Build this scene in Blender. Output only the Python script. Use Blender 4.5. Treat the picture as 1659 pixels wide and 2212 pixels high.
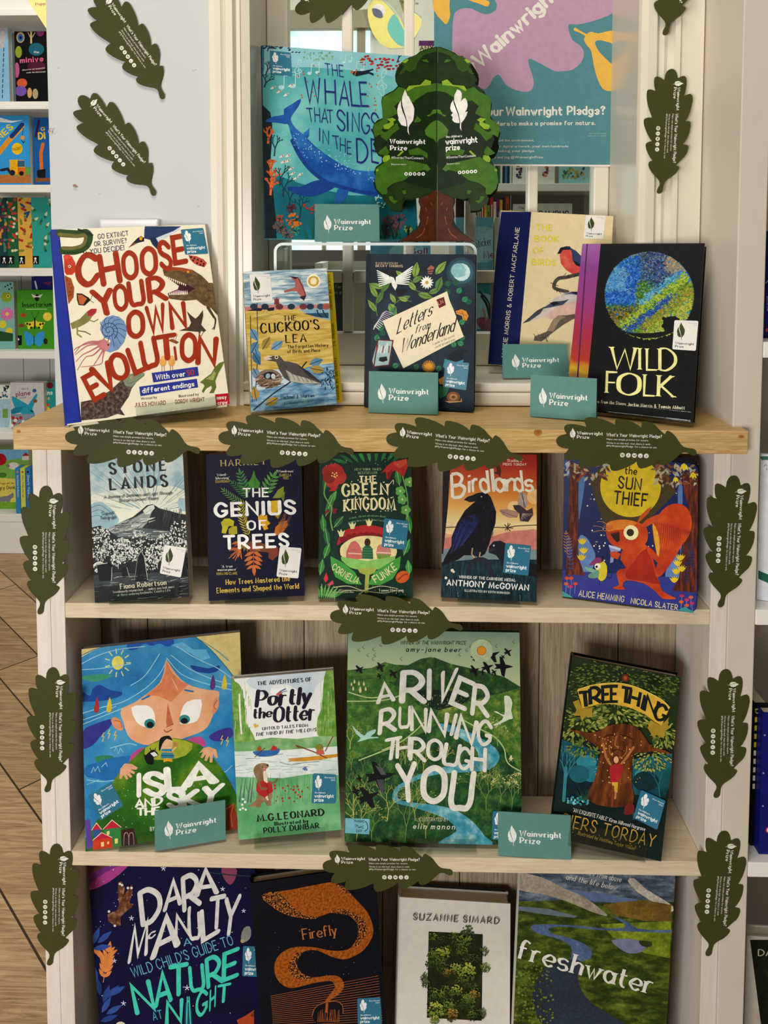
import bpy, bmesh, math, random
import numpy as np
from math import radians, sin, cos, pi, hypot
from mathutils import Vector, Matrix
random.seed(7)
for o in list(bpy.data.objects): bpy.data.objects.remove(o)
scene = bpy.context.scene
COL = scene.collection
# ------------------------------------------------------------------ camera
HC = 1.2735                                   # lens height above the floor
F, PX, PY = 1650., 829.5, 609.24              # focal length and principal point, pixels of a 1659 x 2212 frame
_p, _y, _r = [radians(v) for v in (3.3452, 1.1901, .0126)]
FW = np.array([-sin(_y)*cos(_p), cos(_y)*cos(_p), -sin(_p)])
RT = np.array([cos(_y), sin(_y), 0.]); UP = np.cross(RT, FW)
RT, UP = RT*cos(_r)+UP*sin(_r), -RT*sin(_r)+UP*cos(_r)
CAM = np.array([0., -1., HC])
cd = bpy.data.cameras.new('camera'); cam = bpy.data.objects.new('camera', cd); COL.objects.link(cam)
cam.matrix_world = Matrix(((RT[0], UP[0], -FW[0], CAM[0]), (RT[1], UP[1], -FW[1], CAM[1]), (RT[2], UP[2], -FW[2], CAM[2]), (0, 0, 0, 1)))
cd.sensor_fit = 'VERTICAL'; cd.sensor_height = 36.; cd.lens = 36.*F/2212
cd.shift_x = (829.5-PX)/2212; cd.shift_y = -(1106-PY)/2212
cd.clip_start = .02; cd.clip_end = 50
scene.camera = cam
# ------------------------------------------------------------------ view, world, lights
vs = scene.view_settings
vs.view_transform = 'Standard'; vs.look = 'None'; vs.exposure = 0.0; vs.gamma = 1; vs.use_curve_mapping = False
scene.render.film_transparent = False
W = bpy.data.worlds.new('room_light'); scene.world = W; W.use_nodes = True
bg = W.node_tree.nodes['Background']; bg.inputs[0].default_value = (1.0, .93, .83, 1); bg.inputs[1].default_value = .09
def area(name, loc, aim, size, power, col):
    l = bpy.data.lights.new(name, 'AREA'); l.shape = 'RECTANGLE'; l.size, l.size_y = size; l.energy = power; l.color = col
    o = bpy.data.objects.new(name, l); COL.objects.link(o); o.location = loc
    o.rotation_euler = (Vector(aim)-Vector(loc)).to_track_quat('-Z', 'Y').to_euler()
    return o
area('ceiling_panel_light', (-.25, -.6, 2.7), (-.1, .0, .9), (1.0, .6), 19, (1, .93, .80))
area('shop_window_light', (-1.25, -2.6, .95), (0, .1, .4), (1.0, .9), 60, (1, .985, .97))
area('far_room_light', (.3, 1.5, 2.6), (.2, 1.3, 0), (1.2, .8), 16, (1, .95, .86))
area('alcove_light', (-1.15, .9, 2.72), (-1.35, 1.9, .7), (.8, .5), 16, (1, .95, .87))
# ------------------------------------------------------------------ pixel -> place helpers
def proj(P):
    d = np.asarray(P, float)-CAM; z = d@FW
    return np.stack([PX+F*(d@RT)/z, PY-F*(d@UP)/z], -1)
def ray(px, py): return FW+RT*(px-PX)/F-UP*(py-PY)/F
def onY(px, py, Y): d = ray(px, py); return CAM+d*((Y-CAM[1])/d[1])
def onZ(px, py, Z): d = ray(px, py); return CAM+d*((Z-CAM[2])/d[2])
def rot3(y, l, r):
    cz, sz, cl, sl, cr, sr = cos(y), sin(y), cos(l), sin(l), cos(r), sin(r)
    return np.array([[cz, -sz, 0], [sz, cz, 0], [0, 0, 1]])@np.array([[1, 0, 0], [0, cl, sl], [0, -sl, cl]])@np.array([[cr, 0, sr], [0, 1, 0], [-sr, 0, cr]])
def fit(q, z=None, Y=None, lean0=.2, wr=60., wl=40., yaw0=None):
    """pose of an upright rectangle from the four corners TL TR BR BL; standing on height z, or at depth Y"""
    q = np.array(q, float); b = onZ(*(q[2]+q[3])/2, z) if Y is None else onY(*(q[2]+q[3])/2, Y)
    k = (b[1]+1)/F
    p = np.array([b[0], b[1] if Y is None else b[2], 0, lean0, 0, np.linalg.norm(q[2]-q[3])*k, np.linalg.norm(q[0]-q[3])*k])
    org = lambda p: np.array([p[0], p[1], z]) if Y is None else np.array([p[0], Y, p[1]])
    def res(p):
        M = rot3(*p[2:5]); o = org(p); w, h = p[5:]
        P = np.array([o+M@np.array([sx*w/2, 0, sz*h]) for sx, sz in ((-1, 1), (1, 1), (1, 0), (-1, 0))])
        return np.array(list((proj(P)-q).ravel())+[p[4]*wr, (p[3]-lean0)*wl]+([] if yaw0 is None else [(p[2]-yaw0)*90]))
    for _ in range(40):
        r = res(p); J = np.zeros((len(r), 7))
        for i in range(7):
            d = p.copy(); d[i] += 1e-6; J[:, i] = (res(d)-r)/1e-6
        p = p-np.linalg.solve(J.T@J+1e-6*np.eye(7), J.T@r)
    return org(p), rot3(*p[2:5]), p[5], p[6], p[2:5]
# ------------------------------------------------------------------ objects
def tag(o, label=None, cat=None, group=None, kind=None):
    for k, v in (('label', label), ('category', cat), ('group', group), ('kind', kind)):
        if v: o[k] = v
    return o
def empty(name, label=None, cat=None, loc=(0, 0, 0), M=None, group=None, kind=None):
    o = bpy.data.objects.new(name, None); COL.objects.link(o); o.empty_display_size = .02
    m = Matrix.Identity(4) if M is None else Matrix([list(r) for r in M]).to_4x4()
    m.translation = Vector(loc); o.matrix_world = m
    return tag(o, label, cat, group, kind)
def lin(h):
    h = h.lstrip('#'); c = [int(h[i:i+2], 16)/255 for i in (0, 2, 4)]
    return tuple(v/12.92 if v <= .04045 else ((v+.055)/1.055)**2.4 for v in c)+(1,)
_M = {}
def lp(c):                                    # printing inks: camera tone contrast put into the colour, darks deepened
    return tuple(v**1.17*1.02 for v in lin(c)[:3])+(1,) if isinstance(c, str) else c
def newmat(name, rough=.5, spec=.3):
    m = bpy.data.materials.new(name); m.use_nodes = True
    nt = m.node_tree; b = nt.nodes['Principled BSDF']
    b.inputs['Roughness'].default_value = rough; b.inputs['Specular IOR Level'].default_value = spec
    return m, nt, b
def nd(nt, t, **kw):
    n = nt.nodes.new('ShaderNode'+t)
    for k, v in kw.items():
        if k.startswith('_'): setattr(n, k[1:], v)
        else: n.inputs[k.replace('9', ' ')].default_value = v
    return n
def coords(nt, scale=(1, 1, 1), rot=(0, 0, 0), loc=(0, 0, 0), src='Object'):
    t = nd(nt, 'TexCoord'); mp = nd(nt, 'Mapping'); nt.links.new(t.outputs[src], mp.inputs[0])
    mp.inputs['Scale'].default_value = scale; mp.inputs['Rotation'].default_value = rot; mp.inputs['Location'].default_value = loc
    return mp.outputs[0]
def ramp(nt, fac, stops, ease='LINEAR'):
    r = nd(nt, 'ValToRGB'); e = r.color_ramp; e.interpolation = ease
    while len(e.elements) < len(stops): e.elements.new(.5)
    for el, (p, c) in zip(e.elements, stops): el.position = p; el.color = lin(c) if isinstance(c, str) else c
    nt.links.new(fac, r.inputs[0]); return r.outputs[0]
def mix(nt, a, b, f, mode='MIX'):
    m = nd(nt, 'Mix', _data_type='RGBA', _blend_type=mode)
    for s, v in ((m.inputs[0], f), (m.inputs[6], a), (m.inputs[7], b)):
        if isinstance(v, (int, float)): s.default_value = v
        elif isinstance(v, str): s.default_value = lin(v)
        elif isinstance(v, tuple): s.default_value = v
        else: nt.links.new(v, s)
    return m.outputs[2]
def noise(nt, co, scale, detail=3, rough=.5, dist=0.):
    n = nd(nt, 'TexNoise', Scale=scale, Detail=detail, Roughness=rough, Distortion=dist); nt.links.new(co, n.inputs['Vector']); return n.outputs[0]
def ink(c, var=.10, rough=.5, spec=.12, scale=90):
    """printed or painted colour with a slight mottling"""
    k = ('ink', c, var, rough, spec, scale)
    if k not in _M:
        m, nt, b = newmat('ink_'+c.strip('#'), rough, min(spec, .15))
        col = lp(c)
        if var > 0:
            n = noise(nt, coords(nt), scale, 3, .6)
            lo = tuple(v*(1-var*1.6) for v in col[:3])+(1,); hi = tuple(min(1, v*(1+var*1.6)+.002) for v in col[:3])+(1,)
            nt.links.new(ramp(nt, n, ((.3, lo), (.7, hi))), b.inputs['Base Color'])
        else: b.inputs['Base Color'].default_value = col
        _M[k] = m
    return _M[k]
def plain(name, c, rough=.5, spec=.3, metal=0, bump=0, bscale=60, var=.04, vscale=8):
    k = ('plain', name)
    if k not in _M:
        m, nt, b = newmat(name, rough, spec); col = lin(c); co = coords(nt); b.inputs['Metallic'].default_value = metal
        lo = tuple(v*(1-var) for v in col[:3])+(1,); hi = tuple(min(1, v*(1+var)) for v in col[:3])+(1,)
        nt.links.new(ramp(nt, noise(nt, co, vscale, 4, .55), ((.3, lo), (.7, hi))), b.inputs['Base Color'])
        if bump:
            bp = nd(nt, 'Bump', Strength=bump, Distance=.001); nt.links.new(noise(nt, co, bscale, 3), bp.inputs['Height']); nt.links.new(bp.outputs[0], b.inputs['Normal'])
        _M[k] = m
    return _M[k]
def grad(name, stops, axis=2, length=.25, n=.0, nscale=25, rough=.45, spec=.14, loc=0., stretch=(1, 1, 1)):
    """printed artwork that runs through several colours across a cover"""
    k = ('grad', name); stops = [(p, lp(c)) for p, c in stops]
    if k not in _M:
        m, nt, b = newmat(name, rough, spec); co = coords(nt)
        sp = nd(nt, 'SeparateXYZ'); nt.links.new(co, sp.inputs[0])
        s = sp.outputs[axis]
        d = nd(nt, 'Math', _operation='DIVIDE'); nt.links.new(s, d.inputs[0]); d.inputs[1].default_value = length; s = d.outputs[0]
        if loc:
            a = nd(nt, 'Math', _operation='ADD'); nt.links.new(s, a.inputs[0]); a.inputs[1].default_value = loc; s = a.outputs[0]
        if n:
            q = noise(nt, coords(nt, stretch), nscale, 5, .6)
            a = nd(nt, 'Math', _operation='MULTIPLY_ADD'); nt.links.new(q, a.inputs[0]); a.inputs[1].default_value = n; a.inputs[2].default_value = -n/2
            a2 = nd(nt, 'Math', _operation='ADD'); nt.links.new(s, a2.inputs[0]); nt.links.new(a.outputs[0], a2.inputs[1]); s = a2.outputs[0]
        nt.links.new(ramp(nt, s, stops), b.inputs['Base Color']); _M[k] = m
    return _M[k]
def mottle(name, stops, scale=25, detail=5, rough=.5, spec=.12, stretch=(1, 1, 1), dist=0., rot=(0, 0, 0), fleck=0., fs=600):
    """printed artwork whose colours wander between several tones"""
    k = ('mot', name); stops = [(p, lp(c)) for p, c in stops]
    if k not in _M:
        m, nt, b = newmat(name, rough, spec); co = coords(nt, stretch, rot)
        c = ramp(nt, noise(nt, co, scale, detail, .6, dist), stops)
        if fleck: c = mix(nt, c, ramp(nt, noise(nt, coords(nt), fs, 3, .7), ((.38, (.25, .25, .25, 1)), (.52, (1, 1, 1, 1)), (.66, (1.8, 1.8, 1.6, 1)))), fleck, 'MULTIPLY')
        nt.links.new(c, b.inputs['Base Color']); _M[k] = m
    return _M[k]
def glassy(name, tint='ffffff', ior=1.45):
    """thin clear sheet: sees through, with a fresnel gloss"""
    k = ('gl', name)
    if k not in _M:
        m = bpy.data.materials.new(name); m.use_nodes = True; nt = m.node_tree; nt.nodes.clear()
        o = nd(nt, 'OutputMaterial'); t = nd(nt, 'BsdfTransparent'); t.inputs[0].default_value = lin(tint); g = nd(nt, 'BsdfGlossy'); g.inputs['Roughness'].default_value = .03
        lw = nd(nt, 'LayerWeight'); lw.inputs[0].default_value = .5; pw = nd(nt, 'Math', _operation='POWER'); nt.links.new(lw.outputs['Facing'], pw.inputs[0]); pw.inputs[1].default_value = 4
        f = nd(nt, 'Math', _operation='MULTIPLY_ADD'); nt.links.new(pw.outputs[0], f.inputs[0]); f.inputs[1].default_value = .6; f.inputs[2].default_value = .035; x = nd(nt, 'MixShader')
        for a, b in ((f.outputs[0], x.inputs[0]), (t.outputs[0], x.inputs[1]), (g.outputs[0], x.inputs[2]), (x.outputs[0], o.inputs[0])): nt.links.new(a, b)
        _M[k] = m
    return _M[k]
def wood(name, tones, scale=30, stretch=(1, 8, 8), rough=.5, ring=0, bump=.15, spec=.25):
    k = ('wood', name)
    if k not in _M:
        m, nt, b = newmat(name, rough, spec); co = coords(nt, stretch)
        f = noise(nt, co, scale, 6, .65, 1.2)
        col = ramp(nt, f, [(p, c) for p, c in tones])
        w = noise(nt, coords(nt, tuple(s*.15 for s in stretch)), scale*.6, 2, .5)
        col = mix(nt, col, ramp(nt, w, ((.3, (.78, .74, .68, 1)), (.65, (1, 1, 1, 1)))), .55, 'MULTIPLY')
        nt.links.new(col, b.inputs['Base Color'])
        if bump:
            bp = nd(nt, 'Bump', Strength=bump, Distance=.0006); nt.links.new(f, bp.inputs['Height']); nt.links.new(bp.outputs[0], b.inputs['Normal'])
        _M[k] = m
    return _M[k]
class MB:
    """collects faces for ONE mesh object"""
    def __init__(s): s.v, s.f, s.m, s.mats = [], [], [], []
    def mi(s, m):
        if m not in s.mats: s.mats.append(m)
        return s.mats.index(m)
    def add(s, vs, fs, m):
        n = len(s.v); i = s.mi(m); s.v += [tuple(v) for v in vs]; s.f += [tuple(n+k for k in f) for f in fs]; s.m += [i]*len(fs)
    def box(s, a, b, m, bev=0):
        (x0, y0, z0), (x1, y1, z1) = a, b
        if bev > 0:
            bm = bmesh.new(); bmesh.ops.create_cube(bm, size=1)
            for v in bm.verts: v.co = Vector(((x0+x1)/2+v.co.x*(x1-x0), (y0+y1)/2+v.co.y*(y1-y0), (z0+z1)/2+v.co.z*(z1-z0)))
            bmesh.ops.bevel(bm, geom=bm.edges[:], offset=bev, segments=2, affect='EDGES', profile=.6)
            bm.verts.index_update(); s.add([v.co[:] for v in bm.verts], [[v.index for v in f.verts] for f in bm.faces], m); bm.free(); return s
        s.add([(x0, y0, z0), (x1, y0, z0), (x1, y1, z0), (x0, y1, z0), (x0, y0, z1), (x1, y0, z1), (x1, y1, z1), (x0, y1, z1)],
              [(0, 3, 2, 1), (4, 5, 6, 7), (0, 1, 5, 4), (1, 2, 6, 5), (2, 3, 7, 6), (3, 0, 4, 7)], m); return s
    def prism(s, pts, fn, a, b, m, caps=True):
        """outline pts (2D) pushed from level a to level b through fn(x, y, level)"""
        n = len(pts); vs = [fn(x, y, a) for x, y in pts]+[fn(x, y, b) for x, y in pts]
        fs = [(i, (i+1) % n, n+(i+1) % n, n+i) for i in range(n)]
        if caps: fs += [tuple(range(n-1, -1, -1)), tuple(range(n, 2*n))]
        s.add(vs, fs, m); return s
    def build(s, name, parent=None, smooth=False):
        me = bpy.data.meshes.new(name); me.from_pydata(s.v, [], s.f); me.update()
        for m in s.mats: me.materials.append(m)
        me.polygons.foreach_set('material_index', s.m)
        if smooth: me.polygons.foreach_set('use_smooth', [True]*len(s.f))
        o = bpy.data.objects.new(name, me); COL.objects.link(o)
        if parent is not None: o.parent = parent
        return o
def box(name, a, b, m, parent=None, bev=0): return MB().box(a, b, m, bev).build(name, parent)
# ------------------------------------------------------------------ 2D curves and lettering
def pp(p): return [tuple(float(v) for v in q.split(',')) for q in p.split()] if isinstance(p, str) else p
def cat(p, closed=False, n=5):
    p = [tuple(map(float, q)) for q in p]
    if len(p) < 3: return p
    out = []; N = len(p); R = range(N if closed else N-1)
    for i in R:
        a = p[(i-1) % N] if closed or i > 0 else p[0]; b = p[i]; c = p[(i+1) % N]; d = p[(i+2) % N] if closed or i+2 < N else p[-1]
        for k in range(n):
            t = k/n; t2 = t*t; t3 = t2*t
            out.append(tuple(.5*(2*b[j]+(c[j]-a[j])*t+(2*a[j]-5*b[j]+4*c[j]-d[j])*t2+(3*b[j]-a[j]-3*c[j]+d[j])*t3) for j in (0, 1)))
    if not closed: out.append(p[-1])
    return out
def strip(p, wfn, cap='round', closed=False):
    """faces of a stroked line: list of polygons"""
    P = []
    for q in p:
        if not P or hypot(q[0]-P[-1][0], q[1]-P[-1][1]) > 1e-6: P.append(q)
    if closed and len(P) > 2 and hypot(P[0][0]-P[-1][0], P[0][1]-P[-1][1]) < 1e-6: P.pop()
    n = len(P)
    if n < 2: return []
    L, Rr = [], []
    for i in range(n):
        a = P[i-1] if i > 0 or closed else None; c = P[(i+1) % n] if i < n-1 or closed else None; b = P[i]
        ds = []
        for u, v in ((a, b), (b, c)):
            if u is not None and v is not None:
                l = hypot(v[0]-u[0], v[1]-u[1]); ds.append(((v[0]-u[0])/l, (v[1]-u[1])/l))
        if len(ds) == 2:
            tx, ty = ds[0][0]+ds[1][0], ds[0][1]+ds[1][1]; l = hypot(tx, ty) or 1; tx /= l; ty /= l
            k = 1/max(.5, tx*ds[0][0]+ty*ds[0][1])
        else: (tx, ty), k = ds[0], 1
        w = wfn(i/(n-1), tx, ty)*.5*k
        L.append((b[0]-ty*w, b[1]+tx*w)); Rr.append((b[0]+ty*w, b[1]-tx*w))
    out = []
    for i in range(n if closed else n-1):
        j = (i+1) % n; out.append([L[i], Rr[i], Rr[j], L[j]])
    if cap == 'round' and not closed:
        for c, l, r in ((P[0], Rr[0], L[0]), (P[-1], L[-1], Rr[-1])):
            v = (l[0]-c[0], l[1]-c[1]); sgn = 1
            # half disc from l to r turning clockwise through the outside
            pts = [(c[0]+v[0]*cos(-t)-v[1]*sin(-t), c[1]+v[0]*sin(-t)+v[1]*cos(-t)) for t in np.linspace(0, pi, 6)]
            out.append(pts)
    return out
_G = {}
for _l in '''A 0d3n6d 1g5g|B 0d0n ~0n3n5l3i0i ~0i4i6g4d0d|C ~6l4n2n0k0g2d4d6f|D 0d0n ~0n3n6k6g3d0d|E 5n0n0d5d 0i4i|F 5n0n0d 0i4i|G ~6l4n2n0k0g2d4d6f 6f6h4h|H 0d0n 6d6n 0i6i|I 0d0n
J ~4n4g3d1d0f|K 0d0n 5n0h 1i6d|L 0n0d5d|M 0d1n4e7n8d|N 0d0n6d6n|O ~3n1m0k0g1e3d5e6g6k5m3n|P 0d0n ~0n3n5l5j3h0h|Q ~3n1m0k0g1e3d5e6g6k5m3n 4f7c|R 0d0n ~0n3n5l5j3h0h 2h6d|S ~5l3n1n0l1j4h5f4d2d0f
T 0n6n 3n3d|U ~0n0j0f1d3d5d6f6j6n|V 0n3d6n|W 0n2d5m7d9n|X 0n6d 6n0d|Y 0n3i6n 3i3d|Z 0n6n0d6d|a ~4h2j0i0f2d4f 4j4d|b 0n0d ~0h2j4i4f2d0e|c ~4i2j0h0f2d4e|d 4n4d ~4h2j0i0f2d4e|e ~0g4g4i2j0h0f2d4e
f ~4m2n1l1i1d 0j3j|g ~4h2j0i0f2d4e ~4j4e4c2a0b|h 0n0d ~0h2j4i4g4d|i 0j0d 0l0m|j ~1j1e1b0a 1l1m|k 0n0d 3j0f 1g4d|l 0n0d|m 0j0d ~0h2j3i3g3d ~3h5j6i6g6d|n 0j0d ~0h2j4i4g4d|o ~2j0i0f2d4f4i2j|p 0j0a ~0h2j4i4f2d0e
q 4j4a ~4h2j0i0f2d4e|r 0j0d ~0h1j3j|s ~4i2j0i1g3g4e2d0e|t ~1m1j1f2d3d 0j3j|u ~0j0f1d3d4f 4j4d|v 0j2d4j|w 0j2d3i4d6j|x 0j4d 4j0d|y 0j2d 4j1a|z 0j4j0d4d|0 ~3n1m0k0g1e3d5e6g6k5m3n|1 1l2n2d|2 ~0l2n4l4j0d 0d5d
5 4n0n0i ~0i3j4h4f2d0e|6 ~4m2n0j0f2d4f4h2i0h|. 0d0e|, 1d0b|' 0n0l|? ~0l2n4l2j2h 2d2e|! 0n0g 0d0e|- 0h3h|& ~6d1l2n3m0g1d3d6h'''.replace('\n', '|').split('|'):
    _c, _s = _l[0], _l[2:]
    _G[_c] = [(t[0] == '~', [(int(t[i])*.1, (ord(t[i+1])-100)*.1) for i in range(1 if t[0] == '~' else 0, len(t), 2)]) for t in _s.split()]
def pen_text(s, style='hand', wt=.13, gap=.2, thin=None, slant=0., jit=0., seed=1):
    """stroke lettering: (polygons in cap-height units, total advance)"""
    rnd = random.Random(seed); x = 0.; out = []; thin = wt*.35 if thin is None else thin
    for ch in s:
        if ch == ' ': x += .42; continue
        g = _G.get(ch) or _G.get(ch.upper()) or _G["'"]
        wd = max(p[0] for _, st in g for p in st); dy = rnd.uniform(-jit, jit); sc = 1+rnd.uniform(-jit, jit)
        for sm, st in g:
            cl = sm and st[0] == st[-1]
            pts = [(x+px+slant*py, py*sc+dy) for px, py in (cat(st[:-1], True, 4) if cl else cat(st, False, 4) if sm else st)]
            if style == 'serif':
                wf = lambda t, tx, ty: thin+(wt-thin)*min(1, abs(ty*.97+tx*.22))**1.3
                out.append(strip(pts, wf, 'flat', cl))
                if not sm:
                    for (ax, ay), (bx, by), e in ((pts[0], pts[1], st[0]), (pts[-1], pts[-2], st[-1])):
                        if abs(by-ay) > .25 and (e[1] < .02 or e[1] > .55):
                            r = wt*.95; h = thin*.9; up = 1 if by > ay else -1
                            out.append([[(ax-r, ay), (ax+r, ay), (ax+r*.55, ay+h*up), (ax-r*.55, ay+h*up)]])
            elif style == 'brush':
                a, b = rnd.uniform(.9, 1.12), rnd.uniform(.82, 1.05)
                out.append(strip(pts, lambda t, tx, ty: wt*(a+(b-a)*t)*(.92+.08*abs(ty)), 'flat', cl))
            elif style == 'script':
                out.append(strip(pts, lambda t, tx, ty: thin+(wt-thin)*abs(ty)**1.5, 'round', cl))
            else: out.append(strip(pts, lambda t, tx, ty: wt, 'round', cl))
        x += wd+gap+wt*.6
    return out, x-gap-wt*.6
_B = {}
def _bglyph(ch):
    if ch not in _B:
        c = bpy.data.curves.new('g', 'FONT'); c.body = ch; c.resolution_u = 2; c.fill_mode = 'FRONT' if hasattr(c, 'fill_mode') else 'BOTH'
        o = bpy.data.objects.new('g', c); COL.objects.link(o)
        dg = bpy.context.evaluated_depsgraph_get(); me = bpy.data.meshes.new_from_object(o.evaluated_get(dg))
        _B[ch] = ([(v.co.x, v.co.y) for v in me.vertices], [tuple(p.vertices) for p in me.polygons if p.normal.z > -.5])
        bpy.data.objects.remove(o); bpy.data.curves.remove(c); bpy.data.meshes.remove(me)
    return _B[ch]
def block_text(s, gap=.12):
    capH = max(y for _, y in _bglyph('H')[0]); x = 0.; out = []
    for ch in s:
        if ch == ' ': x += .38; continue
        v, f = _bglyph(ch); x0 = min(p[0] for p in v)/capH; x1 = max(p[0] for p in v)/capH
        out.append([[(x+v[i][0]/capH-x0, v[i][1]/capH) for i in q] for q in f])
        x += x1-x0+gap
    return out, x-gap
# ------------------------------------------------------------------ printable surfaces
def clip(poly, w, h):
    for ax, lim, sg in ((0, 0, 1), (0, w, -1), (1, 0, 1), (1, h, -1)):
        out = []
        for i in range(len(poly)):
            a, b = poly[i-1], poly[i]; da, db = (a[ax]-lim)*sg, (b[ax]-lim)*sg
            if (da < 0) != (db < 0):
                t = da/(da-db); out.append((a[0]+(b[0]-a[0])*t, a[1]+(b[1]-a[1])*t))
            if db >= 0: out.append(b)
        poly = out
        if len(poly) < 3: return []
    return poly
class Sheet:
    """flat surface of a thing that carries print; positions are given in photo pixels (optionally of a zoomed crop) or metres"""
    def __init__(s, root, o=(0, 0, 0), u=(1, 0, 0), v=(0, 0, 1), w=None, h=None, metric=False, dz=1.):
        s.dz = dz; s.root = root; s.o, s.u, s.v = [np.array(a, float) for a in (o, u, v)]; s.n = np.cross(s.u, s.v)
        s.w, s.h = w, h; s.metric = metric; s.k = 0; s.cr = (0, 0, 1.)
        M = np.array(root.matrix_world); R3 = M[:3, :3]; s.wo = M[:3, 3]+R3@s.o; s.wu, s.wv, s.wn = R3@s.u, R3@s.v, R3@s.n
        s.mb = None; s.name = None
    def crop(s, ox, oy, sc): s.cr = (ox, oy, sc); return s
    def loc(s, p):
        if s.metric: return p
        px, py = s.cr[0]+p[0]/s.cr[2], s.cr[1]+p[1]/s.cr[2]
        d = ray(px, py); t = ((s.wo-CAM)@s.wn)/(d@s.wn); q = CAM+d*t-s.wo
        return (q@s.wu, q@s.wv)
    def part(s, name):
        s.done(); s.mb = MB(); s.name = name; return s
    def done(s):
        if s.mb is not None and s.mb.f: s.last = s.mb.build(s.name, s.root)
        s.mb = None; return s
    def face(s, poly, m, local=False, lift=True):
        if lift: s.k += 1
        if not local: poly = [s.loc(p) for p in poly]
        if s.w: poly = clip(poly, s.w, s.h)
        if len(poly) < 3: return
        off = (.00012+s.k*1.7e-6)*s.dz
        a = sum(poly[i-1][0]*poly[i][1]-poly[i][0]*poly[i-1][1] for i in range(len(poly)))
        if a < 0: poly = poly[::-1]
        s.mb.add([s.o+s.u*x+s.v*y+s.n*off for x, y in poly], [tuple(range(len(poly)))], m)
    def M(s, c): return ink(c) if isinstance(c, str) else c
    def full(s, c): s.face([(0, 0), (s.w, 0), (s.w, s.h), (0, s.h)], s.M(c), True); return s
    def poly(s, pts, c, sm=0):
        pts = pp(pts); s.face(cat(pts, True, sm) if sm else pts, s.M(c)); return s
    def line(s, pts, w, c, sm=0, taper=0, cap='round'):
        pts = pp(pts); p = cat(pts, False, sm) if sm else pts; m = s.M(c); s.k += 1
        for q in strip(p, lambda t, tx, ty: w*(1-taper*t), cap): s.face(q, m, lift=False)
        return s
    def dot(s, x, y, r, c, ry=None, rot=0, n=14):
        ry = ry or r; s.k -= .6*(n < 9); s.face([(x+r*cos(t)*cos(rot)-ry*sin(t)*sin(rot), y+r*cos(t)*sin(rot)+ry*sin(t)*cos(rot)) for t in np.arange(n)*2*pi/n], s.M(c)); return s
    def dots(s, pts, r, c):
        for p in pp(pts): s.dot(p[0], p[1], p[2] if len(p) > 2 else r, c, n=8)
        return s
    def leaf(s, x, y, L, wd, ang, c, vein=None):
        """pointed leaf, base at (x, y), growing along ang degrees (0 = right, 90 = up in the photo)"""
        a = radians(ang); dx, dy = cos(a), -sin(a)
        q = [(0, 0), (.25, .42), (.55, .5), (.85, .2), (1, 0), (.85, -.2), (.55, -.5), (.25, -.42)]
        s.face([(x+dx*L*t-dy*wd*e, y+dy*L*t+dx*wd*e) for t, e in q], s.M(c))
        if vein: s.line([(x, y), (x+dx*L*.9, y+dy*L*.9)], max(wd*.08, .4), vein)
        return s
    def spray(s, x, y, L, ang, n, ll, lw, c, stem=None, bend=0, spread=55):
        """stem with paired leaves"""
        p = []; a = radians(ang); X, Y = x, y
        for i in range(n+1): p.append((X, Y)); X += cos(a)*L/n; Y -= sin(a)*L/n; a += radians(bend)/n
        s.line(p, max(lw*.14, .8), stem or c)
        for i in range(1, n+1):
            d = math.degrees(math.atan2(-(p[i][1]-p[i-1][1]), p[i][0]-p[i-1][0])); k = 1-.45*abs(i/n-.45)
            for sg in (-1, 1): s.leaf(p[i][0], p[i][1], ll*k, lw*k, d+sg*spread, c)
        s.leaf(p[-1][0], p[-1][1], ll, lw, math.degrees(a), c); return s
    def bush(s, x, y, H, ang, depth, c, w=1.2, spread=28, seed=0, tip=None, tr=1.5, shrink=.74):
        rnd = random.Random(seed); s.k += 1; m = s.M(c); tips = []
        def go(x, y, L, a, d, w):
            x2, y2 = x+cos(a)*L, y-sin(a)*L
            for q in strip([(x, y), (x2, y2)], lambda t, tx, ty: w, 'flat'): s.face(q, m, lift=False)
            if d == 0: tips.append((x2, y2)); return
            for sg in (-1, 1): go(x2, y2, L*shrink*rnd.uniform(.75, 1.15), a+sg*radians(spread)*rnd.uniform(.4, 1.2), d-1, w*.8)
        go(x, y, H*.3, radians(ang), depth, w)
        if tip:
            for p in tips:
                for _ in range(2): s.dot(p[0]+rnd.uniform(-tr, tr)*2, p[1]+rnd.uniform(-tr, tr)*2, tr, tip, n=5)
        return s
    def text(s, t, a, b, cap, c, font='B', arc=0, up=None, **kw):
        """one line of lettering from baseline point a to baseline point b, cap height in the same units"""
        ps, adv = block_text(t, **kw) if font == 'B' else pen_text(t, {'H': 'hand', 'S': 'serif', 'R': 'brush', 'C': 'script'}[font], **kw)
        m = s.M(c); dx, dy = b[0]-a[0], b[1]-a[1]; L = hypot(dx, dy)
        fl = 1 if s.metric else -1
        ux, uy = (-dy/L*1, dx/L) if s.metric else (dy/L, -dx/L)
        if up is not None: ux, uy = sin(radians(up)), fl*cos(radians(up))
        s.k += 1; thinch = adv < .1; adv = max(adv, .05)
        for st in ps:
            if font != 'B': s.k += .34
            for q in st:
                pts = []
                for x, y in q:
                    f = .5+x*cap/L if thinch else x/adv; e = arc*4*f*(1-f)
                    pts.append((a[0]+dx*f+ux*(cap*y+e), a[1]+dy*f+uy*(cap*y+e)))
                s.face(pts, m, lift=False)
        return s
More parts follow.
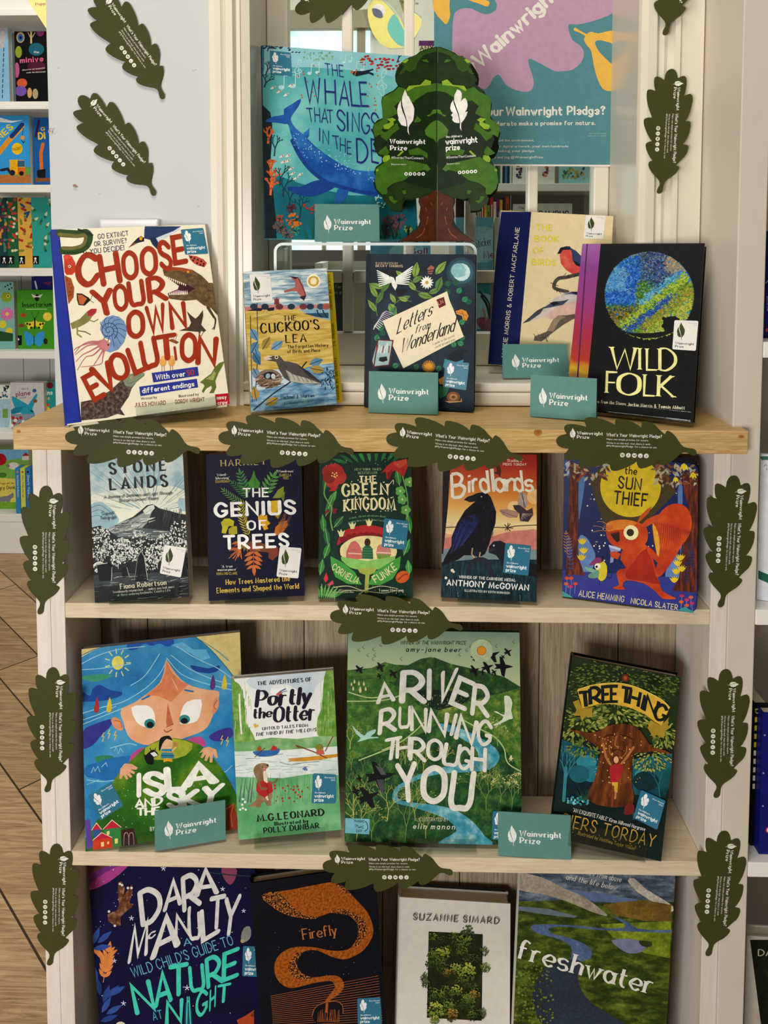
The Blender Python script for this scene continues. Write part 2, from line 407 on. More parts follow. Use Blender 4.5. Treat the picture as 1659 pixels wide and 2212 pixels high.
    def letters(s, items, c, font='R', **kw):
        """separately placed capitals: (char, baseline-left, baseline-right, height, lean)"""
        for it in (items.split('|') if isinstance(items, str) else items):
            if isinstance(it, str):
                v = it.split(); v = [v[0]]+[float(x) for x in v[1:]]; it = (v[0], (v[1], v[2]), (v[3], v[4]), v[5], v[6])
            ch, a, b, h, up = it; s.text(ch, a, b, h, c, font, up=up, **kw)
        return s
# ------------------------------------------------------------------ materials of the place
WALL = plain('white_wall_paint', 'c4c7c5', .55, .3, bump=.12, bscale=140, var=.025, vscale=3)
TRIM = plain('cream_gloss_paint', 'dfd7c6', .32, .45, bump=.1, bscale=40, var=.04, vscale=5)
REVEAL = plain('grey_beige_gloss_paint', 'cfc5b4', .22, .5, bump=.06, bscale=30, var=.05, vscale=4)
SHELFW = plain('white_shelf_paint', 'efece2', .45, .35, var=.02)
BEAD = plain('pale_grey_beadboard', 'd3d2cc', .5, .3, var=.03)
PINE = wood('limewashed_pine', ((.25, 'c9b596'), (.5, 'dccbae'), (.75, 'e8dac0')), 9, (2, 30, 30), .5)
PINEV = wood('limewashed_pine_upright', ((.25, 'd8cec3'), (.5, 'e3d9cf'), (.75, 'ebe3da')), 9, (30, 30, 1.5), .5)
PINEB = wood('knotty_pine_planks', ((.3, '7c6a54'), (.5, 'a18e75'), (.7, 'bba88d')), 9, (26, 26, 1.3), .55)
OAKM = wood('oiled_oak', ((.25, 'a07c46'), (.45, 'bf9c62'), (.6, 'd2b27a'), (.8, 'e0c892')), 7, (2.2, 40, 40), .42)
OAK, S2, S3, S4 = HC-.2535, HC-.5053, HC-.8651, HC-1.255
WY = .152                                     # the wall face behind the oak shelf
# ------------------------------------------------------------------ floor and walls
def floor_mat():
    m, nt, b = newmat('oak_plank_floor', .38, .35)
    co = coords(nt, (1, 1, 1), (0, 0, radians(44)), src='Object')
    br = nd(nt, 'TexBrick', Scale=1.0); br.inputs['Brick Width'].default_value = 1.1; br.inputs['Row Height'].default_value = .125
    br.inputs['Mortar Size'].default_value = .0022; br.inputs['Color1'].default_value = (.15, .15, .15, 1); br.inputs['Color2'].default_value = (.85, .85, .85, 1); br.inputs['Mortar'].default_value = (0, 0, 0, 1)
    nt.links.new(co, br.inputs['Vector'])
    g = noise(nt, coords(nt, (3, 42, 1), (0, 0, radians(44))), 2.2, 7, .68, 1.5)
    c = ramp(nt, g, ((.28, '82623f'), (.42, 'ac8a62'), (.55, 'c9a87c'), (.7, 'dec29a')))
    c = mix(nt, c, ramp(nt, br.outputs['Color'], ((0, '6a5a4a'), (.4, 'b9ab9a'), (1, 'ffffff'))), .4, 'MULTIPLY')
    c = mix(nt, c, '3a2a1c', br.outputs['Fac'])
    nt.links.new(c, b.inputs['Base Color'])
    bp = nd(nt, 'Bump', Strength=.25, Distance=.001); nt.links.new(g, bp.inputs['Height']); nt.links.new(bp.outputs[0], b.inputs['Normal'])
    return m
tag(box('floor', (-3, -2.6, -.05), (1.6, 3.2, 0), floor_mat()), kind='structure')
OX0, OX1 = -.262, .395                        # window opening at wall depth
wl = MB(); wl.box((-.530, WY+.002, 0), (-.236, .42, 2.7), WALL); tag(wl.build('wall_back'), kind='structure')
tag(box('wall_right', (.352, WY+.002, 0), (.4455, .42, 2.7), WALL), kind='structure')
tag(box('wall_lower', (-.236, WY+.002, 0), (.352, .42, OAK+.002), WALL), kind='structure')
tag(box('wall_far', (-.9, 2.3, 0), (1.6, 2.36, 2.7), plain('far_room_paint', 'e3ddd0', .6)), kind='structure')
tag(box('wall_far_left', (-2.6, 2.26, 0), (-.93, 2.30, 2.7), WALL), kind='structure')
# scuffs on the white wall
sc = empty('wall_scuff', 'small brown scuff mark on the white wall below the leaf tags', 'mark', onY(162, 402, WY))
t = Sheet(sc, (0, -.0004, 0)).part('paint_chip').poly([(157, 399), (161, 398), (167, 404), (164, 406), (158, 403)], 'a58478'); t.done()
sc = empty('wall_scuff', 'faint red crayon smudge near the left edge of the white wall', 'mark', onY(108, 283, WY))
t = Sheet(sc, (0, -.0004, 0)).part('crayon_smudge')
for i in range(14): t.dot(104+random.random()*13, 276+random.random()*20, .5+random.random()*1.1, random.choice(('c9a2a6', 'd3bdbd', 'b7b0ac')), n=6)
for x, y in ((125, 147), (417, 152), (422, 151), (101, 232), (214, 419), (428, 446)): t.dot(x, y, .9, '8d8a86', n=6)
t.done()
# ------------------------------------------------------------------ window: architrave, reveal, sash
def moulding(name, x0, x1, z0, z1, m, steps):
    """vertical moulded board: profile across x, steps = (fraction, projection)"""
    p = [(x0+(x1-x0)*f, WY-d) for f, d in steps]; p = [(x0, WY+.002)]+p+[(x1, WY+.002)]
    b = MB(); b.prism(p, lambda x, y, z: (x, y, z), z0, z1, m); return tag(b.build(name), kind='structure')
moulding('trim_1', -.284, -.236, OAK, 2.7, TRIM, ((0, .004), (.2, .006), (.24, .014), (.42, .017), (.5, .012), (.58, .019), (.8, .020), (.88, .012), (1, .012)))
moulding('trim_2', .352, .444, OAK, 2.7, TRIM, ((0, .012), (.08, .020), (.22, .019), (.28, .010), (.36, .012), (.42, .009), (.5, .010), (.52, .016), (.6, .016), (.62, .010), (.97, .008), (1, .008)))
SZ = OAK+.036
rv = MB()
rv.box((-.238, WY-.010, SZ), (-.222, .300, 2.7), REVEAL); rv.box((.348, WY-.010, SZ), (.362, .300, 2.7), REVEAL)
tag(rv.build('trim_3'), kind='structure')
sl = MB(); sl.box((-.236, WY-.018, OAK+.001), (.352, .31, OAK+.022), TRIM, .004); sl.box((-.236, WY-.018, OAK+.0225), (.352, .31, SZ), TRIM, .003)
tag(sl.build('trim_4'), kind='structure')
SY0, SY1 = .285, .315
win = empty('window_1', kind='structure', loc=(.06, .3, SZ))
def wb(name, a, b, m=TRIM, bev=.003):
    o = (.06, .3, SZ); return box(name, tuple(a[i]-o[i] for i in range(3)), tuple(b[i]-o[i] for i in range(3)), m, win, bev)
GX0, GX1 = -.186, .322
wb('window_stile', (-.2215, SY0, SZ+.001), (GX0, SY1, 2.68)); wb('window_stile', (GX1, SY0, SZ+.001), (.3475, SY1, 2.68))
wb('window_rail', (GX0+.0005, SY0, SZ+.001), (GX1-.0005, SY1, 1.112)); wb('window_rail', (GX0+.0005, SY0, 2.6), (GX1-.0005, SY1, 2.68))
bx = [(-.097, -.079), (.006, .024), (.1095, .1275), (.213, .231)]
hz = [(1.1965, 1.2175), (1.44, 1.459), (1.72, 1.74), (2.02, 2.04), (2.32, 2.34)]
for a, b in bx: wb('glazing_bar', (a, SY0+.004, 1.1125), (b, SY1-.004, 2.5995), TRIM, .004)
xs = [GX0]+[v for p in bx for v in p]+[GX1]
for a, b in hz:
    for i in range(0, len(xs), 2): wb('glazing_bar', (xs[i]+.0006, SY0+.004, a), (xs[i+1]-.0006, SY1-.004, b), TRIM, .004)
GLASS = glassy('thin_window_glass', 'eef5f2', 1.3)
zs = [1.1125]+[v for p in hz for v in p]+[2.5995]
for i in range(0, len(xs), 2):
    for j in range(0, 8, 2): wb('window_pane', (xs[i]+.0007, .2992, zs[j]+.0007), (xs[i+1]-.0007, .3008, zs[j+1]-.0007), GLASS, 0)
# white upright that carries the neighbouring bookcase, and the flat side it shows
up = MB(); up.box((.4462, .02, 0), (.4835, .42, 2.7), plain('white_upright_paint', 'd3c8b9', .4, .35, bump=.1, bscale=30), .0015)
tag(up.build('trim_5'), kind='structure')
# ------------------------------------------------------------------ the display bookcase and its oak top
bc = empty('bookcase', 'limewashed pine bookcase of open shelves under the oak top', 'bookcase', (-.02, .02, 0))
def bb(name, a, b, m, bev=.0012):
    o = (-.02, .02, 0); return box(name, tuple(a[i]-o[i] for i in range(3)), tuple(b[i]-o[i] for i in range(3)), m, bc, bev)
bb('side_panel', (-.5033, .02, .0), (-.4832, .151, OAK-.0325), PINEV); bb('side_panel', (-.483, .02, .0), (-.463, .151, OAK-.0325), PINEV)
bb('side_panel', (.423, .02, .0), (.4458, .151, OAK-.0325), PINEV)
for z in (S2, S3, S4): bb('shelf', (-.4628, .0202, z-.0212), (.4228, .1415, z), PINE)
xp = [-.4628, -.39, -.267, -.147, -.026, .095, .215, .335, .4228]
for a, b in zip(xp, xp[1:]): bb('back_plank', (a+.0006, .142, .02), (b-.0006, .151, OAK-.033), PINEB, .0015)
ot = empty('oak_shelf_top', 'thick pale oak plank lying across the top of the bookcase', 'shelf', (-.03, 0, OAK-.0315))
ob = MB(); ob.box((-.4886, 0, 0), (.4885, .1505, .0315), OAKM, .0016); ob.build('plank', ot)
k = Sheet(ot, (-.4886, 0, 0), w=.977, h=.0315).part('wood_knot')
for x, y, r, ry in ((1162, 934, 9, 8), (40, 932, 5, 4), (1601, 943, 7, 4)): k.dot(x, y, r, 'b07f45', ry); k.dot(x+1, y, r*.5, '9a6a35', ry*.5)
k.done()
# white socket plate behind the big cream book
sk = empty('socket_plate', 'white plastic socket plate on the wall behind the dinosaur book', 'socket', (-.408, WY, 1.24))
box('face_plate', (-.0445, -.009, -.02), (.0445, .002, .0605), plain('white_plastic', 'ebeaf0', .3, .5, var=0), sk, .003)
# ------------------------------------------------------------------ books
PAPER = plain('page_paper', 'd8cdb4', .7, .2, var=.05, vscale=200)
ACR = glassy('clear_acrylic', 'eef3f1', 1.49)
def page_mat():
    m, nt, b = newmat('page_edges', .7, .15); co = coords(nt, (1, 1, 1))
    sp = nd(nt, 'SeparateXYZ'); nt.links.new(co, sp.inputs[0]); w = nd(nt, 'TexWave', Scale=900, Distortion=1.5, Detail=1); w.bands_direction = 'Y'; nt.links.new(co, w.inputs[0])
    nt.links.new(ramp(nt, w.outputs[0], ((0, 'b9ad95'), (1, 'e6dcc6'))), b.inputs['Base Color']); return m
PAGES = page_mat()
def book(name, label, cat_, q, z=None, t=.02, hard=True, col='ffffff', spine=None, stand=True, lean=.2, Y=None, group=None, rise=0., board=False, wr=60, pages=None, yaw=None, wl=40.):
    """book standing with its front cover on the corners q; returns (root, front sheet)"""
    if z is not None: z = z+rise+(.0022 if stand else .0006)+t*sin(lean)*.95
    o, M, w, h, ang = fit(q, z, Y, lean, wr, wl, yaw)
    if z is not None:
        z0 = z-t*sin(lean)*.95
        for _ in range(2): o, M, w, h, ang = fit(q, z0+abs(sin(ang[2]))*w/2+t*sin(max(0, ang[1]))+.0003, None, lean, wr, wl, yaw)
    r = empty(name, label, cat_, o, M, group)
    cm = ink(col, .03, .35) if isinstance(col, str) else col
    smt = cm if spine is None else (ink(spine, .05, .35) if isinstance(spine, str) else spine)
    x0, x1 = -w/2, w/2
    if board:
        n = board
        for i in range(n):
            R = .010; ya = t*i/n; yb = t*(i+1)/n-.0006; dz = .0035*i/n; dx = .003*i/n
            pts = []
            for cx, cz, a0 in ((x1-R, R, -90), (x1-R, h-R, 0)):
                pts += [(cx+R*cos(radians(a0+k*22.5)), cz+R*sin(radians(a0+k*22.5))) for k in range(5)]
            pts += [(x0, h), (x0, 0)]
            b = MB(); b.prism(pts, lambda x, zz, y: (x+dx*(x > 0), y, zz+dz*(zz > h/2)), ya, yb, cm if i == 0 else ink('3b3f52', .05, .4)); b.build('cover' if i == 0 else 'board_page', r)
    else:
        tb = .0024 if hard else .0006; ov = .003 if hard else .0004; tk = .003 if hard else .0008
        b = MB()
        outer = [(x1, 0), (x0+tk*.6, 0)]+[(x0-tk*.35*sin(pi*k/6)+tk*.6*(1-sin(pi*k/6)), t*k/6) for k in range(1, 6)]+[(x0+tk*.6, t), (x1, t)]
        inner = [(x1, t-tb), (x0+tk+tb*.4, t-tb), (x0+tk+tb*.4, tb), (x1, tb)]
        n = len(outer); prof = outer+inner
        b.prism(prof, lambda x, y, zz: (x, y, zz), 0, h, cm)
        o2 = b.build('cover', r)
        if smt is not cm:
            o2.data.materials.append(smt)
            for i in range(1, 7): o2.data.polygons[i].material_index = 1
        pg = MB(); pg.box((x0+tk+tb*.4+.0002, tb+.0001, ov), (x1-ov, t-tb-.0001, h-ov), pages or PAGES); pg.build('page_block', r)
    r['w'], r['h'], r['t'] = w, h, t
    s = Sheet(r, (x0, 0, 0), w=w, h=h)
    if stand and z is not None: book_stand(r, w, h, t, rise=rise, **(stand if isinstance(stand, dict) else {}))
    del r['w']; del r['h']; del r['t']
    return r, s
STANDS = []
def book_stand(r, w, h, t, label='clear acrylic stand', x=0, sw=.085, lip=.011, m=None, rise=0.):
    M = r.matrix_world; e = empty('book_stand', label, 'book stand', M.translation, [list(v)[:3] for v in list(M)[:3]])
    a, b = x-sw/2, x+sw/2; m = m or ACR; g = .0004
    box('ledge', (a, -.0095, -.0018-rise*.95), (b, t+.0012, -g), m, e, .0004)
    box('front_lip', (a, -.0095, -g+.0001), (b, -.0073, lip), m, e, .0004)
    box('back_plate', (a, t+.0014, -.0018), (b, t+.0040, min(h*.62, .16)), m, e, .0004)
    return e
# ------------------------------------------------------------------ prize emblems
LEAF_A = [(.46, 1.), (.53, .93), (.60, .86), (.66, .85), (.78, .76), (.92, .66), (1., .58), (.98, .46), (.93, .33), (.84, .28), (.72, .22), (.66, .17), (.66, .10), (.70, 0), (.60, .08), (.60, .18), (.57, .29), (.50, .40), (.40, .52), (.31, .64), (.27, .74), (.30, .84), (.38, .93)]
LEAF_B = [(.20, .76), (.06, .66), (0, .55), (.02, .45), (.08, .38), (.06, .33), (.14, .28), (.24, .22), (.40, .20), (.54, .19), (.52, .30), (.44, .40), (.33, .50), (.24, .60)]
OAK_A = [(.40, 1.), (.56, .97), (.66, .90), (.66, .80), (.60, .70), (.72, .76), (.86, .79), (.97, .70), (1., .60), (.93, .50), (.84, .45), (1., .46), (.93, .37), (.83, .29), (.72, .23), (.63, .19), (.62, .10), (.64, 0), (.55, .08), (.57, .19), (.54, .30), (.48, .42), (.38, .54), (.28, .66), (.22, .72), (.24, .86)]
OAK_B = [(.16, .74), (.04, .66), (0, .55), (.06, .47), (.16, .44), (.04, .38), (.14, .34), (.12, .27), (.24, .21), (.40, .19), (.53, .19), (.50, .30), (.42, .42), (.32, .53), (.22, .64)]
def emblem(s, tl, tr, bl, c, oak=False):
    """quill-like leaf in the box with corners tl, tr, bl"""
    f = lambda p: (bl[0]+(tl[0]-bl[0])*p[1]+(tr[0]-tl[0])*p[0], bl[1]+(tl[1]-bl[1])*p[1]+(tr[1]-tl[1])*p[0])
    for q in ((OAK_A, OAK_B) if oak else (LEAF_A, LEAF_B)): s.poly([f(p) for p in q], c)
    return s
class Aff:
    """maps unit coordinates (0..1, y up) into a quad given by TL TR BR BL in pixels"""
    def __init__(s, q): s.q = [np.array(p, float) for p in q]
    def __call__(s, x, y):
        a, b, c, d = s.q; p = (d*(1-x)+c*x)*(1-y)+(a*(1-x)+b*x)*y; return (p[0], p[1])
def rrect(A, r=.06, asp=1.):
    pts = []
    for cx, cy, a0 in ((1-r, 1-r*asp, 0), (r, 1-r*asp, 90), (r, r*asp, 180), (1-r, r*asp, 270)):
        pts += [A(cx+r*cos(radians(a0+k*30)), cy+r*asp*sin(radians(a0+k*30))) for k in range(4)]
    return pts
STK_BLUE, STK_WHITE = '3f7f98', 'e6e3dd'
def sticker(s, q, white=False, partial=False):
    """prize sticker on a cover; q = corners TL TR BR BL"""
    A = Aff(q); c = '4a5528' if white else 'eef1ee'
    k = np.linalg.norm(np.array(q[3])-np.array(q[0]))
    s.part('prize_sticker'); s.poly(rrect(A, .06, .8), ink(STK_WHITE if white else STK_BLUE, .02, .3)); s.done(); stk = s.last
    s.part('sticker_emblem')
    if white: emblem(s, A(.14, .93), A(.47, .93), A(.14, .30), c)
    else: emblem(s, A(.10, .95), A(.40, .95), A(.10, .42), c, True)
    s.done(); s.last.parent = stk
    s.part('sticker_lettering')
    d = c if not white else '33372a'
    if white:
        s.text('Wainwright', A(.12, .185), A(.90, .185), k*.075, d, 'S', wt=.22, thin=.10); s.text('Prize', A(.12, .075), A(.46, .075), k*.075, d, 'S', wt=.22, thin=.10)
        s.text('Shortlisted', A(.58, .90), A(.96, .90), k*.035, 'a9a9a2'); s.text('2026', A(.80, .84), A(.96, .84), k*.035, 'a9a9a2')
    else:
        s.text('Shortlisted', A(.50, .86), A(.95, .86), k*.05, d); s.text('2026', A(.78, .78), A(.95, .78), k*.05, d)
        s.text("the children's", A(.12, .335), A(.56, .335), k*.05, d, 'H', wt=.16)
        s.text('wainwright', A(.12, .20), A(.90, .20), k*.105, d, 'H', wt=.19, gap=.14); s.text('prize', A(.12, .065), A(.48, .065), k*.105, d, 'H', wt=.19, gap=.14)
    s.done(); s.last.parent = stk
TEAL = '6a958e'
def card(label, q, z=None, Y=None, lean=.12, wr=60, tent=1.):
    o, M, w, h, ang = fit(q, None if z is None else z+.001, Y, lean, wr)
    if z is not None: o, M, w, h, ang = fit(q, z+.001+abs(sin(ang[2]))*w/2, None, lean, wr)
    r = empty('prize_card', label, 'card', o, M, 'folded teal prize cards')
    cm = ink(TEAL, .03, .55); x0, x1 = -w/2, w/2
    b = MB(); b.box((x0, 0, 0), (x1, .0005, h), cm); b.build('front_panel', r)
    sl = math.tan(ang[1])*h*2; dz = -min(.0008, h*.01)
    b = MB(); a = cos(ang[1]); yb = h*sin((2*ang[1]+.05)*tent); zb = h-h*cos((2*ang[1]+.05)*tent)
    b.add([(x0, .0007, h), (x1, .0007, h), (x1, yb, zb), (x0, yb, zb), (x0, .0012, h), (x1, .0012, h), (x1, yb+.0005, zb), (x0, yb+.0005, zb)], [(0, 1, 2, 3), (7, 6, 5, 4), (0, 4, 5, 1), (1, 5, 6, 2), (2, 6, 7, 3), (3, 7, 4, 0)], cm)
    b.build('back_panel', r)
    s = Sheet(r, (x0, 0, 0), w=w, h=h, metric=True)
    s.part('leaf_emblem'); emblem(s, (w*.135, h*.71), (w*.255, h*.71), (w*.135, h*.225), 'e9ebe6'); s.done()
    s.part('prize_lettering'); s.text('Wainwright', (w*.305, h*.475), (w*.865, h*.475), h*.125, 'e9ebe6', 'S', wt=.225, thin=.11, gap=.2); s.text('Prize', (w*.305, h*.315), (w*.57, h*.315), h*.125, 'e9ebe6', 'S', wt=.225, thin=.11, gap=.2); s.done()
    return r
# ------------------------------------------------------------------ oak-leaf tags
LF = '''515,65 480,75 445,105 420,160 408,258 375,235 330,208 275,195 245,215 238,270 246,350 262,410 283,435 240,425 190,412 150,415 130,440 127,510 135,580 155,670 185,750 215,820 236,876 190,875 150,880 112,898 100,925 105,985 135,1070 180,1160 225,1230 258,1266 210,1275 165,1300 150,1335 165,1400 200,1475 240,1540 283,1592 245,1598 220,1620 213,1660 235,1720 275,1780 325,1835 370,1880 405,1920 420,1960 415,2000 385,2060 376,2100 385,2130 415,2140 450,2128 475,2095 480,2040 485,1990 500,1940 540,1895 590,1860 640,1825 690,1775 720,1730 732,1700 720,1680 695,1668 672,1660 710,1615 760,1560 810,1510 845,1450 862,1380 862,1340 845,1318 810,1310 766,1306 800,1265 840,1190 870,1100 882,1010 880,950 868,925 840,920 792,920 820,870 855,780 880,680 895,580 893,530 880,490 850,467 810,475 778,490 746,500 765,430 778,340 780,270 770,210 745,180 715,175 680,185 650,205 628,215 620,180 605,130 580,90 550,68'''
LF = [tuple(float(v) for v in p.split(',')) for p in LF.split()]
# frame of the tag: x right along its length (tip to stem), y up; unit = its length
TL0 = 2140-65.
LEAFPTS = [((p[1]-65)/TL0, (p[0]-500)/TL0) for p in LF]
OLIVE = ink('4d4f29', .05, .6, .2, 160)
_leaf = []
def leaf_tag(label, tip, stem, Y, group='oak leaf pledge tags', roll=None):
    """oak-leaf tag lying on the upright face at depth Y, from its tip pixel to its stem pixel"""
    a, b = onY(*tip, Y), onY(*stem, Y); d = b-a; L = hypot(d[0], d[2]); ang = math.atan2(d[2], d[0])
    c, s_ = cos(ang), sin(ang)
    M = [[c*L, 0, -s_*L], [0, L, 0], [s_*L, 0, c*L]]
    r = empty('leaf_tag', label, 'leaf tag', (a[0], Y-.0010, a[2]), None, group)
    r.rotation_euler = (0, -ang, 0); r.scale = (L, L, L); bpy.context.view_layer.update()
    if not _leaf:
        b_ = MB(); b_.prism(LEAFPTS, lambda x, z, y: (x, y, z), 0, .0040, OLIVE); b_.build('leaf_card', r)
        s = Sheet(r, (0, 0, 0), metric=True, dz=6.); wc = 'e4e2da'
        # print measured on a tag: x from the tip, y up, in tag lengths
        f = lambda x, y: ((y-65)/TL0, (x-500)/TL0)
        k = 1/TL0
        s.part('leaf_emblem'); emblem(s, f(725, 262), f(725, 345), f(545, 262), wc); s.done()
        s.part('prize_lettering'); s.text('Wainwright', f(632, 372), f(632, 745), 46*k, wc, 'S', wt=.21, thin=.11); s.text('Prize', f(572, 372), f(572, 545), 46*k, wc, 'S', wt=.21, thin=.11); s.done()
        s.part('pledge_heading'); s.text("What's Your Wainwright Pledge?", f(622, 806), f(622, 1615), 44*k, wc, 'H', wt=.17); s.done()
        s.part('pledge_lettering'); s.text('Make one simple promise for nature.', f(564, 806), f(564, 1425), 26*k, wc); s.text('Write it on this leaf, then share it with', f(508, 806), f(508, 1450), 26*k, wc)
        s.text('#MyWainwrightPledge', f(464, 806), f(464, 1205), 27*k, wc); s.text('for a chance to win.', f(464, 1225), f(464, 1555), 26*k, wc); s.done()
        for i, ch in enumerate(('o', 'f', 'v', 'x', 'd')):
            s.part('social_icon'); cx, cy = f(345, 1050+88*i); s.dot(cx, cy, 35*k, wc, n=18)
            if ch == 'o': s.dot(cx, cy, 20*k, OLIVE); s.dot(cx, cy, 14*k, wc); s.dot(cx, cy, 8*k, OLIVE)
            elif ch == 'v': s.poly([(cx-20*k, cy+16*k), (cx-4*k, cy+4*k), (cx, cy), (cx+4*k, cy+4*k), (cx+20*k, cy+16*k), (cx+14*k, cy-14*k), (cx, cy-6*k), (cx-14*k, cy-14*k)], OLIVE)
            else: s.text(ch, (cx-12*k, cy-20*k), (cx+12*k, cy-20*k), 38*k, OLIVE)
            s.done()
        _leaf.append(r)
    else:
        for ch in _leaf[0].children:
            c2 = ch.copy(); COL.objects.link(c2); c2.parent = r
    return r
# ------------------------------------------------------------------ the books on display, each standing on its shelf
GB = 'books on display'
# top of the oak
CHOOSE = book('picture_book', 'large cream picture book with red hand-lettered title, penguin and dinosaur head', 'book', [(102, 491), (441, 491), (499, 880), (148, 911)], OAK, .022, True, 'efe6d0', '2f3c9a', lean=.22, wr=10, yaw=.3, stand=dict(label='clear acrylic stand under the large cream dinosaur picture book', sw=.11, x=.035))
CUCKOO = book('paperback_book', 'paperback with blue sky, ochre field and grey cuckoo at its nest', 'book', [(526, 588), (704.7, 578.6), (728, 873), (541.5, 890)], OAK, .020, False, 'c9d8de', 'b9a050', stand=dict(label='clear acrylic stand under the cuckoo paperback', sw=.085))
LETTERS = book('hardback_book', 'dark navy hardback with a cream envelope, magpie and moon on its cover', 'book', [(789, 549), (1030, 549), (1020.8, 889.5), (788, 878)], OAK, .014, True, '1d2c38', stand=False, lean=.12)
BIRDS = book('hardback_book', 'cream hardback with navy spine band and painted bullfinches, behind the black book', 'book', [(1086.4, 461.7), (1326, 460.3), (1306, 803), (1047, 790.7)], SZ, .026, True, 'ddcda6', '14214e', stand=False, lean=.15, wr=15, yaw=-.1)
WILD = book('hardback_book', 'black hardback with a round blue and green landscape and pale yellow title', 'book', [(1257, 525.7), (1524.5, 526.4), (1494.8, 906.8), (1222, 883.5)], OAK, .018, True, '1b1b1d', '8d4a86', lean=.3, stand=dict(label='clear acrylic stand under the black hardback with the round landscape', sw=.11, x=.03))
# first shelf
STONE = book('paperback_book', 'black and pale blue paperback with engraved mountain and standing stones', 'book', [(192, 984), (394, 972), (410, 1288.7), (206, 1301.5)], S2, .022, False, 'c3d3d3', '8fa9b1', stand=dict(label='clear acrylic stand under the standing stones paperback'))
GENIUS = book('paperback_book', 'deep navy paperback with a sheaf of green and orange leaves', 'book', [(443.5, 978.9), (648.5, 975), (658.7, 1285.4), (452.5, 1299)], S2, .018, False, '1c1d4b', stand=dict(label='clear acrylic stand under the navy leaf paperback'))
GREEN = book('paperback_book', 'dark green paperback with red flowers and a red toadstool house', 'book', [(690, 979), (888, 980), (892.8, 1291), (688, 1293)], S2, .018, False, '1f3a2c', stand=dict(label='clear acrylic stand under the green toadstool paperback'))
BLAND = book('paperback_book', 'orange sunset paperback with a large black raven', 'book', [(959, 980), (1160, 978), (1158.6, 1302), (951, 1289)], S2, .016, False, 'd9823c', stand=dict(label='clear acrylic stand under the raven paperback'))
SUN = book('board_book', 'blue board book with red squirrel and big yellow sun', 'book', [(1218, 984), (1510.4, 999), (1503, 1326.7), (1215, 1286)], S2, .022, True, '1f2a5e', stand=False, board=6, lean=.12)
# second shelf
ISLA = book('picture_book', 'blue picture book with a giant blue-haired child looking over a green hill', 'book', [(174, 1400), (517, 1368), (533, 1789), (186.5, 1838)], S3, .009, False, '2f86ba', '6a3f96', lean=.25, yaw=.27, stand=dict(label='clear acrylic stand under the blue-haired child picture book', sw=.09, x=-.02, lip=.016))
PORTLY = book('hardback_book', 'white and green hardback with an otter in a red waistcoat', 'book', [(499, 1465), (719.8, 1450), (737.3, 1790.6), (515.8, 1815.6)], S3, .011, True, 'e8ebe6', '7d9a80', rise=.006, lean=.12, stand=dict(label='clear acrylic stand under the otter hardback', sw=.10))
RIVER = book('picture_book', 'large green picture book with white brush lettering and a winding river', 'book', [(752, 1362), (1122.7, 1365), (1127, 1826.7), (745, 1817)], S3, .011, True, '2f5b38', rise=.003, stand=dict(label='clear acrylic stand under the large green river book', sw=.12))
TREEB = book('hardback_book', 'dark hardback with a leafy tree face and yellow title banner', 'book', [(1236.2, 1419), (1470.6, 1462.8), (1428, 1861), (1188, 1807)], S3, .020, True, '1c2a22', wr=30, stand=dict(label='clear acrylic stand with tall lip under the dark tree hardback', sw=.105, lip=.030, x=.0))
# bottom shelf
DARA = book('hardback_book', 'large midnight blue hardback with white and turquoise brush lettering', 'book', [(190, 1864), (547, 1845), (580, 2310), (223, 2338)], S4, .014, True, '1a1a50', '14143c', stand=False, lean=.03, wl=300, yaw=.0)
FIREFLY = book('hardback_book', 'near-black hardback with a swirling copper ribbon', 'book', [(546, 1913), (806, 1864), (848, 2362), (571, 2410)], S4, .018, True, '10131f', stand=False, lean=.05, wl=300, yaw=.02)
SIMARD = book('hardback_book', 'white hardback with a rectangle of forest seen from above', 'book', [(861.6, 1938), (1102, 1952), (1101, 2366), (849, 2348)], S4, .030, True, 'd9d4c9', stand=False)
FRESH = book('hardback_book', 'hardback with a winding river in green marshland and white title', 'book', [(1124, 1868), (1462, 1872), (1427, 2396), (1103, 2350)], S4, .028, True, '3f4a22', 'c8c6bb', stand=False)
# acrylic riser on the window sill, with the whale book, tree and a card on it
RZ = 1.2655
ri = empty('acrylic_riser', 'clear acrylic riser table standing on the window sill', 'display stand', (-.0375, .215, SZ))
def riser():
    x0, x1, y0, y1, t = -.154, .154, -.058, .052, .0042; z1 = RZ-SZ; R = .014
    def arc(cx, cz, r, a0): return [(cx+r*cos(radians(a0+k*15)), cz+r*sin(radians(a0+k*15))) for k in range(7)]
    out = [(x1, .0004)]+arc(x1-R, z1-R, R, 0)+arc(x0+R, z1-R, R, 90)+[(x0, .0004)]
    inn = [(x0+t, .0004)]+arc(x0+R, z1-R, R-t, 90)[::-1]*1+arc(x1-R, z1-R, R-t, 0)[::-1]+[(x1-t, .0004)]
    b = MB(); n = len(out); b.prism(out+inn, lambda x, z, y: (x, y, z), y0, y1, ACR); b.m[-2:] = [b.mi(plain('acrylic_edge', 'd6e4e4', .15, .6, var=0))]*2; o = b.build('bent_sheet', ri)
    return o
riser()
WHALE = book('picture_book', 'turquoise picture book with a big blue whale and navy lettering', 'book', [(560, 94), (886, 125), (902, 520), (579, 512.4)], None, .011, True, '5fb0b5', '2a4a6a', stand=False, lean=.12, Y=.195, wr=10, yaw=.2)
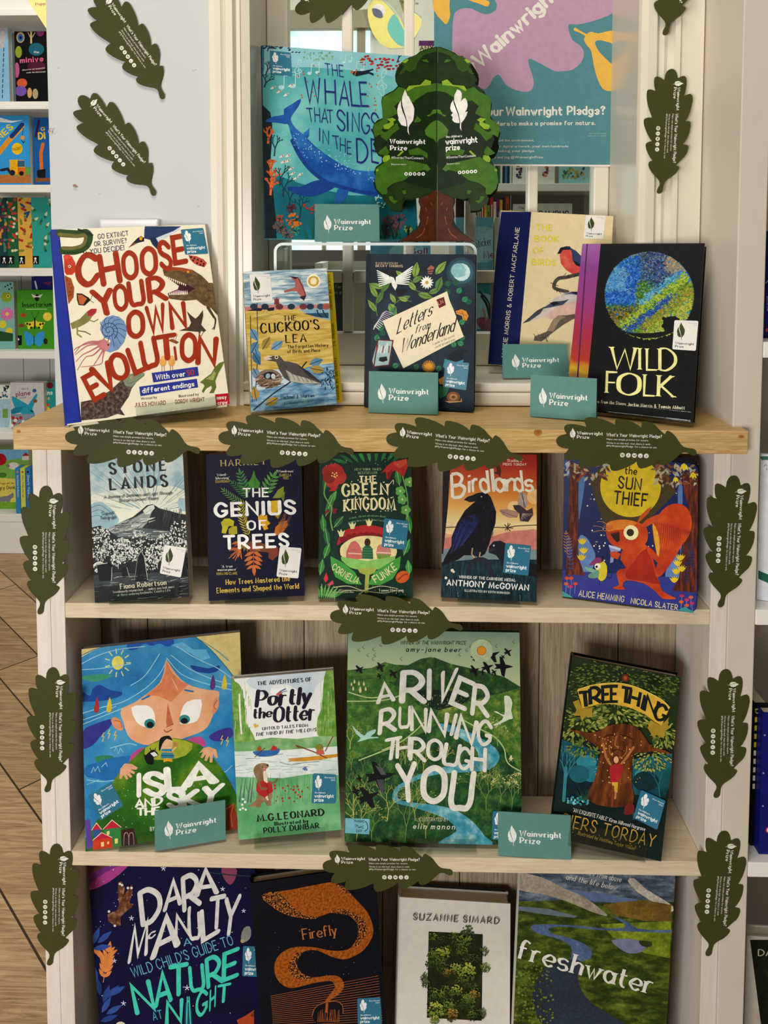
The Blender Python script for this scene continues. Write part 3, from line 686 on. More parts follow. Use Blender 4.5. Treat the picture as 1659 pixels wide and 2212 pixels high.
# cards
card('teal folded prize card standing on the acrylic riser before the whale book', [(680, 440.5), (819, 441.5), (819.8, 522.5), (680.7, 522.5)], None, .166, .1)
card('teal folded prize card in front of the navy envelope book', [(796.8, 801.6), (946, 805), (946, 896), (795.7, 891)], OAK)
card('darker teal prize card in front of the cream bullfinch book', [(1083, 741), (1225.6, 746), (1227, 816), (1090, 817.6)], SZ, tent=.3)
card('teal folded prize card beside the black round-landscape book', [(1145.9, 808), (1288.5, 819), (1288.5, 910), (1145, 900)], OAK)
card('tilted teal prize card in front of the blue-haired child book', [(333.8, 1752), (486.8, 1728.7), (487.4, 1812.7), (334.8, 1839)], S3+.004, tent=.2)
card('teal prize card between the green river book and the dark tree book', [(1075, 1752), (1233, 1762.5), (1233.6, 1856.6), (1077, 1849)], S3)
# leaf tags
for a in (('olive oak-leaf tag on the white wall, upper of the two', (204, -12), (362, 207), WY),
    ('olive oak-leaf tag on the white wall, lower of the two', (170, 210), (343, 415), WY),
    ('olive oak-leaf tag at the top right corner, cut by the picture edge', (1462, -206), (1447, 77), WY-.0205),
    ('olive oak-leaf tag on the cream window trim beside the teal poster', (1448, 149), (1434, 419), WY-.0205),
    ('olive oak-leaf tag stuck on the window pane at the top', (640, 28), (900, -110), SY0-.0005),
    ('olive oak-leaf tag on the oak edge below the dinosaur book', (141, 946), (433, 963), 0),
    ('olive oak-leaf tag on the oak edge below the cuckoo book', (472, 947), (765, 965), 0),
    ('olive oak-leaf tag on the oak edge below the envelope book', (834, 950), (1130, 979), 0),
    ('olive oak-leaf tag on the oak edge below the black hardback', (1201, 955), (1505, 966), 0),
    ('olive oak-leaf tag on the left bookcase post, topmost of three', (97, 1049), (98, 1327), .02),
    ('olive oak-leaf tag on the left bookcase post, middle of three', (112, 1441), (113, 1711), .02),
    ('olive oak-leaf tag on the left bookcase post, lowest of three', (120, 1822), (118, 2085), .02),
    ('olive oak-leaf tag on the right white upright, topmost of three', (1582, 1027), (1567, 1312), .02),
    ('olive oak-leaf tag on the right white upright, middle of three', (1565, 1445), (1558, 1723), .02),
    ('olive oak-leaf tag on the right white upright, lowest of three', (1562, 1794), (1540, 2065), .02),
    ('olive oak-leaf tag on the edge of the shelf above the green river book', (713, 1333), (1000, 1345), .02),
    ('olive oak-leaf tag on the edge of the shelf below the green river book', (697, 1873), (978, 1874), .02)):
    leaf_tag(*a)
# ------------------------------------------------------------------ printed covers (positions measured on the photograph)
R_ = random.Random(3)
# --- cream dinosaur book
r, s = CHOOSE; s.crop(80, 460, 3.456)
s.part('cover_art').poly('40,90 160,90 330,1560 200,1580', ink('3442a0', .05, .3))
s.poly('150,95 160,95 332,1560 318,1560', '2a3383')
s.line('165,150 300,158 365,150 388,185 360,250 280,283 190,280', 58, '38562c', 5).line('165,160 300,172 350,165 362,195 340,240 275,262 195,262', 26, '7d7440', 5)
for i in range(9): s.poly([(300+i*13, 118+i*4), (318+i*13, 116+i*6), (312+i*12, 140+i*6)], '1f3a1e')
for i in range(9): s.poly([(200+i*20, 298), (215+i*20, 300), (206+i*20, 284)], '1f3a1e')
s.poly('805,100 1075,100 1010,140 940,172 860,205 800,190 800,140', '2c4570').poly('850,205 930,170 1020,135 1075,104 1060,125 985,175 900,215', 'cfd6dc').poly('838,190 880,175 935,272 900,275 860,235', '24365c')
s.poly('680,262 745,192 775,172 800,186 800,212 752,224', '26262c').poly('684,260 730,222 745,226', 'b5523a').poly('765,178 790,180 782,205 764,200', 'e0a93c')
s.poly('200,330 225,318 262,330 285,372 290,412 318,432 285,440 262,462 220,462 205,440', 'c4482c').poly('196,320 215,308 245,316 268,330 225,345 200,345', 'd8534a').poly('285,412 318,432 285,436', 'c98a4a').dot(243, 400, 11, 'e8d9c0').dot(243, 400, 5, '2a201c')
s.poly('205,465 255,490 278,560 272,630 235,682 222,600', 'a55a30').dots('225,500 240,530 255,560 245,590 238,620 252,610', 6, '7c3a20')
D = mottle('print_dino', ((.3, '4a3d2b'), (.5, '6f5c40'), (.7, '8d7550')), 120)
s.poly('938,425 980,402 1080,408 1160,425 1232,470 1282,522 1312,522 1340,640 1352,770 1300,712 1245,690 1190,648 1100,656 985,640 975,600 1050,612 1120,600 1180,565 1130,540 1040,528 950,470', D)
s.poly('950,420 985,404 1080,408 1165,428 1150,450 1060,432 985,432', 'a3542e').poly('950,470 1040,528 1130,540 1180,565 1120,600 975,600 1050,570 1060,545', '4a2430').poly('1050,575 1120,590 1060,608 990,602', 'b98aa0').dot(1128, 440, 9, 'd9a33a')
for i in range(11): s.poly([(952+i*15, 468+i*6), (964+i*15, 474+i*6), (958+i*15, 500+i*5)], 'efe8d8').poly([(985+i*13, 612), (996+i*13, 612-i*.8), (990+i*13, 588-i*1.5)], 'e8dfcc')
s.line('1275,705 1315,770 1332,800 1322,868', 22, '5d4a36', 4, .6).line('1322,850 1308,868', 5, '4a3a2c')
s.poly('295,600 335,602 385,632 400,650 385,665 355,692 310,688 298,650', '2e2420').poly('303,610 335,612 375,640 360,660 345,685 315,680 308,648', 'bd6a3c').line('398,650 412,618', 3, '3a2c26').line('398,655 425,672', 3, '3a2c26')
s.poly('1130,315 1185,322 1240,345 1268,375 1250,404 1200,392 1165,372 1140,345', 'c65a4a').dots('1150,330 1175,340 1200,350 1225,362 1245,380 1165,355 1195,375 1220,388 1240,395', 8, '2a1e20')
s.poly('248,825 320,790 375,735 405,716 446,716 440,745 412,772 385,812 320,850 262,868', '8f8a52').poly('375,735 405,716 446,716 440,745 405,772 380,770', 'b5383a').line('390,800 425,812 455,795', 7, '8c8a4a').line('300,858 300,905 330,925', 12, '9a9a5c').line('310,880 360,888 398,908', 8, '7d7c46')
s.poly('470,870 480,815 515,778 565,765 610,775 648,805 668,850 668,905 650,965 605,1020 545,1042 510,1030 540,985 550,950 500,930', '7f9bc2')
for i in range(11):
    a = radians(-160+i*27); s.line([(540+32*cos(a), 880+32*sin(a)), (540+78*cos(a+.25), 876+78*sin(a+.25)), (555+112*cos(a+.4), 890+112*sin(a+.4))], 4, '3f5478', 4)
s.line([(535+(6+i*2.4)*cos(i*.5), 880+(6+i*2.4)*sin(i*.5)) for i in range(28)], 5, '2f4368')
s.poly('440,960 500,940 545,975 540,1010 500,1040 455,1000', 'cf8a8c').dot(532, 985, 7, '2d2424')
for q in ('470,965 400,960 330,990 280,1050', '460,980 380,990 320,1030 285,1060', '470,990 400,1030 340,1060 290,1110', '480,1005 420,1060 360,1080 300,1175', '495,1020 460,1080 440,1110 420,1140', '500,1025 490,1080 470,1130 330,1150', '465,970 380,975 300,1005 275,1025'): s.line(q, 12, 'c47a80', 5, .7)
s.poly('1118,735 1150,765 1182,790 1205,770 1238,725 1240,770 1225,835 1262,878 1245,890 1225,880 1210,915 1205,888 1110,880 1060,880 1135,850 1150,820', '54463a').line('1245,885 1225,918', 4, '54463a')
for x in (940, 1003): s.dot(x, 1112, 27, 'e2ad66', 33).dot(x+2, 1082, 17, 'e6b673').line([(x-8, 1140), (x-8, 1185)], 4, 'b5623c').line([(x+8, 1140), (x+10, 1182)], 4, 'b5623c')
s.poly('975,950 1010,940 1060,965 1040,978 1000,962', '9a5b30').line('1030,950 1048,905', 5, 'b9a99a').line('1020,948 1020,905', 4, 'b9a99a')
K = mottle('print_komodo', ((.35, '3c3030'), (.5, '5e4b45'), (.68, '8b7668')), 260)
s.poly('325,1412 430,1390 540,1330 620,1258 680,1204 780,1190 803,1198 800,1215 742,1262 705,1312 685,1370 650,1420 622,1462 655,1512 600,1500 520,1530 330,1550', K).poly('640,1245 680,1204 780,1190 803,1198 800,1215 742,1262 705,1300 660,1290', '8b957e').dot(702, 1228, 8, 'd9c48a').dot(702, 1228, 4, '2a2420').line('680,1275 740,1255 800,1212', 3, '55604e')
s.poly('1215,1265 1255,1232 1300,1200 1328,1150 1360,1120 1402,1105 1385,1140 1352,1200 1330,1255 1338,1300 1318,1345 1285,1345 1305,1310 1300,1290 1262,1312 1240,1345 1230,1330 1250,1292 1240,1276', '6f7d38').poly('1260,1240 1300,1212 1320,1180 1335,1200 1315,1250', 'a9a86a')
s.poly('855,1195 1198,1148 1208,1215 868,1266', '37459c').poly('762,1298 1192,1238 1202,1302 772,1368', '37459c').poly('1328,1355 1440,1345 1450,1450 1340,1460', 'c22234')
s.part('title_lettering').letters('C 322 545 455 507 205 -5|H 497 530 618 505 205 -9|O 655 490 748 480 188 -5|O 792 462 890 450 190 -4|S 933 420 1003 405 190 -8|E 1032 375 1112 360 190 -7|Y 455 757 585 743 172 -14|O 588 725 672 716 175 -5|U 705 690 800 672 165 -8|R 845 660 962 640 165 -6|O 690 928 792 916 182 -3|W 842 890 962 866 180 -8|N 1010 858 1108 846 172 -6|E 428 1396 500 1356 182 -27|V 492 1338 610 1290 190 -26|O 585 1250 690 1215 180 -17|L 735 1196 815 1158 180 -19|U 808 1160 905 1122 190 -11|T 912 1095 1035 1075 165 -5|I 1030 1095 1045 1093 90 -7|O 1083 1105 1180 1100 192 0|N 1200 1118 1320 1126 185 5', 'a93d1e', 'H', wt=.21)
s.text('GO EXTINCT', (457, 195), (682, 168), 34, '37336c', 'H').text('OR SURVIVE?', (430, 250), (670, 222), 34, '37336c', 'H').text('YOU DECIDE!', (398, 305), (650, 275), 34, '37336c', 'H')
s.text('With over', (890, 1245), (1105, 1218), 36, 'f1ede4', 'H', wt=.18).text('50', (1125, 1214), (1172, 1207), 36, 'c4402e', 'H', wt=.2).text('different endings', (790, 1345), (1172, 1292), 34, 'f1ede4', 'H', wt=.18)
s.part('author_lettering').text('Written by', (775, 1398), (895, 1385), 20, '5a3c34').text('JULES HOWARD', (730, 1448), (960, 1430), 28, 'a04026', 'H').text('Illustrated by', (1058, 1378), (1208, 1362), 20, '5a3c34').text('GORDY WRIGHT', (1032, 1425), (1250, 1405), 28, 'a04026', 'H')
s.text('nosy', (1345, 1393), (1412, 1386), 26, 'f3e6e2', 'H', wt=.2).text('crow', (1350, 1432), (1420, 1425), 26, 'f3e6e2', 'H', wt=.2).done()
sticker(s, [(1072, 125), (1240, 112), (1278, 305), (1105, 312)])
# --- cuckoo paperback
r, s = CUCKOO; s.crop(490, 490, 2.911)
s.part('cover_art').poly('60,250 700,250 700,520 120,520', mottle('print_streaky_sky', ((.4, '6f93a9'), (.52, 'a9c0c8'), (.6, 'dfe3dc')), 26, 4, stretch=(1, 1, 9)))
s.poly('100,505 250,488 420,500 640,480 700,500 700,520 120,532', 'c98a80').poly('112,530 660,508 700,500 700,880 130,905', mottle('print_ochre_field', ((.35, 'b99a48'), (.5, 'cdb262'), (.65, 'dcc67e')), 30, 4, stretch=(1, 1, 7)))
s.poly('450,520 700,505 700,600 640,585 560,570 500,545', '8fb0c0').poly('480,545 640,540 640,575 560,566', '39566f')
for x in (575, 612): s.line([(x-8, 525), (x, 545), (x+20, 570)], 9, '23303c', 4, .5)
s.poly('640,860 560,870 500,885 470,900 420,980 140,1040 150,1180 720,1180 710,850', mottle('print_blue_water', ((.38, '4f7ba0'), (.5, '7ba2bd'), (.63, 'a9c3cf')), 40, 4, stretch=(1, 1, 5)))
for i in range(40):
    x, y = R_.uniform(600, 690), R_.uniform(880, 1010); s.line([(x, y), (x+R_.uniform(-14, 14), y+16)], 5, '1f2f40')
for x, c in ((170, '394a58'), (240, '2f3b45'), (330, '6e3f42'), (405, '33465a'), (480, '7c4546'), (525, '33465a'), (590, '3c5670'), (625, 'a85f58')): s.dot(x, 502, 24, c, 19)
s.poly('120,528 195,510 230,512 215,530', '2c3036').poly('240,512 300,505 295,527 262,530', '2c3036').poly('298,490 300,445 305,455 315,440 320,455 328,442 330,488', '8f4e48')
for i in range(3): s.line([(300+i*10, 455), (302+i*10, 488)], 3, '5d2f2e')
for rr in (75, 66, 58, 50): s.line([(545+rr*cos(t*pi/12), 342+rr*sin(t*pi/12)) for t in range(25)], 2, 'dde5e2')
s.dot(545, 342, 45, 'efe9d2').dot(545, 342, 34, 'c9a445').dot(545, 342, 22, 'e9dfb8')
s.poly('395,310 450,318 475,360 482,378 500,430 485,465 470,445 440,405 400,405 362,415 358,402 430,380 428,345', 'b06a60').poly('395,310 450,318 430,330', '3a2e34').poly('485,465 455,440 500,430', '3a2e34').line('450,325 475,375 495,430', 4, '4c2f34')
s.line('190,480 195,800 180,1040', 5, '38424a').line('148,560 150,700 160,1100', 5, '4a4a44').line('170,1150 290,1050 400,975 500,850', 8, '30363c')
for x, y, a, c in ((150, 640, -60, '6f98b5'), (195, 720, -120, '5d87a6'), (225, 770, 60, 'a58d46'), (280, 770, 35, '7ba2b8'), (195, 850, 100, '6f98b5'), (165, 890, -60, '7396b0'), (520, 865, 20, '6b93ac'), (525, 890, -10, 'b39a52'), (185, 1090, 100, 'b3964a'), (245, 1120, 30, 'b3964a'), (165, 790, -60, '4c7898')): s.leaf(x, y, 92, 52, a, c, '2e4356')
s.dot(265, 955, 82, '8f7a66', 60)
for i in range(60):
    a = R_.uniform(0, 6.28); x, y = 265+70*cos(a)*R_.uniform(.5, 1.1), 965+45*sin(a)*R_.uniform(.4, 1.1); s.line([(x-22, y+6), (x+22, y-8+R_.uniform(-14, 14))], 3, R_.choice(('4a3a34', 'c9b7a2', '7c5a50')))
s.dot(270, 935, 42, '2c3238', 24).dot(258, 938, 14, '9fb3b8', 17, .4).dot(292, 940, 14, 'c9d2d0', 17, -.3)
s.poly('235,828 285,812 330,810 360,845 390,848 440,860 500,905 560,955 602,985 560,990 480,985 400,975 360,950 330,900 310,850 290,845 240,840', '5d5854').poly('370,900 420,930 480,945 590,985 480,985 400,972', 'b9b4a6').poly('440,862 520,915 602,985 520,945', '3c3a3c').dot(312, 820, 12, 'cfc6b0').dot(312, 820, 6, '23211f')
for i in range(6): s.line([(380+i*28, 915+i*8), (400+i*28, 960+i*4)], 3, '5b5a56')
s.poly('232,824 262,806 286,815 262,822 286,832 240,842', 'd9c9b0').line('310,525 230,545', 2, 'eadfb8').line('330,545 210,575', 2, '6e5f34').line('170,575 290,548', 2, '6e5f34')
s.part('title_lettering').text('THE', (357, 592), (437, 588), 32, '1f1b18', 'S', wt=.17).text("CUCKOO'S", (217, 668), (578, 642), 58, '1f1b18', 'S', wt=.19).text('LEA', (372, 728), (498, 722), 48, '1f1b18', 'S', wt=.18).text('The Forgotten History', (382, 765), (636, 753), 20, '2c2721', 'S', wt=.18, thin=.1).text('of Birds and Place', (382, 795), (585, 785), 20, '2c2721', 'S', wt=.18, thin=.1)
s.part('author_lettering').text('Michael J. Warren', (340, 1083), (548, 1070), 22, '1d2a36', 'S', wt=.18, thin=.1).text('B L O O M S B U R Y', (360, 1115), (540, 1103), 9, '3a5064').done()
sticker(s, [(142, 300), (272, 297), (288, 468), (155, 478)], True)
# yellow printed back flap and spine lettering of the cuckoo book
w, h = s.w, s.h
fl = box('cover_flap', (w/2-.004, .0196, .002), (w/2+.0125, .0206, h-.003), ink('d8c22c', .04, .4), r)
k = Sheet(r, (w/2-.004, .0196, .002), w=.0165, h=h-.005, metric=True); k.part('flap_lettering')
for tx, a, b in (("'MAGICAL' THE GUARDIAN", .96, .69), ("'ABSORBING' TLS", .59, .42), ("'FASCINATING' THE OBSERVER", .33, .02)): k.text(tx, (.0085, a*h), (.0085, b*h), .0036, '2b2716', 'S', wt=.17, thin=.1)
k.done()
sp = Sheet(r, (-w/2-.0001, .019, 0), (0, -1, 0), (0, 0, 1), w=.018, h=h, metric=True); sp.part('spine_lettering').text("THE CUCKOO'S LEA", (.005, .9*h), (.005, .38*h), .008, '5a2f1c', 'S', wt=.18).text('Michael J. Warren', (.006, .33*h), (.006, .06*h), .005, '7a3d22', 'S', wt=.18).done()
# --- navy envelope book
r, s = LETTERS; s.crop(490, 490, 2.911)
s.part('cover_art').full(mottle('print_night_sky', ((.35, '17232e'), (.55, '213340'), (.75, '2d4654')), 14, 3)).poly('865,150 905,150 905,1150 862,1150', '17222d')
for rr, c in ((95, '2b4c58'), (76, '3d6672')): s.dot(1475, 285, rr, c)
s.dot(1475, 285, 56, 'c3dad9').dot(1455, 275, 46, '8fbcc0').dots('1470,260 1490,300 1450,300 1500,270', 9, '9cc2c5')
def sprig(pts, n, ll, lw, cols):
    P = cat(pp(pts), False, 6); s.line(P, 4, '6d8a4a')
    for i in range(n):
        q = P[int((i+1)*(len(P)-1)/(n+.5))]; a = R_.uniform(0, 360); s.leaf(q[0], q[1], ll, lw, (40 if i % 2 else 140)+R_.uniform(-25, 25), cols[i % len(cols)], '2c4a2c')
sprig('945,560 940,470 975,400 1030,320', 6, 95, 34, ('7fa04a', '5d8440'))
sprig('1040,500 1090,460 1160,470', 3, 70, 30, ('8aa852', '6a8d44'))
sprig('1060,340 1150,330 1190,400 1300,420', 4, 78, 34, ('8fac56', '6f9148'))
s.leaf(1180, 320, 100, 46, 80, '86a54e', '2f4a2a').leaf(1310, 300, 110, 44, 50, '88a850', '2f4a2a').leaf(1320, 400, 90, 46, 70, '5f8a44', '2f4a2a').leaf(1200, 420, 100, 40, -15, '7a9a4a', '2f4a2a').leaf(1020, 480, 95, 50, -60, '86a54e', '2f4a2a').leaf(1030, 560, 70, 40, 60, '4f8a54', '234024')
for x, y, a in ((1410, 350, 200), (1445, 370, 100), (1400, 430, 120), (1450, 420, 60), (1480, 470, 40), (1420, 500, 250), (1500, 480, 20), (1460, 610, 30), (1500, 690, 200), (1490, 740, 160), (950, 650, 30), (1000, 660, 200), (940, 720, 80), (970, 880, 60), (1040, 880, 20), (1180, 900, 60), (1430, 760, 100), (1340, 870, 250)): s.leaf(x, y, 46, 36, a, R_.choice(('2f7a52', '3a8c60', '246348')), '1d4734')
s.poly('1010,285 1040,270 1062,295 1075,350 1070,385 1040,380 1020,340', '1b2126').poly('1025,310 1050,320 1072,370 1060,400 1040,370', 'e6e6df').poly('1060,390 1140,395 1120,425 1075,440', '14181c')
for i in range(8): s.line([(1015+i*3, 310+i*5), (945+i*2, 275+i*14)], 10, 'dfe3da', taper=.4).line([(1068, 320+i*5), (1168-i*4, 250+i*16)], 11, 'e2e6dd', taper=.4)
s.poly('1015,300 980,282 1010,280', '15181b')
for i in range(14): a = i*pi/7; s.leaf(1258, 350, 44, 14, i*180/7, 'ecebe0')
s.dot(1258, 350, 11, 'c9a33c').poly('1260,262 1285,240 1305,255 1290,300 1265,295', 'a56a4e').line('1262,275 1300,270', 6, '2a2020').line('1265,288 1296,285', 5, '2a2020')
for i in range(11):
    x, y = 1000-i*7, 530+i*9
    for sg in (-1, 1): s.line([(x, y), (x+(20-i)*1.6*sg+10, y+14+i)], 5, 'b9a9bc' if i < 6 else 'd5d6ce')
s.poly('980,592 1385,405 1400,460 1435,545 1490,690 1110,890 1040,740', ink('eadfc2', .04)).poly('1318,458 1365,440 1378,492 1335,512', '7c1f24').text('LN', (1333, 490), (1362, 478), 20, 'd9b9a0', 'H')
s.poly('1438,530 1475,518 1505,530 1520,560 1508,590 1485,585 1478,560 1445,548', 'd9963a').line('1478,525 1495,585', 3, '8a5a20').line('1445,535 1510,560', 3, '8a5a20')
s.poly('950,710 1045,715 1020,870 925,880 915,840', 'a8c2c0').line('950,710 1045,715 1020,870 925,880 950,710', 8, '6c1c22').poly('960,820 1005,815 1012,840 980,850 955,842', '16191c')
for i in range(7): s.line([(950+i*12, 730+R_.uniform(0, 30)), (940+i*13, 790)], 7, R_.choice(('4c8458', 'd9e0d6', '9c4a52')))
for i in range(22): a = i*.2856; s.line([(1270, 878), (1270+40*cos(a), 878+38*sin(a))], 6, 'd99a2c', taper=.3)
s.poly('1400,800 1430,785 1470,765 1518,775 1490,790 1480,830 1440,850 1380,840', '15202a').poly('1370,830 1440,850 1490,835 1470,900 1400,920 1360,880', '3f9aa0').poly('1330,960 1365,940 1370,990 1340,990', 'c98a4a')
s.dot(1425, 1070, 42, '8a5a3a', 34).dot(1425, 1070, 26, 'b98a5a', 20).dot(1425, 1070, 12, '6e4428', 9).poly('1370,1095 1470,1095 1475,1075 1480,1100 1400,1108', 'c0a070').poly('1340,1000 1400,1010 1380,1060 1340,1080 1332,1040', '2e6a4a')
s.part('title_lettering').text('Letters', (1070, 672), (1285, 555), 90, '1c1c22', 'C', wt=.15, thin=.05, slant=.2, gap=.12, up=8).text('from', (1185, 668), (1275, 635), 48, '1c1c22', 'C', wt=.15, thin=.06, slant=.2, up=8).text('Wonderland', (1092, 795), (1425, 655), 88, '1c1c22', 'C', wt=.15, thin=.05, slant=.2, gap=.12, up=8)
s.text('A guide to the secret', (1295, 745), (1432, 690), 15, '5d5546', 'C', wt=.13, thin=.08, slant=.2).text('world around you.', (1310, 765), (1436, 712), 15, '5d5546', 'C', wt=.13, thin=.08, slant=.2)
s.part('author_lettering').text('ILLUSTRATED BY', (938, 233), (1075, 235), 11, 'c9b08e', 'S', wt=.2).text('BECKY THORNS', (938, 252), (1106, 254), 14, 'd9bf9a', 'S', wt=.2).done()
sticker(s, [(1375, 845), (1525, 855), (1505, 1028), (1358, 1005)])
# --- cream bullfinch book
r, s = BIRDS; s.crop(1020, 440, 2.86)
NB = ink('16235a', .05, .35)
s.part('cover_art').poly('180,50 365,50 275,1060 60,1040', NB).poly('232,50 236,50 160,1060 155,1060', '0e1840')
s.poly('525,310 545,272 585,262 618,278 615,300 560,300 545,310', '1e2230').poly('560,285 610,285 640,300 665,370 665,440 630,440 580,410 548,370 540,320', mottle('print_pink_breast', ((.3, 'c2463f'), (.5, 'd05a50'), (.7, 'dd8074')), 60)).poly('600,270 640,290 690,340 690,400 640,380 620,350 615,300', '3d4a6c').poly('620,345 660,370 690,385 690,405 640,378', '20242e').poly('560,275 600,262 612,275', '2d3450')
s.line('690,435 640,440 580,455 540,460 515,480 505,515 530,530 590,545', 22, '55504c', 5)
for i in range(26): x, y = R_.choice(((560, 452), (530, 465), (510, 500), (525, 530), (600, 448), (650, 440))); s.line([(x, y), (x+R_.uniform(-28, 28), y+R_.uniform(-26, 26))], 3, '3c3836')
s.poly('310,740 400,660 440,640 500,590 560,555 620,543 690,545 690,690 620,690 560,700 480,712 430,700 380,720', 'c9bfb8').poly('440,690 520,640 600,610 690,600 690,700 560,705 490,712', 'd6b4a8').poly('560,560 620,543 690,545 690,570 620,560', '5a6284').poly('310,740 400,660 450,635 420,680 350,728', '4a4c54').poly('430,650 500,605 560,600 600,590 560,625 490,640', '4e5264').poly('480,612 520,605 540,618 500,632', '1d2028').poly('600,545 690,545 690,580 640,560', '1d2028')
s.poly('690,640 640,680 580,690 530,690 500,715 460,790 385,820 380,845 430,850 480,810 560,750 620,715 690,690', '6a6055').poly('530,690 500,715 465,785 500,790 540,720 580,700', '9a8a70')
for i in range(20): x = R_.uniform(385, 470); s.line([(x, 830), (x+R_.uniform(-15, 15), 830+R_.uniform(-30, 28))], 3, '4e463e')
s.part('title_lettering').text('THE', (397, 163), (492, 165), 34, 'd8ca46', 'H', wt=.18).text('BOOK', (387, 233), (535, 236), 34, 'd8ca46', 'H', wt=.18).text('OF', (380, 305), (442, 307), 34, 'd8ca46', 'H', wt=.18).text('BIRDS', (371, 377), (512, 380), 34, 'd8ca46', 'H', wt=.18)
s.part('author_lettering').text('JACKIE MORRIS & ROBERT MACFARLANE', (205, 960), (292, 150), 24, 'e2dac2', 'H', wt=.14).done()
sticker(s, [(702, 72), (825, 74), (808, 220), (688, 214)], True)
rb = MB(); rb.box((-s.w/2+.006, .010, -.014), (-s.w/2+.014, .011, .002), NB)
o = rb.build('ribbon_marker', r); o.rotation_euler = (0, .45, 0)
# --- black hardback with the round landscape
r, s = WILD; s.crop(1020, 440, 2.86)
s.part('cover_art').full(ink('19191a', .05, .5))
s.poly('650,230 796,230 712,1100 690,1300 560,1300', grad('print_rainbow_band', ((0, '4a3f86'), (.1, '7a3f78'), (.2, 'd9b23a'), (.28, 'b5483a'), (.45, 'a83f52'), (.65, '9a4a86'), (.85, '8f4f92'), (1, 'a06aa6')), 2, .25, .25, 14, .25))
s.poly('708,230 716,230 640,1300 630,1300', '5a2c58')
def disc():
    m, nt, b = newmat('print_shimmer_disc', .18, .6); co = coords(nt)
    n1 = noise(nt, coords(nt, (1, 1, 2.6), (0, radians(35), 0)), 11, 5, .6, .8); n2 = noise(nt, co, 600, 2, .7)
    c = ramp(nt, n1, ((.28, '1a5fc0'), (.4, '2458b4'), (.46, '2f86b8'), (.5, '35603c'), (.55, '8f9a2c'), (.6, '3a4a86'), (.66, '9a7a3a'), (.74, '24345c')))
    c = mix(nt, c, ramp(nt, n2, ((.42, (.35, .35, .35, 1)), (.6, (1.5, 1.5, 1.3, 1)))), .7, 'MULTIPLY'); nt.links.new(c, b.inputs['Base Color']); return m
s.dot(1095, 565, 276, disc(), 268, n=56); s.crop(1290, 530, 4.327)
def hue(x, y):
    t = y-(600-(x-430)*.755)
    if t > 215: return ('9aae3e', 'b0b84e', '86a03a', 'c0b860')
    if t > 120: return ('8a9a30', 'b08a38', 'a3ad3a', '6f8a30') if x > 420 else ('6f9a2c', '8fae2c', '3f7a3a')
    if t > 45: return ('3560a8', '2a4a86', '4a78b5') if x < 690 else ('7f9a3a', '5a7a34', 'a0a84a')
    if t > -45: return ('a3b83a', '8fae34', 'b9c45a', '6f9a34')
    if x < 440 and y > 550: return ('6a5a22', '8a8028', '3a4a24', 'a08a2c') if y > 575 else ('2f6a5a', '3a7a6a')
    if x > 640 and y < 250: return ('b9a27a', 'a08a6a', '8a8a80')
    if t > -120: return ('5aa5bd', '7fb9c9', '4a8ab5')
    if 370 < x < 520 and 340 < y < 520: return ('4f7f3a', '3a6a3a', '7a9a4a')
    if x > 400 and y < 420: return ('4a5a74', '2c3a54', '7a8a90', '4a62a0', '3a4468')
    if x < 270 and 200 < y < 430: return ('5f9ac6', '78aacb', '4a86c0')
    return ('2a62b8', '3572c4', '1f50a0', '5a92cf')
for _ in range(5200):
    a, q = R_.uniform(0, 6.283), 408*R_.random()**.5; x, y = 487+q*cos(a), 470+q*sin(a); c = hue(x+R_.uniform(-22, 22), y+R_.uniform(-22, 22)); w_ = R_.uniform(8, 15); b = R_.uniform(-1, 1)
    s.face([(x-w_, y-b*w_), (x, y-w_*.7), (x+w_, y+b*w_), (x, y+w_*.7)], ink(R_.choice(c), .0, .3), lift=_ % 16 == 0)
s.crop(1020, 440, 2.86)
s.poly('940,790 1000,800 1100,800 1190,790 1180,760 1180,725 1205,700 1250,695 1280,710 1290,740 1285,770 1230,800 1150,828 1060,833 985,815', '15181a')
for i in range(22): s.dot(R_.uniform(1180, 1275), R_.uniform(705, 770), 12, '14181a', n=7)
s.part('title_lettering').letters('W 862 1020 1010 1025 135 0|I 1033 1025 1038 1025 132 0|L 1080 1027 1142 1028 132 0|D 1160 1028 1252 1030 132 0|F 830 1168 893 1170 128 2|O 905 1180 1030 1183 132 2|L 1062 1185 1128 1188 130 2|K 1150 1190 1245 1196 130 2', 'e9e3a0', 'S', wt=.135, thin=.06)
s.part('author_lettering').text('Tales from the Stones', (735, 1228), (948, 1246), 19, 'cfc9a8', 'S', wt=.17, thin=.08, slant=.2).text('Jackie Morris & Tamsin Abbott', (962, 1250), (1312, 1272), 20, 'e3dcb8', 'S', wt=.2, thin=.1).done()
sticker(s, [(1250, 720), (1398, 725), (1382, 910), (1237, 900)], True)
# --- standing stones paperback
r, s = STONE; s.crop(0, 860, 2.9625)
s.part('cover_art').full(mottle('print_pale_sky', ((.35, '8fb4bd'), (.5, 'b9cfd0'), (.66, 'dfe4d8')), 30, 4))
s.poly('560,640 700,600 1000,560 1200,600 1200,800 560,800', ink('e6e8d4', .03), 2)
for i in range(90):
    a = radians(R_.uniform(8, 172)); r0, r1 = R_.uniform(70, 240), R_.uniform(260, 520); cx, cy = 960, 740
    s.line([(cx+r0*cos(a), cy-r0*sin(a)*.9), (cx+r1*cos(a+.1), cy-r1*sin(a)*.9)], R_.uniform(1.5, 4), R_.choice(('54808f', '6f97a3', 'eef0e2', '9dbcc2')), taper=.6)
s.poly('580,690 640,665 700,700 740,740 760,790 700,830 580,830', '9fbdc6', 3).poly('1140,650 1170,640 1200,660 1200,720 1150,715', 'a9c4c9', 3)
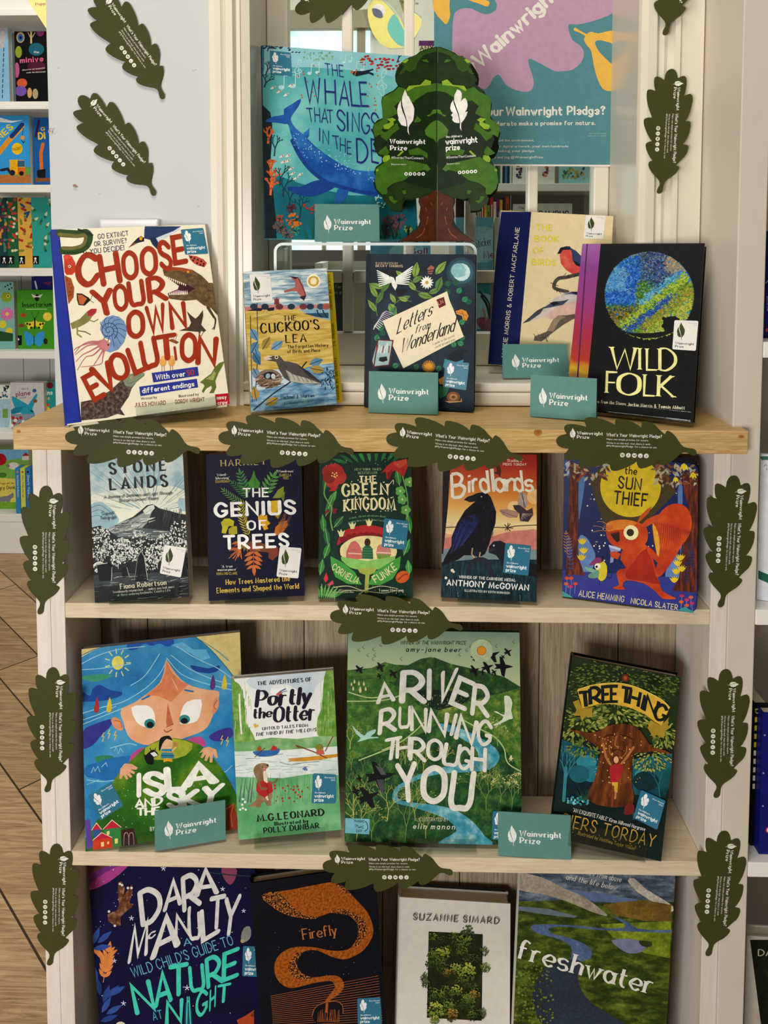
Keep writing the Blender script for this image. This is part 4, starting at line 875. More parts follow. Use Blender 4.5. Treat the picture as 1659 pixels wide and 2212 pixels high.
for q in ('585,700 640,685 700,725 730,770', '585,730 640,715 690,750 700,790', '585,760 630,750 670,775'): s.line(q, 4, '5f8794', 4)
BK = ink('1b1f21', .1, .45); WH = 'd3d6cb'
s.poly('690,835 780,790 850,760 900,720 940,685 980,678 1020,705 1080,720 1150,740 1195,745 1200,960 690,960', BK).poly('690,835 780,790 860,765 915,735 950,700 985,690 960,760 940,800 900,840 800,870 720,880', '9aa39e').poly('915,720 950,690 985,682 990,705 960,740 930,745', 'd9dcd0')
for i in range(60):
    x = R_.uniform(690, 960); y = R_.uniform(max(720, 835-abs(x-690)*.42), 880); s.line([(x, y), (x+R_.uniform(20, 60), y-R_.uniform(0, 26))], R_.uniform(2, 6), R_.choice(('2a2f31', 'd9dcd0', '4a5152', 'e3e5da')), taper=.6)
for i in range(34): x = R_.uniform(985, 1190); s.line([(x, R_.uniform(700, 760)), (x+R_.uniform(-30, 20), R_.uniform(780, 850))], 3, R_.choice(('4a5152', '6a716f', '0f1213')), taper=.6)
s.poly('700,870 800,850 900,830 1000,840 1090,850 1040,900 900,905 760,905', '5f6a6a')
for i in range(40): x = R_.uniform(700, 1060); y = R_.uniform(845, 905); s.line([(x, y), (x+R_.uniform(30, 80), y-R_.uniform(-6, 10))], R_.uniform(2, 5), R_.choice((WH, '2a2f31', 'b9c3c3')), taper=.6)
s.poly('580,830 640,815 700,850 760,890 880,895 940,890 1000,930 1080,870 1130,800 1190,740 1220,1300 590,1310', BK)
def tree(cx, cy, rr, n=120):
    for i in range(n):
        a, q = R_.uniform(0, 6.28), rr*R_.random()**.55; y = q*sin(a)*.85; s.dot(cx+q*cos(a), cy+y, R_.uniform(3, 6.5), R_.choice((WH, 'c3c9c2', 'e3e5da')) if R_.random() > .3+.4*(y/rr) else R_.choice(('7a817c', '2a2f2f', '9aa19c')), n=6)
for a in ((1160, 850, 80), (640, 880, 64), (905, 925, 92), (790, 930, 44), (1060, 920, 62), (720, 960, 66), (1170, 950, 55), (640, 990, 60), (1000, 990, 66), (840, 1000, 60), (1090, 1010, 70), (760, 1030, 50), (960, 1050, 60), (640, 1080, 40), (1140, 1060, 50)): tree(*a)
for x in (640, 760, 1010, 1100): s.bush(x, 1090, 120, 90, 3, WH, 3, 34, x)
s.poly('600,1130 760,1110 900,1120 1215,1090 1215,1180 610,1210', '40484a')
for q in ('620,1060 690,1050 720,1080 715,1165 640,1170', '780,1090 815,1078 830,1140 785,1150', '855,1170 880,1010 905,972 925,1000 945,1120 955,1170', '1165,1030 1195,1020 1205,1150 1160,1150'): s.poly(q, '121517')
s.line('885,1010 905,975 925,1010 948,1160', 4, 'b9beb4').line('862,1165 884,1015', 3, '8f9691').line('622,1064 690,1052', 4, 'c9ccc2').line('720,1080 716,1165', 4, 'b9beb4').line('815,1080 830,1140', 3, 'b9beb4')
for i in range(120):
    y = R_.uniform(1130, 1290); x = R_.uniform(600, 1190); s.line([(x, y), (x+R_.uniform(20, 80), y-R_.uniform(0, 14))], R_.uniform(1.5, 3.5), R_.choice(('8b918b', 'b9beb4', '5d6562', '22282a')), taper=.6)
s.poly('640,1205 1150,1170 1150,1255 640,1290', ink('1c2122', .2, .45))
s.part('title_lettering').text('STONE', (705, 485), (1062, 460), 68, '1c2024', 'S', wt=.17, thin=.09, gap=.45).text('LANDS', (708, 585), (1070, 562), 70, '1c2024', 'S', wt=.17, thin=.09, gap=.45).text('A Journey of Darkness and Light Through', (670, 642), (1102, 614), 20, '2a3034', 'S', wt=.18, thin=.1).text("Britain's Ancient Places", (768, 665), (1014, 648), 20, '2a3034', 'S', wt=.18, thin=.1).text("'Superb'", (650, 748), (735, 742), 20, '30383c', 'S', wt=.18).text('Telegraph', (645, 776), (745, 770), 20, '30383c', 'S', wt=.18)
s.part('author_lettering').text('Fiona Robertson', (775, 1218), (1066, 1190), 32, 'cfc9ae', 'S', wt=.2, thin=.11).text("'Assiduously researched . . . makes you look anew", (725, 1245), (1118, 1210), 15, 'c9c6b4', 'S', wt=.17).text("at these enduring landmarks' Country Life", (755, 1265), (1092, 1232), 15, 'c9c6b4', 'S', wt=.17).done()
sticker(s, [(1055, 936), (1195, 955), (1160, 1145), (1025, 1118)], True)
h = s.h; k = Sheet(r, (-s.w/2-.0004, .021, 0), (0, -1, 0), (0, 0, 1), w=.020, h=h, metric=True); k.part('spine_lettering').text('STONE LANDS', (.006, .86*h), (.006, .42*h), .009, '22303a', 'S', wt=.16, gap=.4).done()
# --- navy paperback with the sheaf of leaves
r, s = GENIUS; s.crop(420, 880, 3.318)
s.part('cover_art').full(mottle('print_navy', ((.3, '0f0e2c'), (.7, '17163c')), 20))
s.poly('425,450 440,500 470,540 465,580 400,580 385,545 410,500', '4f8f3a').line('432,470 435,580', 3, '2f6a2a')
s.spray(390, 640, 170, 115, 7, 52, 16, '4b8a4a', bend=-10).spray(500, 640, 150, 70, 5, 68, 22, '5f9a48', bend=-10).spray(380, 700, 190, 158, 9, 46, 7, '6fa24c', bend=-20, spread=40).spray(395, 660, 160, 135, 8, 44, 9, '3f7f44', spread=45)
s.poly('600,590 640,565 640,620 615,650 560,650', '8f9a3c').poly('525,700 550,670 605,665 610,740 560,770 530,745', 'd9b52c').poly('620,640 650,600 640,680', '7d8a3a')
s.spray(400, 930, 230, 118, 11, 56, 9, 'c9b83a', bend=-25, spread=40)
s.poly('200,860 190,825 215,798 250,795 285,815 280,850 245,850 225,905 195,900', 'bdb52a').poly('245,870 275,850 305,852 308,905 270,915 245,905', 'a9a626')
s.poly('455,790 480,760 500,780 520,770 525,810 545,830 520,850 530,870 500,880 480,840 460,820', 'e0ac24').poly('570,920 580,860 620,820 665,810 668,840 640,890 600,915', 'c7782a').poly('560,760 600,800 620,760 600,740', 'a98a2a')
for i in range(16): x = R_.uniform(640, 700); s.line([(x-40, 860+R_.uniform(-40, 40)), (x, 780+R_.uniform(-30, 60))], 3, '8f5a3a')
s.poly('330,1000 400,960 480,970 560,1000 540,1040 430,1030', '7c4a30').spray(425, 1000, 130, -92, 4, 80, 28, 'c9743a', bend=5, spread=60)
for i in range(24): x = R_.uniform(240, 340); s.line([(330, 1010), (x, 1010+R_.uniform(-10, 90))], 5, R_.choice(('b5642c', 'c97a3a')))
s.poly('535,1010 600,1000 600,1060 560,1095 530,1080', '8a4430')
for a in range(10): s.leaf(320+a*12, 960+a*4, 60, 18, 200+a*14, R_.choice(('b5742c', '8f6a2c', '9a4a30')))
s.part('title_lettering').text('THE', (352, 640), (528, 638), 58, 'f2efe8', 'H', wt=.17).text('GENIUS', (155, 780), (718, 757), 88, 'f4f2ec', 'H', wt=.21, gap=.22).text('OF', (383, 877), (512, 872), 62, 'f2efe8', 'H', wt=.17, gap=.3).text('TREES', (218, 1012), (670, 995), 88, 'f4f2ec', 'H', wt=.21, gap=.22)
s.part('author_lettering').text('HARRIET', (192, 422), (512, 408), 44, 'c9b37a', 'S', wt=.15, thin=.07, gap=.3)
for t, a, b, c in (("'Mind-", (160, 492), (236, 488), 'd6d2c4'), ("blowing'", (155, 516), (250, 512), 'd6d2c4'), ('GUARDIAN', (152, 540), (252, 536), 'c9b25a'), ("'Wondrous'", (590, 466), (712, 464), 'd6d2c4'), ('ISABELLA', (610, 493), (692, 491), 'c9b25a'), ('TREE', (634, 515), (676, 513), 'c9b25a'), ("'A true", (196, 1148), (272, 1145), 'd6d2c4'), ("masterpiece'", (168, 1172), (300, 1168), 'd6d2c4'), ('HORATIO CLARE', (160, 1200), (308, 1196), 'c9b25a')): s.text(t, a, b, 17, c, 'S', wt=.19, thin=.1)
s.text('How Trees Mastered the', (228, 1270), (682, 1243), 36, 'd9b95a', 'S', wt=.21, thin=.1).text('Elements and Shaped the World', (162, 1330), (748, 1296), 36, 'd9b95a', 'S', wt=.21, thin=.1).done()
sticker(s, [(612, 996), (768, 1008), (745, 1225), (588, 1212)], True)
# --- green paperback with the toadstool house
r, s = GREEN; s.crop(420, 880, 3.318)
s.part('cover_art').full(mottle('print_dark_green', ((.3, '142a22'), (.6, '1d4030'), (.8, '2a5638')), 22))
for x, y, L, a in ((930, 600, 150, 80), (985, 560, 150, 95), (960, 700, 120, 60), (940, 780, 170, 70), (930, 900, 140, 95), (1000, 860, 110, 50), (960, 990, 140, 100), (930, 1080, 120, 70), (1470, 560, 130, 100), (1550, 900, 160, 100), (1530, 1010, 120, 120), (1500, 1060, 130, 70), (900, 1200, 120, 80), (1540, 1200, 110, 95)):
    s.leaf(x, y, L, 46, a, R_.choice(('3f8a44', '5fa552', '2f7040', '4c9a50')), 'a8c77a')
for i in range(9): s.leaf(1100+i*40, 400-i*2, 120, 26, 165-i*16, R_.choice(('2f7a44', '3f8f50', '256a3c')))
s.line('940,540 930,620 960,680 985,720 975,800 990,880', 9, '7fae62', 5).line('1490,490 1520,600 1530,700 1520,800', 7, '7fae62', 5)
for cx, cy, rr in ((1000, 480, 78), (960, 460, 45), (1040, 500, 50), (990, 530, 50), (965, 500, 45), (1030, 455, 40)): s.dot(cx, cy, rr, R_.choice(('a9322c', 'bb3e34', '94281f')))
s.dots('990,470 1005,480 1018,470 1000,495 985,490 1010,500 1022,488', 6, 'e3c27a').poly('965,600 990,565 1030,570 1010,600', 'b5382f')
s.poly('1340,470 1380,420 1420,390 1520,368 1530,420 1500,500 1470,475 1440,450 1400,470 1380,520 1370,460', 'b5342c').poly('1420,400 1520,370 1522,400 1470,440', 'c9523c').poly('1380,470 1420,440 1415,480 1390,520', '8f221f')
for x, y in ((1475, 600), (1490, 660), (1515, 735), (1540, 535)):
    for k in range(5): a = k*1.257; s.dot(x+20*cos(a), y+20*sin(a), 17, '6fae5c')
    s.dot(x, y, 7, 'd9dca0')
for x, y in ((955, 748), (1005, 745)): s.dots([(x+R_.uniform(-14, 14), y+R_.uniform(-16, 16)) for _ in range(8)], 8, '8f2438')
s.poly('1020,1010 1025,940 1060,890 1120,860 1230,842 1330,850 1400,880 1460,930 1480,1000 1450,1090 1380,1145 1240,1165 1120,1145 1050,1085', '17302a', 3)
s.poly('1025,990 1040,925 1100,870 1230,842 1340,860 1420,900 1470,990 1400,930 1300,905 1200,905 1100,930', 'b5322f', 3)
for i in range(9): s.dot(1065+i*42, 952-36*sin((i+.6)*pi/9), 24, '8a1f2a')
s.poly('1045,1010 1090,960 1160,928 1250,920 1340,930 1410,965 1450,1020 1420,1080 1240,1100 1070,1080', 'e6d9a0', 3)
s.poly('1110,985 1135,960 1160,960 1195,1010 1200,1085 1085,1080', 'c9766a', 2).poly('1310,1000 1340,980 1390,990 1410,1060 1310,1080', 'c9857a', 2).line('1105,1045 1195,1050', 8, 'e3c9b0').line('1310,1040 1405,1045', 8, 'e3c9b0').poly('1310,1050 1405,1055 1400,1085 1310,1085', '7f9a4a')
s.dot(1240, 968, 22, '4a2f22', 30).poly('1200,1085 1205,1010 1225,990 1258,990 1278,1015 1282,1085', '2f6a4a')
for y in range(1010, 1085, 18): s.line([(1203, y), (1278, y+3)], 6, '4f8a5c')
s.poly('1050,1070 1240,1100 1440,1065 1400,1130 1320,1160 1160,1160 1090,1130', '8fc46a', 2).poly('1165,1150 1310,1148 1290,1185 1255,1200 1245,1330 1218,1330 1225,1200 1185,1185', 'a9b254')
for x, y, a in ((1050, 905, -20), (1130, 850, -8), (1250, 828, 3)): s.poly([(x-26, y-28), (x-8, y-12), (x, y-34), (x+12, y-12), (x+30, y-26), (x+14, y+20), (x-10, y+22)], 'e3dca8')
for q in ('1000,1290 1100,1280 1200,1310 1240,1300', '1010,1330 1120,1310 1230,1320', '1250,1300 1340,1280 1460,1300', '1250,1320 1360,1330 1450,1310', '1240,1300 1180,1340 1150,1380'): s.line(q, 6, 'd9cfa0', 4, .5)
s.poly('975,1065 1060,1110 1150,1180 1200,1270 1100,1265 1010,1215 980,1140', '4fa04a').poly('1480,1065 1470,1150 1420,1230 1330,1275 1245,1270 1290,1180 1400,1110', '4fa04a')
s.dot(1492, 1215, 52, 'c9622c', 42, -.5).line('1460,1235 1500,1200 1525,1195', 8, '8a3a1c', 3).poly('925,1230 945,1180 960,1230 940,1255', 'd0404a').poly('950,1270 990,1240 1000,1265 965,1280', 'd0506a')
for i in range(40): s.dot(R_.uniform(900, 1560), R_.choice((R_.uniform(330, 420), R_.uniform(1280, 1350))), 2.5, 'c9cfa0', n=6)
for i in range(8): s.leaf(900+i*12, 1370, 110, 16, 100-i*10, R_.choice(('7fb56a', '5fa04a')))
s.part('title_lettering').text('THE', (1183, 540), (1305, 536), 46, 'efe3b0', 'S', wt=.24, thin=.12).text('GREEN', (1065, 632), (1385, 620), 78, 'efe3b0', 'S', wt=.24, thin=.12, jit=.04).text('KINGDOM', (1075, 742), (1435, 738), 80, 'efe3b0', 'S', wt=.24, thin=.12, arc=12, jit=.05)
s.dots([(R_.uniform(1090, 1430), R_.choice((R_.uniform(520, 550), R_.uniform(640, 660), R_.uniform(740, 752)))) for _ in range(34)], 4, 'efe3b0').line('1380,585 1400,550 1425,520 1425,550', 4, 'efe3b0', 4)
s.part('author_lettering').text('NEW YORK TIMES', (1150, 452), (1337, 450), 15, '9fc08a', 'S', wt=.2).text('BESTSELLER', (1175, 477), (1310, 474), 15, '9fc08a', 'S', wt=.2).text('"A lush, vibrant adventure about', (1108, 803), (1372, 790), 14, '7fb07a', 'S', wt=.18, arc=14).text('putting down roots" - Emma Carroll', (1104, 832), (1366, 820), 14, '7fb07a', 'S', wt=.18, arc=14)
s.text('CORNELIA', (985, 1155), (1165, 1262), 44, 'e9dba8', 'H', wt=.15, arc=-10).text('FUNKE', (1300, 1255), (1450, 1155), 50, 'e9dba8', 'H', wt=.15, arc=-8).text('Illustrated by', (1036, 1312), (1110, 1312), 8, 'd9d2b0').text('Melissa Castrillon', (1006, 1330), (1140, 1328), 14, 'd9d2b0', 'S', wt=.2).text('Tammi Hartung', (1322, 1320), (1496, 1318), 19, 'd9d2b0', 'S', wt=.2).done()
sticker(s, [(1362, 793), (1538, 815), (1512, 1022), (1340, 1000)])
# --- raven paperback
r, s = BLAND; s.crop(900, 880, 3.318)
s.part('cover_art').full(grad('print_sunset', ((0, '1a2a34'), (.16, '24444e'), (.3, '5a7a80'), (.36, 'c98a7a'), (.44, 'e3b58a'), (.52, 'edd9a0'), (.62, 'e6b566'), (.72, 'd98f3c'), (.82, 'c25a28'), (.93, 'a83422'), (1, '9a2a20')), 2, .197, .05, 20))
s.poly('190,940 300,930 420,935 560,920 660,890 780,880 870,880 870,1000 600,1010 190,1010', ink('c98478', .12), 2).poly('180,1030 300,1010 500,1020 870,1020 870,1110 180,1120', ink('7d8f90', .12), 2).poly('170,1110 400,1090 870,1090 870,1420 160,1400', mottle('print_night_grass', ((.35, '15242c'), (.55, '1f3f48'), (.75, '2f5a5e')), 60, 4, stretch=(4, 1, 1)))
s.dot(240, 850, 60, 'edd3a0').dot(700, 720, 50, 'eecb90').dot(330, 870, 70, 'eed9a8').dot(845, 640, 55, 'ecc184')
for i in range(70): x = R_.uniform(170, 860); y = R_.uniform(1180, 1380); s.line([(x, y), (x+R_.uniform(-12, 12), y-R_.uniform(40, 90))], 3, R_.choice(('2f5f66', '14222a', '24484f', '3d7074')), taper=.7)
s.poly('160,430 240,430 225,700 205,900 190,1050 160,1050', '221d1e')
s.line('195,862 300,858 420,870 560,860 640,862 720,850 860,843', 6, '4a3a34', 4)
for q in ('630,840 670,885', '670,835 635,880', '620,860 690,865', '655,830 650,882'): s.line(q, 6, '4a3028')
B1 = mottle('print_raven', ((.35, '101014'), (.55, '1c1a24'), (.7, '2a2a4a')), 70)
s.poly('338,662 365,640 400,630 430,615 470,608 505,615 530,640 550,690 570,750 565,830 545,890 520,980 490,1050 450,1075 400,1060 340,1060 300,1090 180,1135 200,1080 250,990 250,930 290,830 345,740 400,690 420,675 380,680', B1).poly('255,925 300,830 360,780 430,760 440,830 380,930 300,1000 260,1010', mottle('print_raven_wing', ((.35, '14141c'), (.5, '26306a'), (.62, '1c1c2c')), 90)).poly('338,662 400,640 440,640 420,672 375,678', '2a2628').dot(465, 640, 5, 'c9c0b0')
for i in range(30): x = R_.uniform(480, 560); y = R_.uniform(680, 960); s.line([(x, y), (x-8, y+24)], 3, R_.choice(('3a2a2c', '4a2c2c', '0c0c10')))
for i in range(14): s.line([(300+i*8, 840+i*4), (230+i*8, 1060-i*6)], 3, R_.choice(('3a4a8a', '0d0d14', '2a3266')))
s.line('400,1010 395,1050 420,1090', 8, 'c9a08a').line('455,1040 450,1070 490,1085', 8, 'c9a08a').line('370,1190 385,1130 420,1095 470,1090 510,1115 535,1200', 32, '2c2f3a', 5)
s.poly('515,1040 520,995 550,960 600,955 640,975 650,1200 620,1190 600,1100 570,1060 545,1050', '22222e').poly('515,1040 535,1010 560,1020 535,1035', '3a3a48').dot(553, 990, 7, 'b9c2c9').poly('800,1110 870,1130 870,1220 800,1205', '191c24')
s.poly('735,590 790,630 795,700 760,735 722,720', 'b5a39a').poly('590,735 650,730 735,750 720,790 660,790 615,770', 'b58f80').poly('690,700 740,700 790,740 830,720 835,770 800,820 740,815 735,760 700,730', '4a3f44').line('745,600 780,720', 4, '4a3a3c').line('760,610 770,720', 3, '4a3a3c').line('600,745 720,785', 3, '5a4440')
for i in range(6): s.line([(760, 760), (745+i*16, 815-i*10)], 4, 'a9958c')
s.poly('570,420 590,400 605,450 600,500 580,480 540,470 575,460', '5a3026')
s.dots([(255, 1168, 12), (210, 1222, 10), (265, 1178, 9)], 10, 'e9dfcc')
s.part('title_lettering').letters('B 258 645 348 635 165 -3|i 372 612 382 610 140 0|r 405 608 440 606 150 -3|d 465 610 520 606 155 -6|l 548 605 558 604 165 -5|a 570 604 630 602 150 -3|n 648 602 702 600 145 0|d 712 602 762 600 150 -6|s 778 600 832 598 130 0', 'e6e2cf', 'R', wt=.15)
s.part('author_lettering').text('"Radiant"', (648, 390), (760, 390), 18, 'e6cfc0', 'H', wt=.15).text('PIERS TORDAY', (620, 415), (786, 417), 16, 'e6cfc0', 'H', wt=.16).text('WINNER OF THE CARNEGIE MEDAL', (305, 1222), (708, 1247), 18, 'd9dcd6', 'H', wt=.2).text('ANTHONY McGOWAN', (218, 1272), (800, 1310), 38, 'ecebe4', 'H', wt=.19).text('ILLUSTRATED BY KEITH ROBINSON', (345, 1318), (666, 1338), 14, 'd9dcd6', 'H', wt=.2).done()
sticker(s, [(636, 972), (820, 990), (800, 1206), (617, 1185)])
# --- squirrel board book
r, s = SUN; s.crop(1160, 880, 3.3246)
def rc(*a):                                   # keep the print inside the rounded corners
    return s
s.part('cover_art'); W_, H_ = s.w, s.h; Rr = .0095
pts = [(0, 0)]+[(W_-Rr+Rr*cos(radians(a)), Rr+Rr*sin(radians(a))) for a in (-90, -60, -30, 0)]+[(W_-Rr+Rr*cos(radians(a)), H_-Rr+Rr*sin(radians(a))) for a in (0, 30, 60, 90)]+[(0, H_)]
s.face(pts, ink('1c2c62', .12, .35), True)
s.dots([(R_.uniform(310, 1010), R_.uniform(520, 1150), R_.choice((3, 4, 6))) for _ in range(110)], 4, 'e9e4c4')
s.poly('375,520 500,380 900,380 1000,610 780,830 640,1000 480,850', '4f4420').dot(672, 570, 218, 'd8bf22', n=48)
s.poly('300,520 345,500 330,640 310,760 300,800', '5f7fae', 2).poly('1010,600 1045,570 1040,1000 1025,1010', '5f7fae', 2).poly('300,940 350,930 400,1010 420,1080 380,1200 330,1220 300,1180', '6a8bbb', 3).poly('930,1160 980,1080 1010,1060 1030,1300 930,1240', '6a8bbb', 3)
s.poly('183,1170 330,1180 500,1190 700,1195 900,1215 1160,1230 1139,1440 1120,1478 170,1350', ink('3c4392', .08, .35))
T1 = mottle('print_tree_bark', ((.3, '2c1620'), (.5, '5f2a1c'), (.66, '8f4520')), 40, 4, stretch=(6, 1, 1))
s.poly('240,380 345,470 290,520 298,700 290,900 300,1080 345,1210 260,1200 205,1210 225,800', T1).poly('1045,470 1100,450 1165,470 1165,900 1140,1330 970,1315 1020,1220 1050,1000 1085,700 1055,600', T1)
s.line('290,530 320,490 345,480', 18, '8a4520')
BR = ('8a4a24', '5f3418', '9a7a5a', 'b9a482', '6e4a2c', 'a9b0a0')
for i in range(60): s.leaf(R_.uniform(220, 500), R_.uniform(395, 500)-0, 46, 18, R_.uniform(180, 360), R_.choice(BR))
for i in range(90): s.leaf(R_.uniform(840, 1150), R_.uniform(395, 540), 46, 18, R_.uniform(180, 360), R_.choice(BR))
for i in range(10): s.leaf(R_.uniform(190, 240), R_.uniform(400, 520), 50, 16, R_.uniform(60, 120), R_.choice(('6a7a9a', '4a5a86', 'a9b0b9')))
for x, y, k in ((1055, 430, 30), (1120, 490, 26), (995, 520, 22)): s.poly([(x-k, y+k*.6), (x-k*.6, y-k*.6), (x, y-k), (x+k*.8, y-k*.4), (x+k, y+k*.8), (x+k*.4, y+k*.3), (x, y+k), (x-k*.4, y+k*.3)], 'e0cf3a')
for x, y in ((325, 965), (335, 1030), (320, 1080), (1010, 1120), (1000, 1180), (985, 1240), (1040, 1160), (1030, 1080)):
    for a in (50, 70, 90, 110, 130): s.leaf(x, y+20, 52, 14, a, 'dcc22e')
for x, y, n in ((215, 960, 7), (235, 1000, 7), (245, 1090, 5), (1100, 1040, 7), (1120, 1100, 7), (1080, 1180, 6)): s.spray(x, y+100, 150, 92, n, 30, 8, R_.choice(('4a5a96', '7a86b0', 'b9835a', '30406f')))
FOX = mottle('print_squirrel_fur', ((.3, 'a83418'), (.5, 'c24a1a'), (.7, 'd9661f')), 30, 4)
s.poly('830,830 880,760 940,705 1010,690 1070,715 1105,780 1112,850 1085,930 1040,990 1000,1060 940,1150 880,1215 840,1190 870,1100 850,1000 835,920', FOX, 3)
for i in range(18): x = 850+i*14; s.line([(x, 820+i*4), (x-10+i*2, 930), (x-30+i*1.5, 1100-i*8)], 4, '7a2412', 4, .7)
s.poly('830,830 870,900 880,1000 870,1090 850,1000 838,920', 'e0a93c', 2)
s.poly('620,1010 700,960 780,985 830,1080 860,1190 880,1260 905,1320 990,1365 985,1375 900,1372 850,1320 760,1260 640,1240 615,1280 632,1308 545,1300 560,1285 590,1270 570,1190 600,1160 640,1150 600,1090', FOX, 2).poly('700,1100 790,1010 850,1200 880,1270 780,1250 650,1230 640,1180', mottle('print_squirrel_belly', ((.3, '9a2410'), (.7, 'b5381a')), 40), 2)
s.poly('495,850 510,825 560,808 640,805 730,825 790,870 790,960 740,1000 640,1020 560,1000 505,940', FOX, 3).poly('495,850 530,815 640,805 720,830 640,870 560,880 510,890', 'd9862a', 2).poly('525,905 590,890 595,955 575,970 550,945', '3a1a10').line('520,905 560,905 592,888', 5, '7a3312', 3)
s.poly('715,835 740,780 790,730 825,712 800,760 760,800', 'c25a20').poly('740,850 790,800 860,770 900,770 850,820 780,860', 'c9531f').line('640,850 600,835', 3, 'e0a04a')
s.dot(675, 898, 54, 'ece6b4').dot(670, 898, 27, '3c2a18').dot(520, 860, 26, 'c9702a', 20)
for q in ('500,870 450,855 405,850', '500,885 440,885 405,895', '520,850 470,820 430,820'): s.line(q, 3, 'c9925a', 4)
s.poly('515,990 560,995 600,1010 600,1030 555,1040 548,1110 525,1118 530,1040', '8f9ac2').poly('515,985 602,1012 598,1028 518,1002', 'c3cbe0').poly('525,1040 560,1030 600,1050 580,1090 530,1075', 'c9501f')
s.poly('780,985 830,1020 880,1080 905,1100 900,1125 860,1110 800,1050', 'c24a1c').line('880,1090 915,1095', 9, 'c24a1c').line('870,1100 905,1125', 8, 'c24a1c')
s.poly('420,1140 440,1110 480,1105 502,1140 500,1210 470,1245 440,1230', 'd6c53a', 2).poly('375,1130 420,1080 460,1080 470,1110 400,1130', '8f3a6a', 2).dot(435, 1140, 22, 'efe9d2').dot(428, 1143, 9, '1c1a22').poly('465,1070 480,1065 478,1100 462,1110', '1c1a22').poly('440,1165 370,1200 380,1225 440,1220', '6fa08a', 2).poly('345,1140 430,1170 400,1185 360,1170', '7fb09a', 2).line('450,1240 450,1272', 4, '1c1a22').line('500,1215 530,1225 535,1195', 4, '1c1a22')
for x, y in ((215, 1225), (245, 1225), (210, 1265), (240, 1285), (275, 1265), (1040, 1352), (1105, 1362), (1075, 1380), (1112, 1405), (1075, 1420), (1035, 1395)): s.dot(x, y, 17, R_.choice(('c9542c', 'c2386a', 'd06a3a')), 12).line([(x, y+12), (x+R_.uniform(-8, 8), y+70)], 3, '8fa0c9')
s.poly('170,1310 240,1350 280,1380 170,1360', '4aa09a').poly('1010,1455 1060,1430 1125,1465 1118,1478', '4aa09a')
s.part('title_lettering').text('the', (632, 475), (712, 482), 50, '2a2418', 'H', wt=.14).text('SUN', (583, 575), (742, 592), 78, '2a2418', 'H', wt=.14).text('THIEF', (552, 688), (785, 710), 86, '2a2418', 'H', wt=.15)
s.part('author_lettering').text('ALICE HEMMING', (300, 1352), (622, 1395), 40, 'd9ccA0'.lower(), 'H', wt=.16).text('NICOLA SLATER', (674, 1404), (1008, 1453), 36, 'd9cca0', 'H', wt=.16).done()
# --- blue-haired child picture book
r, s = ISLA; s.crop(0, 1340, 3.1904)
s.part('cover_art').full(mottle('print_sky_blue', ((.3, '1f6aa0'), (.5, '3f93c2'), (.7, '66b0d2')), 12, 5))
CR = ink('d9c98a', .08)
s.poly('540,180 740,175 640,210 560,255 545,260', CR).poly('1330,100 1660,80 1665,420 1610,390 1530,290 1450,200 1380,140', CR)
s.line('555,245 640,205 720,180', 6, '3f7f9a', 4).line('1350,115 1450,200 1540,300 1615,395', 7, '2f7f9c', 4).line('1380,135 1480,200 1570,275', 4, '4a8fa0', 4).line('1440,170 1540,240 1580,280', 4, '6fa0a0', 4)
s.poly('875,170 930,150 1000,140 1040,150 1100,130 1190,130 1195,165 1150,180 1100,160 1050,175 990,165 940,200 890,205', '2a5fae', 3)
s.poly('560,490 620,520 640,470 690,445 760,480 840,495 830,520 760,545 690,555 600,560 560,555', '23509c', 3).poly('1310,310 1380,320 1440,330 1510,310 1505,345 1440,365 1350,350', '23509c', 3).poly('570,880 575,760 640,720 760,680 770,720 700,790 640,860', '3a3f92', 3).poly('1440,800 1500,760 1590,740 1600,800 1530,830 1470,830', '4a3f92', 3).poly('800,420 860,385 960,400 940,440 850,450', '2f7fb5', 3)
s.poly('560,390 680,370 780,380 680,420 600,415', '4a9a7c', 2).poly('650,950 700,930 780,935 770,970 690,990', '3f8a6a', 2)
s.poly('1180,170 1260,150 1330,200 1420,200 1450,260 1380,280 1320,230', '6fb5d8').poly('600,1000 900,930 850,1100 600,1080', '2a78b5', 2)
s.dot(812, 293, 42, 'e6dd76', 48)
for i in range(11): a = i*.571; s.line([(812+60*cos(a), 293+66*sin(a)), (812+88*cos(a), 293+96*sin(a))], 8, 'cfd9a0')
for q in ('560,300 680,240 820,200 1000,180', '565,340 700,330 900,300', '570,640 700,600 850,560 1000,470 1100,370 1150,270', '560,720 760,640 860,600', '1150,260 1250,370 1400,430 1600,480', '1180,240 1300,330 1450,400 1590,440', '560,690 700,640 800,590', '1100,230 1000,380 900,450', '1220,180 1350,260 1500,330 1600,400', '760,880 880,850 940,860', '600,1100 700,1110 800,1100'): s.line(q, 5, 'a9d4e4', 5)
s.poly('1145,270 1185,330 1250,410 1330,455 1440,480 1510,490 1500,560 1450,700 1400,760 1300,800 1180,840 1040,862 940,840 880,790 850,700 830,640 850,600 920,570 1020,500 1100,430 1130,350', mottle('print_skin', ((.3, 'd99f76'), (.5, 'e3b088'), (.7, 'ecc09c')), 26), 2)
s.poly('1150,285 1185,360 1250,420 1300,440 1180,560 1090,520 1000,520 1110,430 1140,350', ink('d68a62', .1)).poly('765,690 790,665 830,690 850,740 830,760 790,740', 'd99a74', 2).poly('1460,640 1470,560 1495,525 1512,555 1500,610 1480,640', 'd99a74', 2).line('790,690 830,700 840,740', 5, 'a9623f', 4).line('1495,550 1475,590 1490,615', 5, 'a9623f', 4)
WHT = ink('f1efe9', .02)
s.poly('905,600 980,585 1030,592 1060,630 1070,690 1060,740 1000,735 940,700', WHT, 2).poly('1240,690 1250,620 1290,560 1385,545 1385,620 1360,690 1310,710 1250,715', WHT, 2)
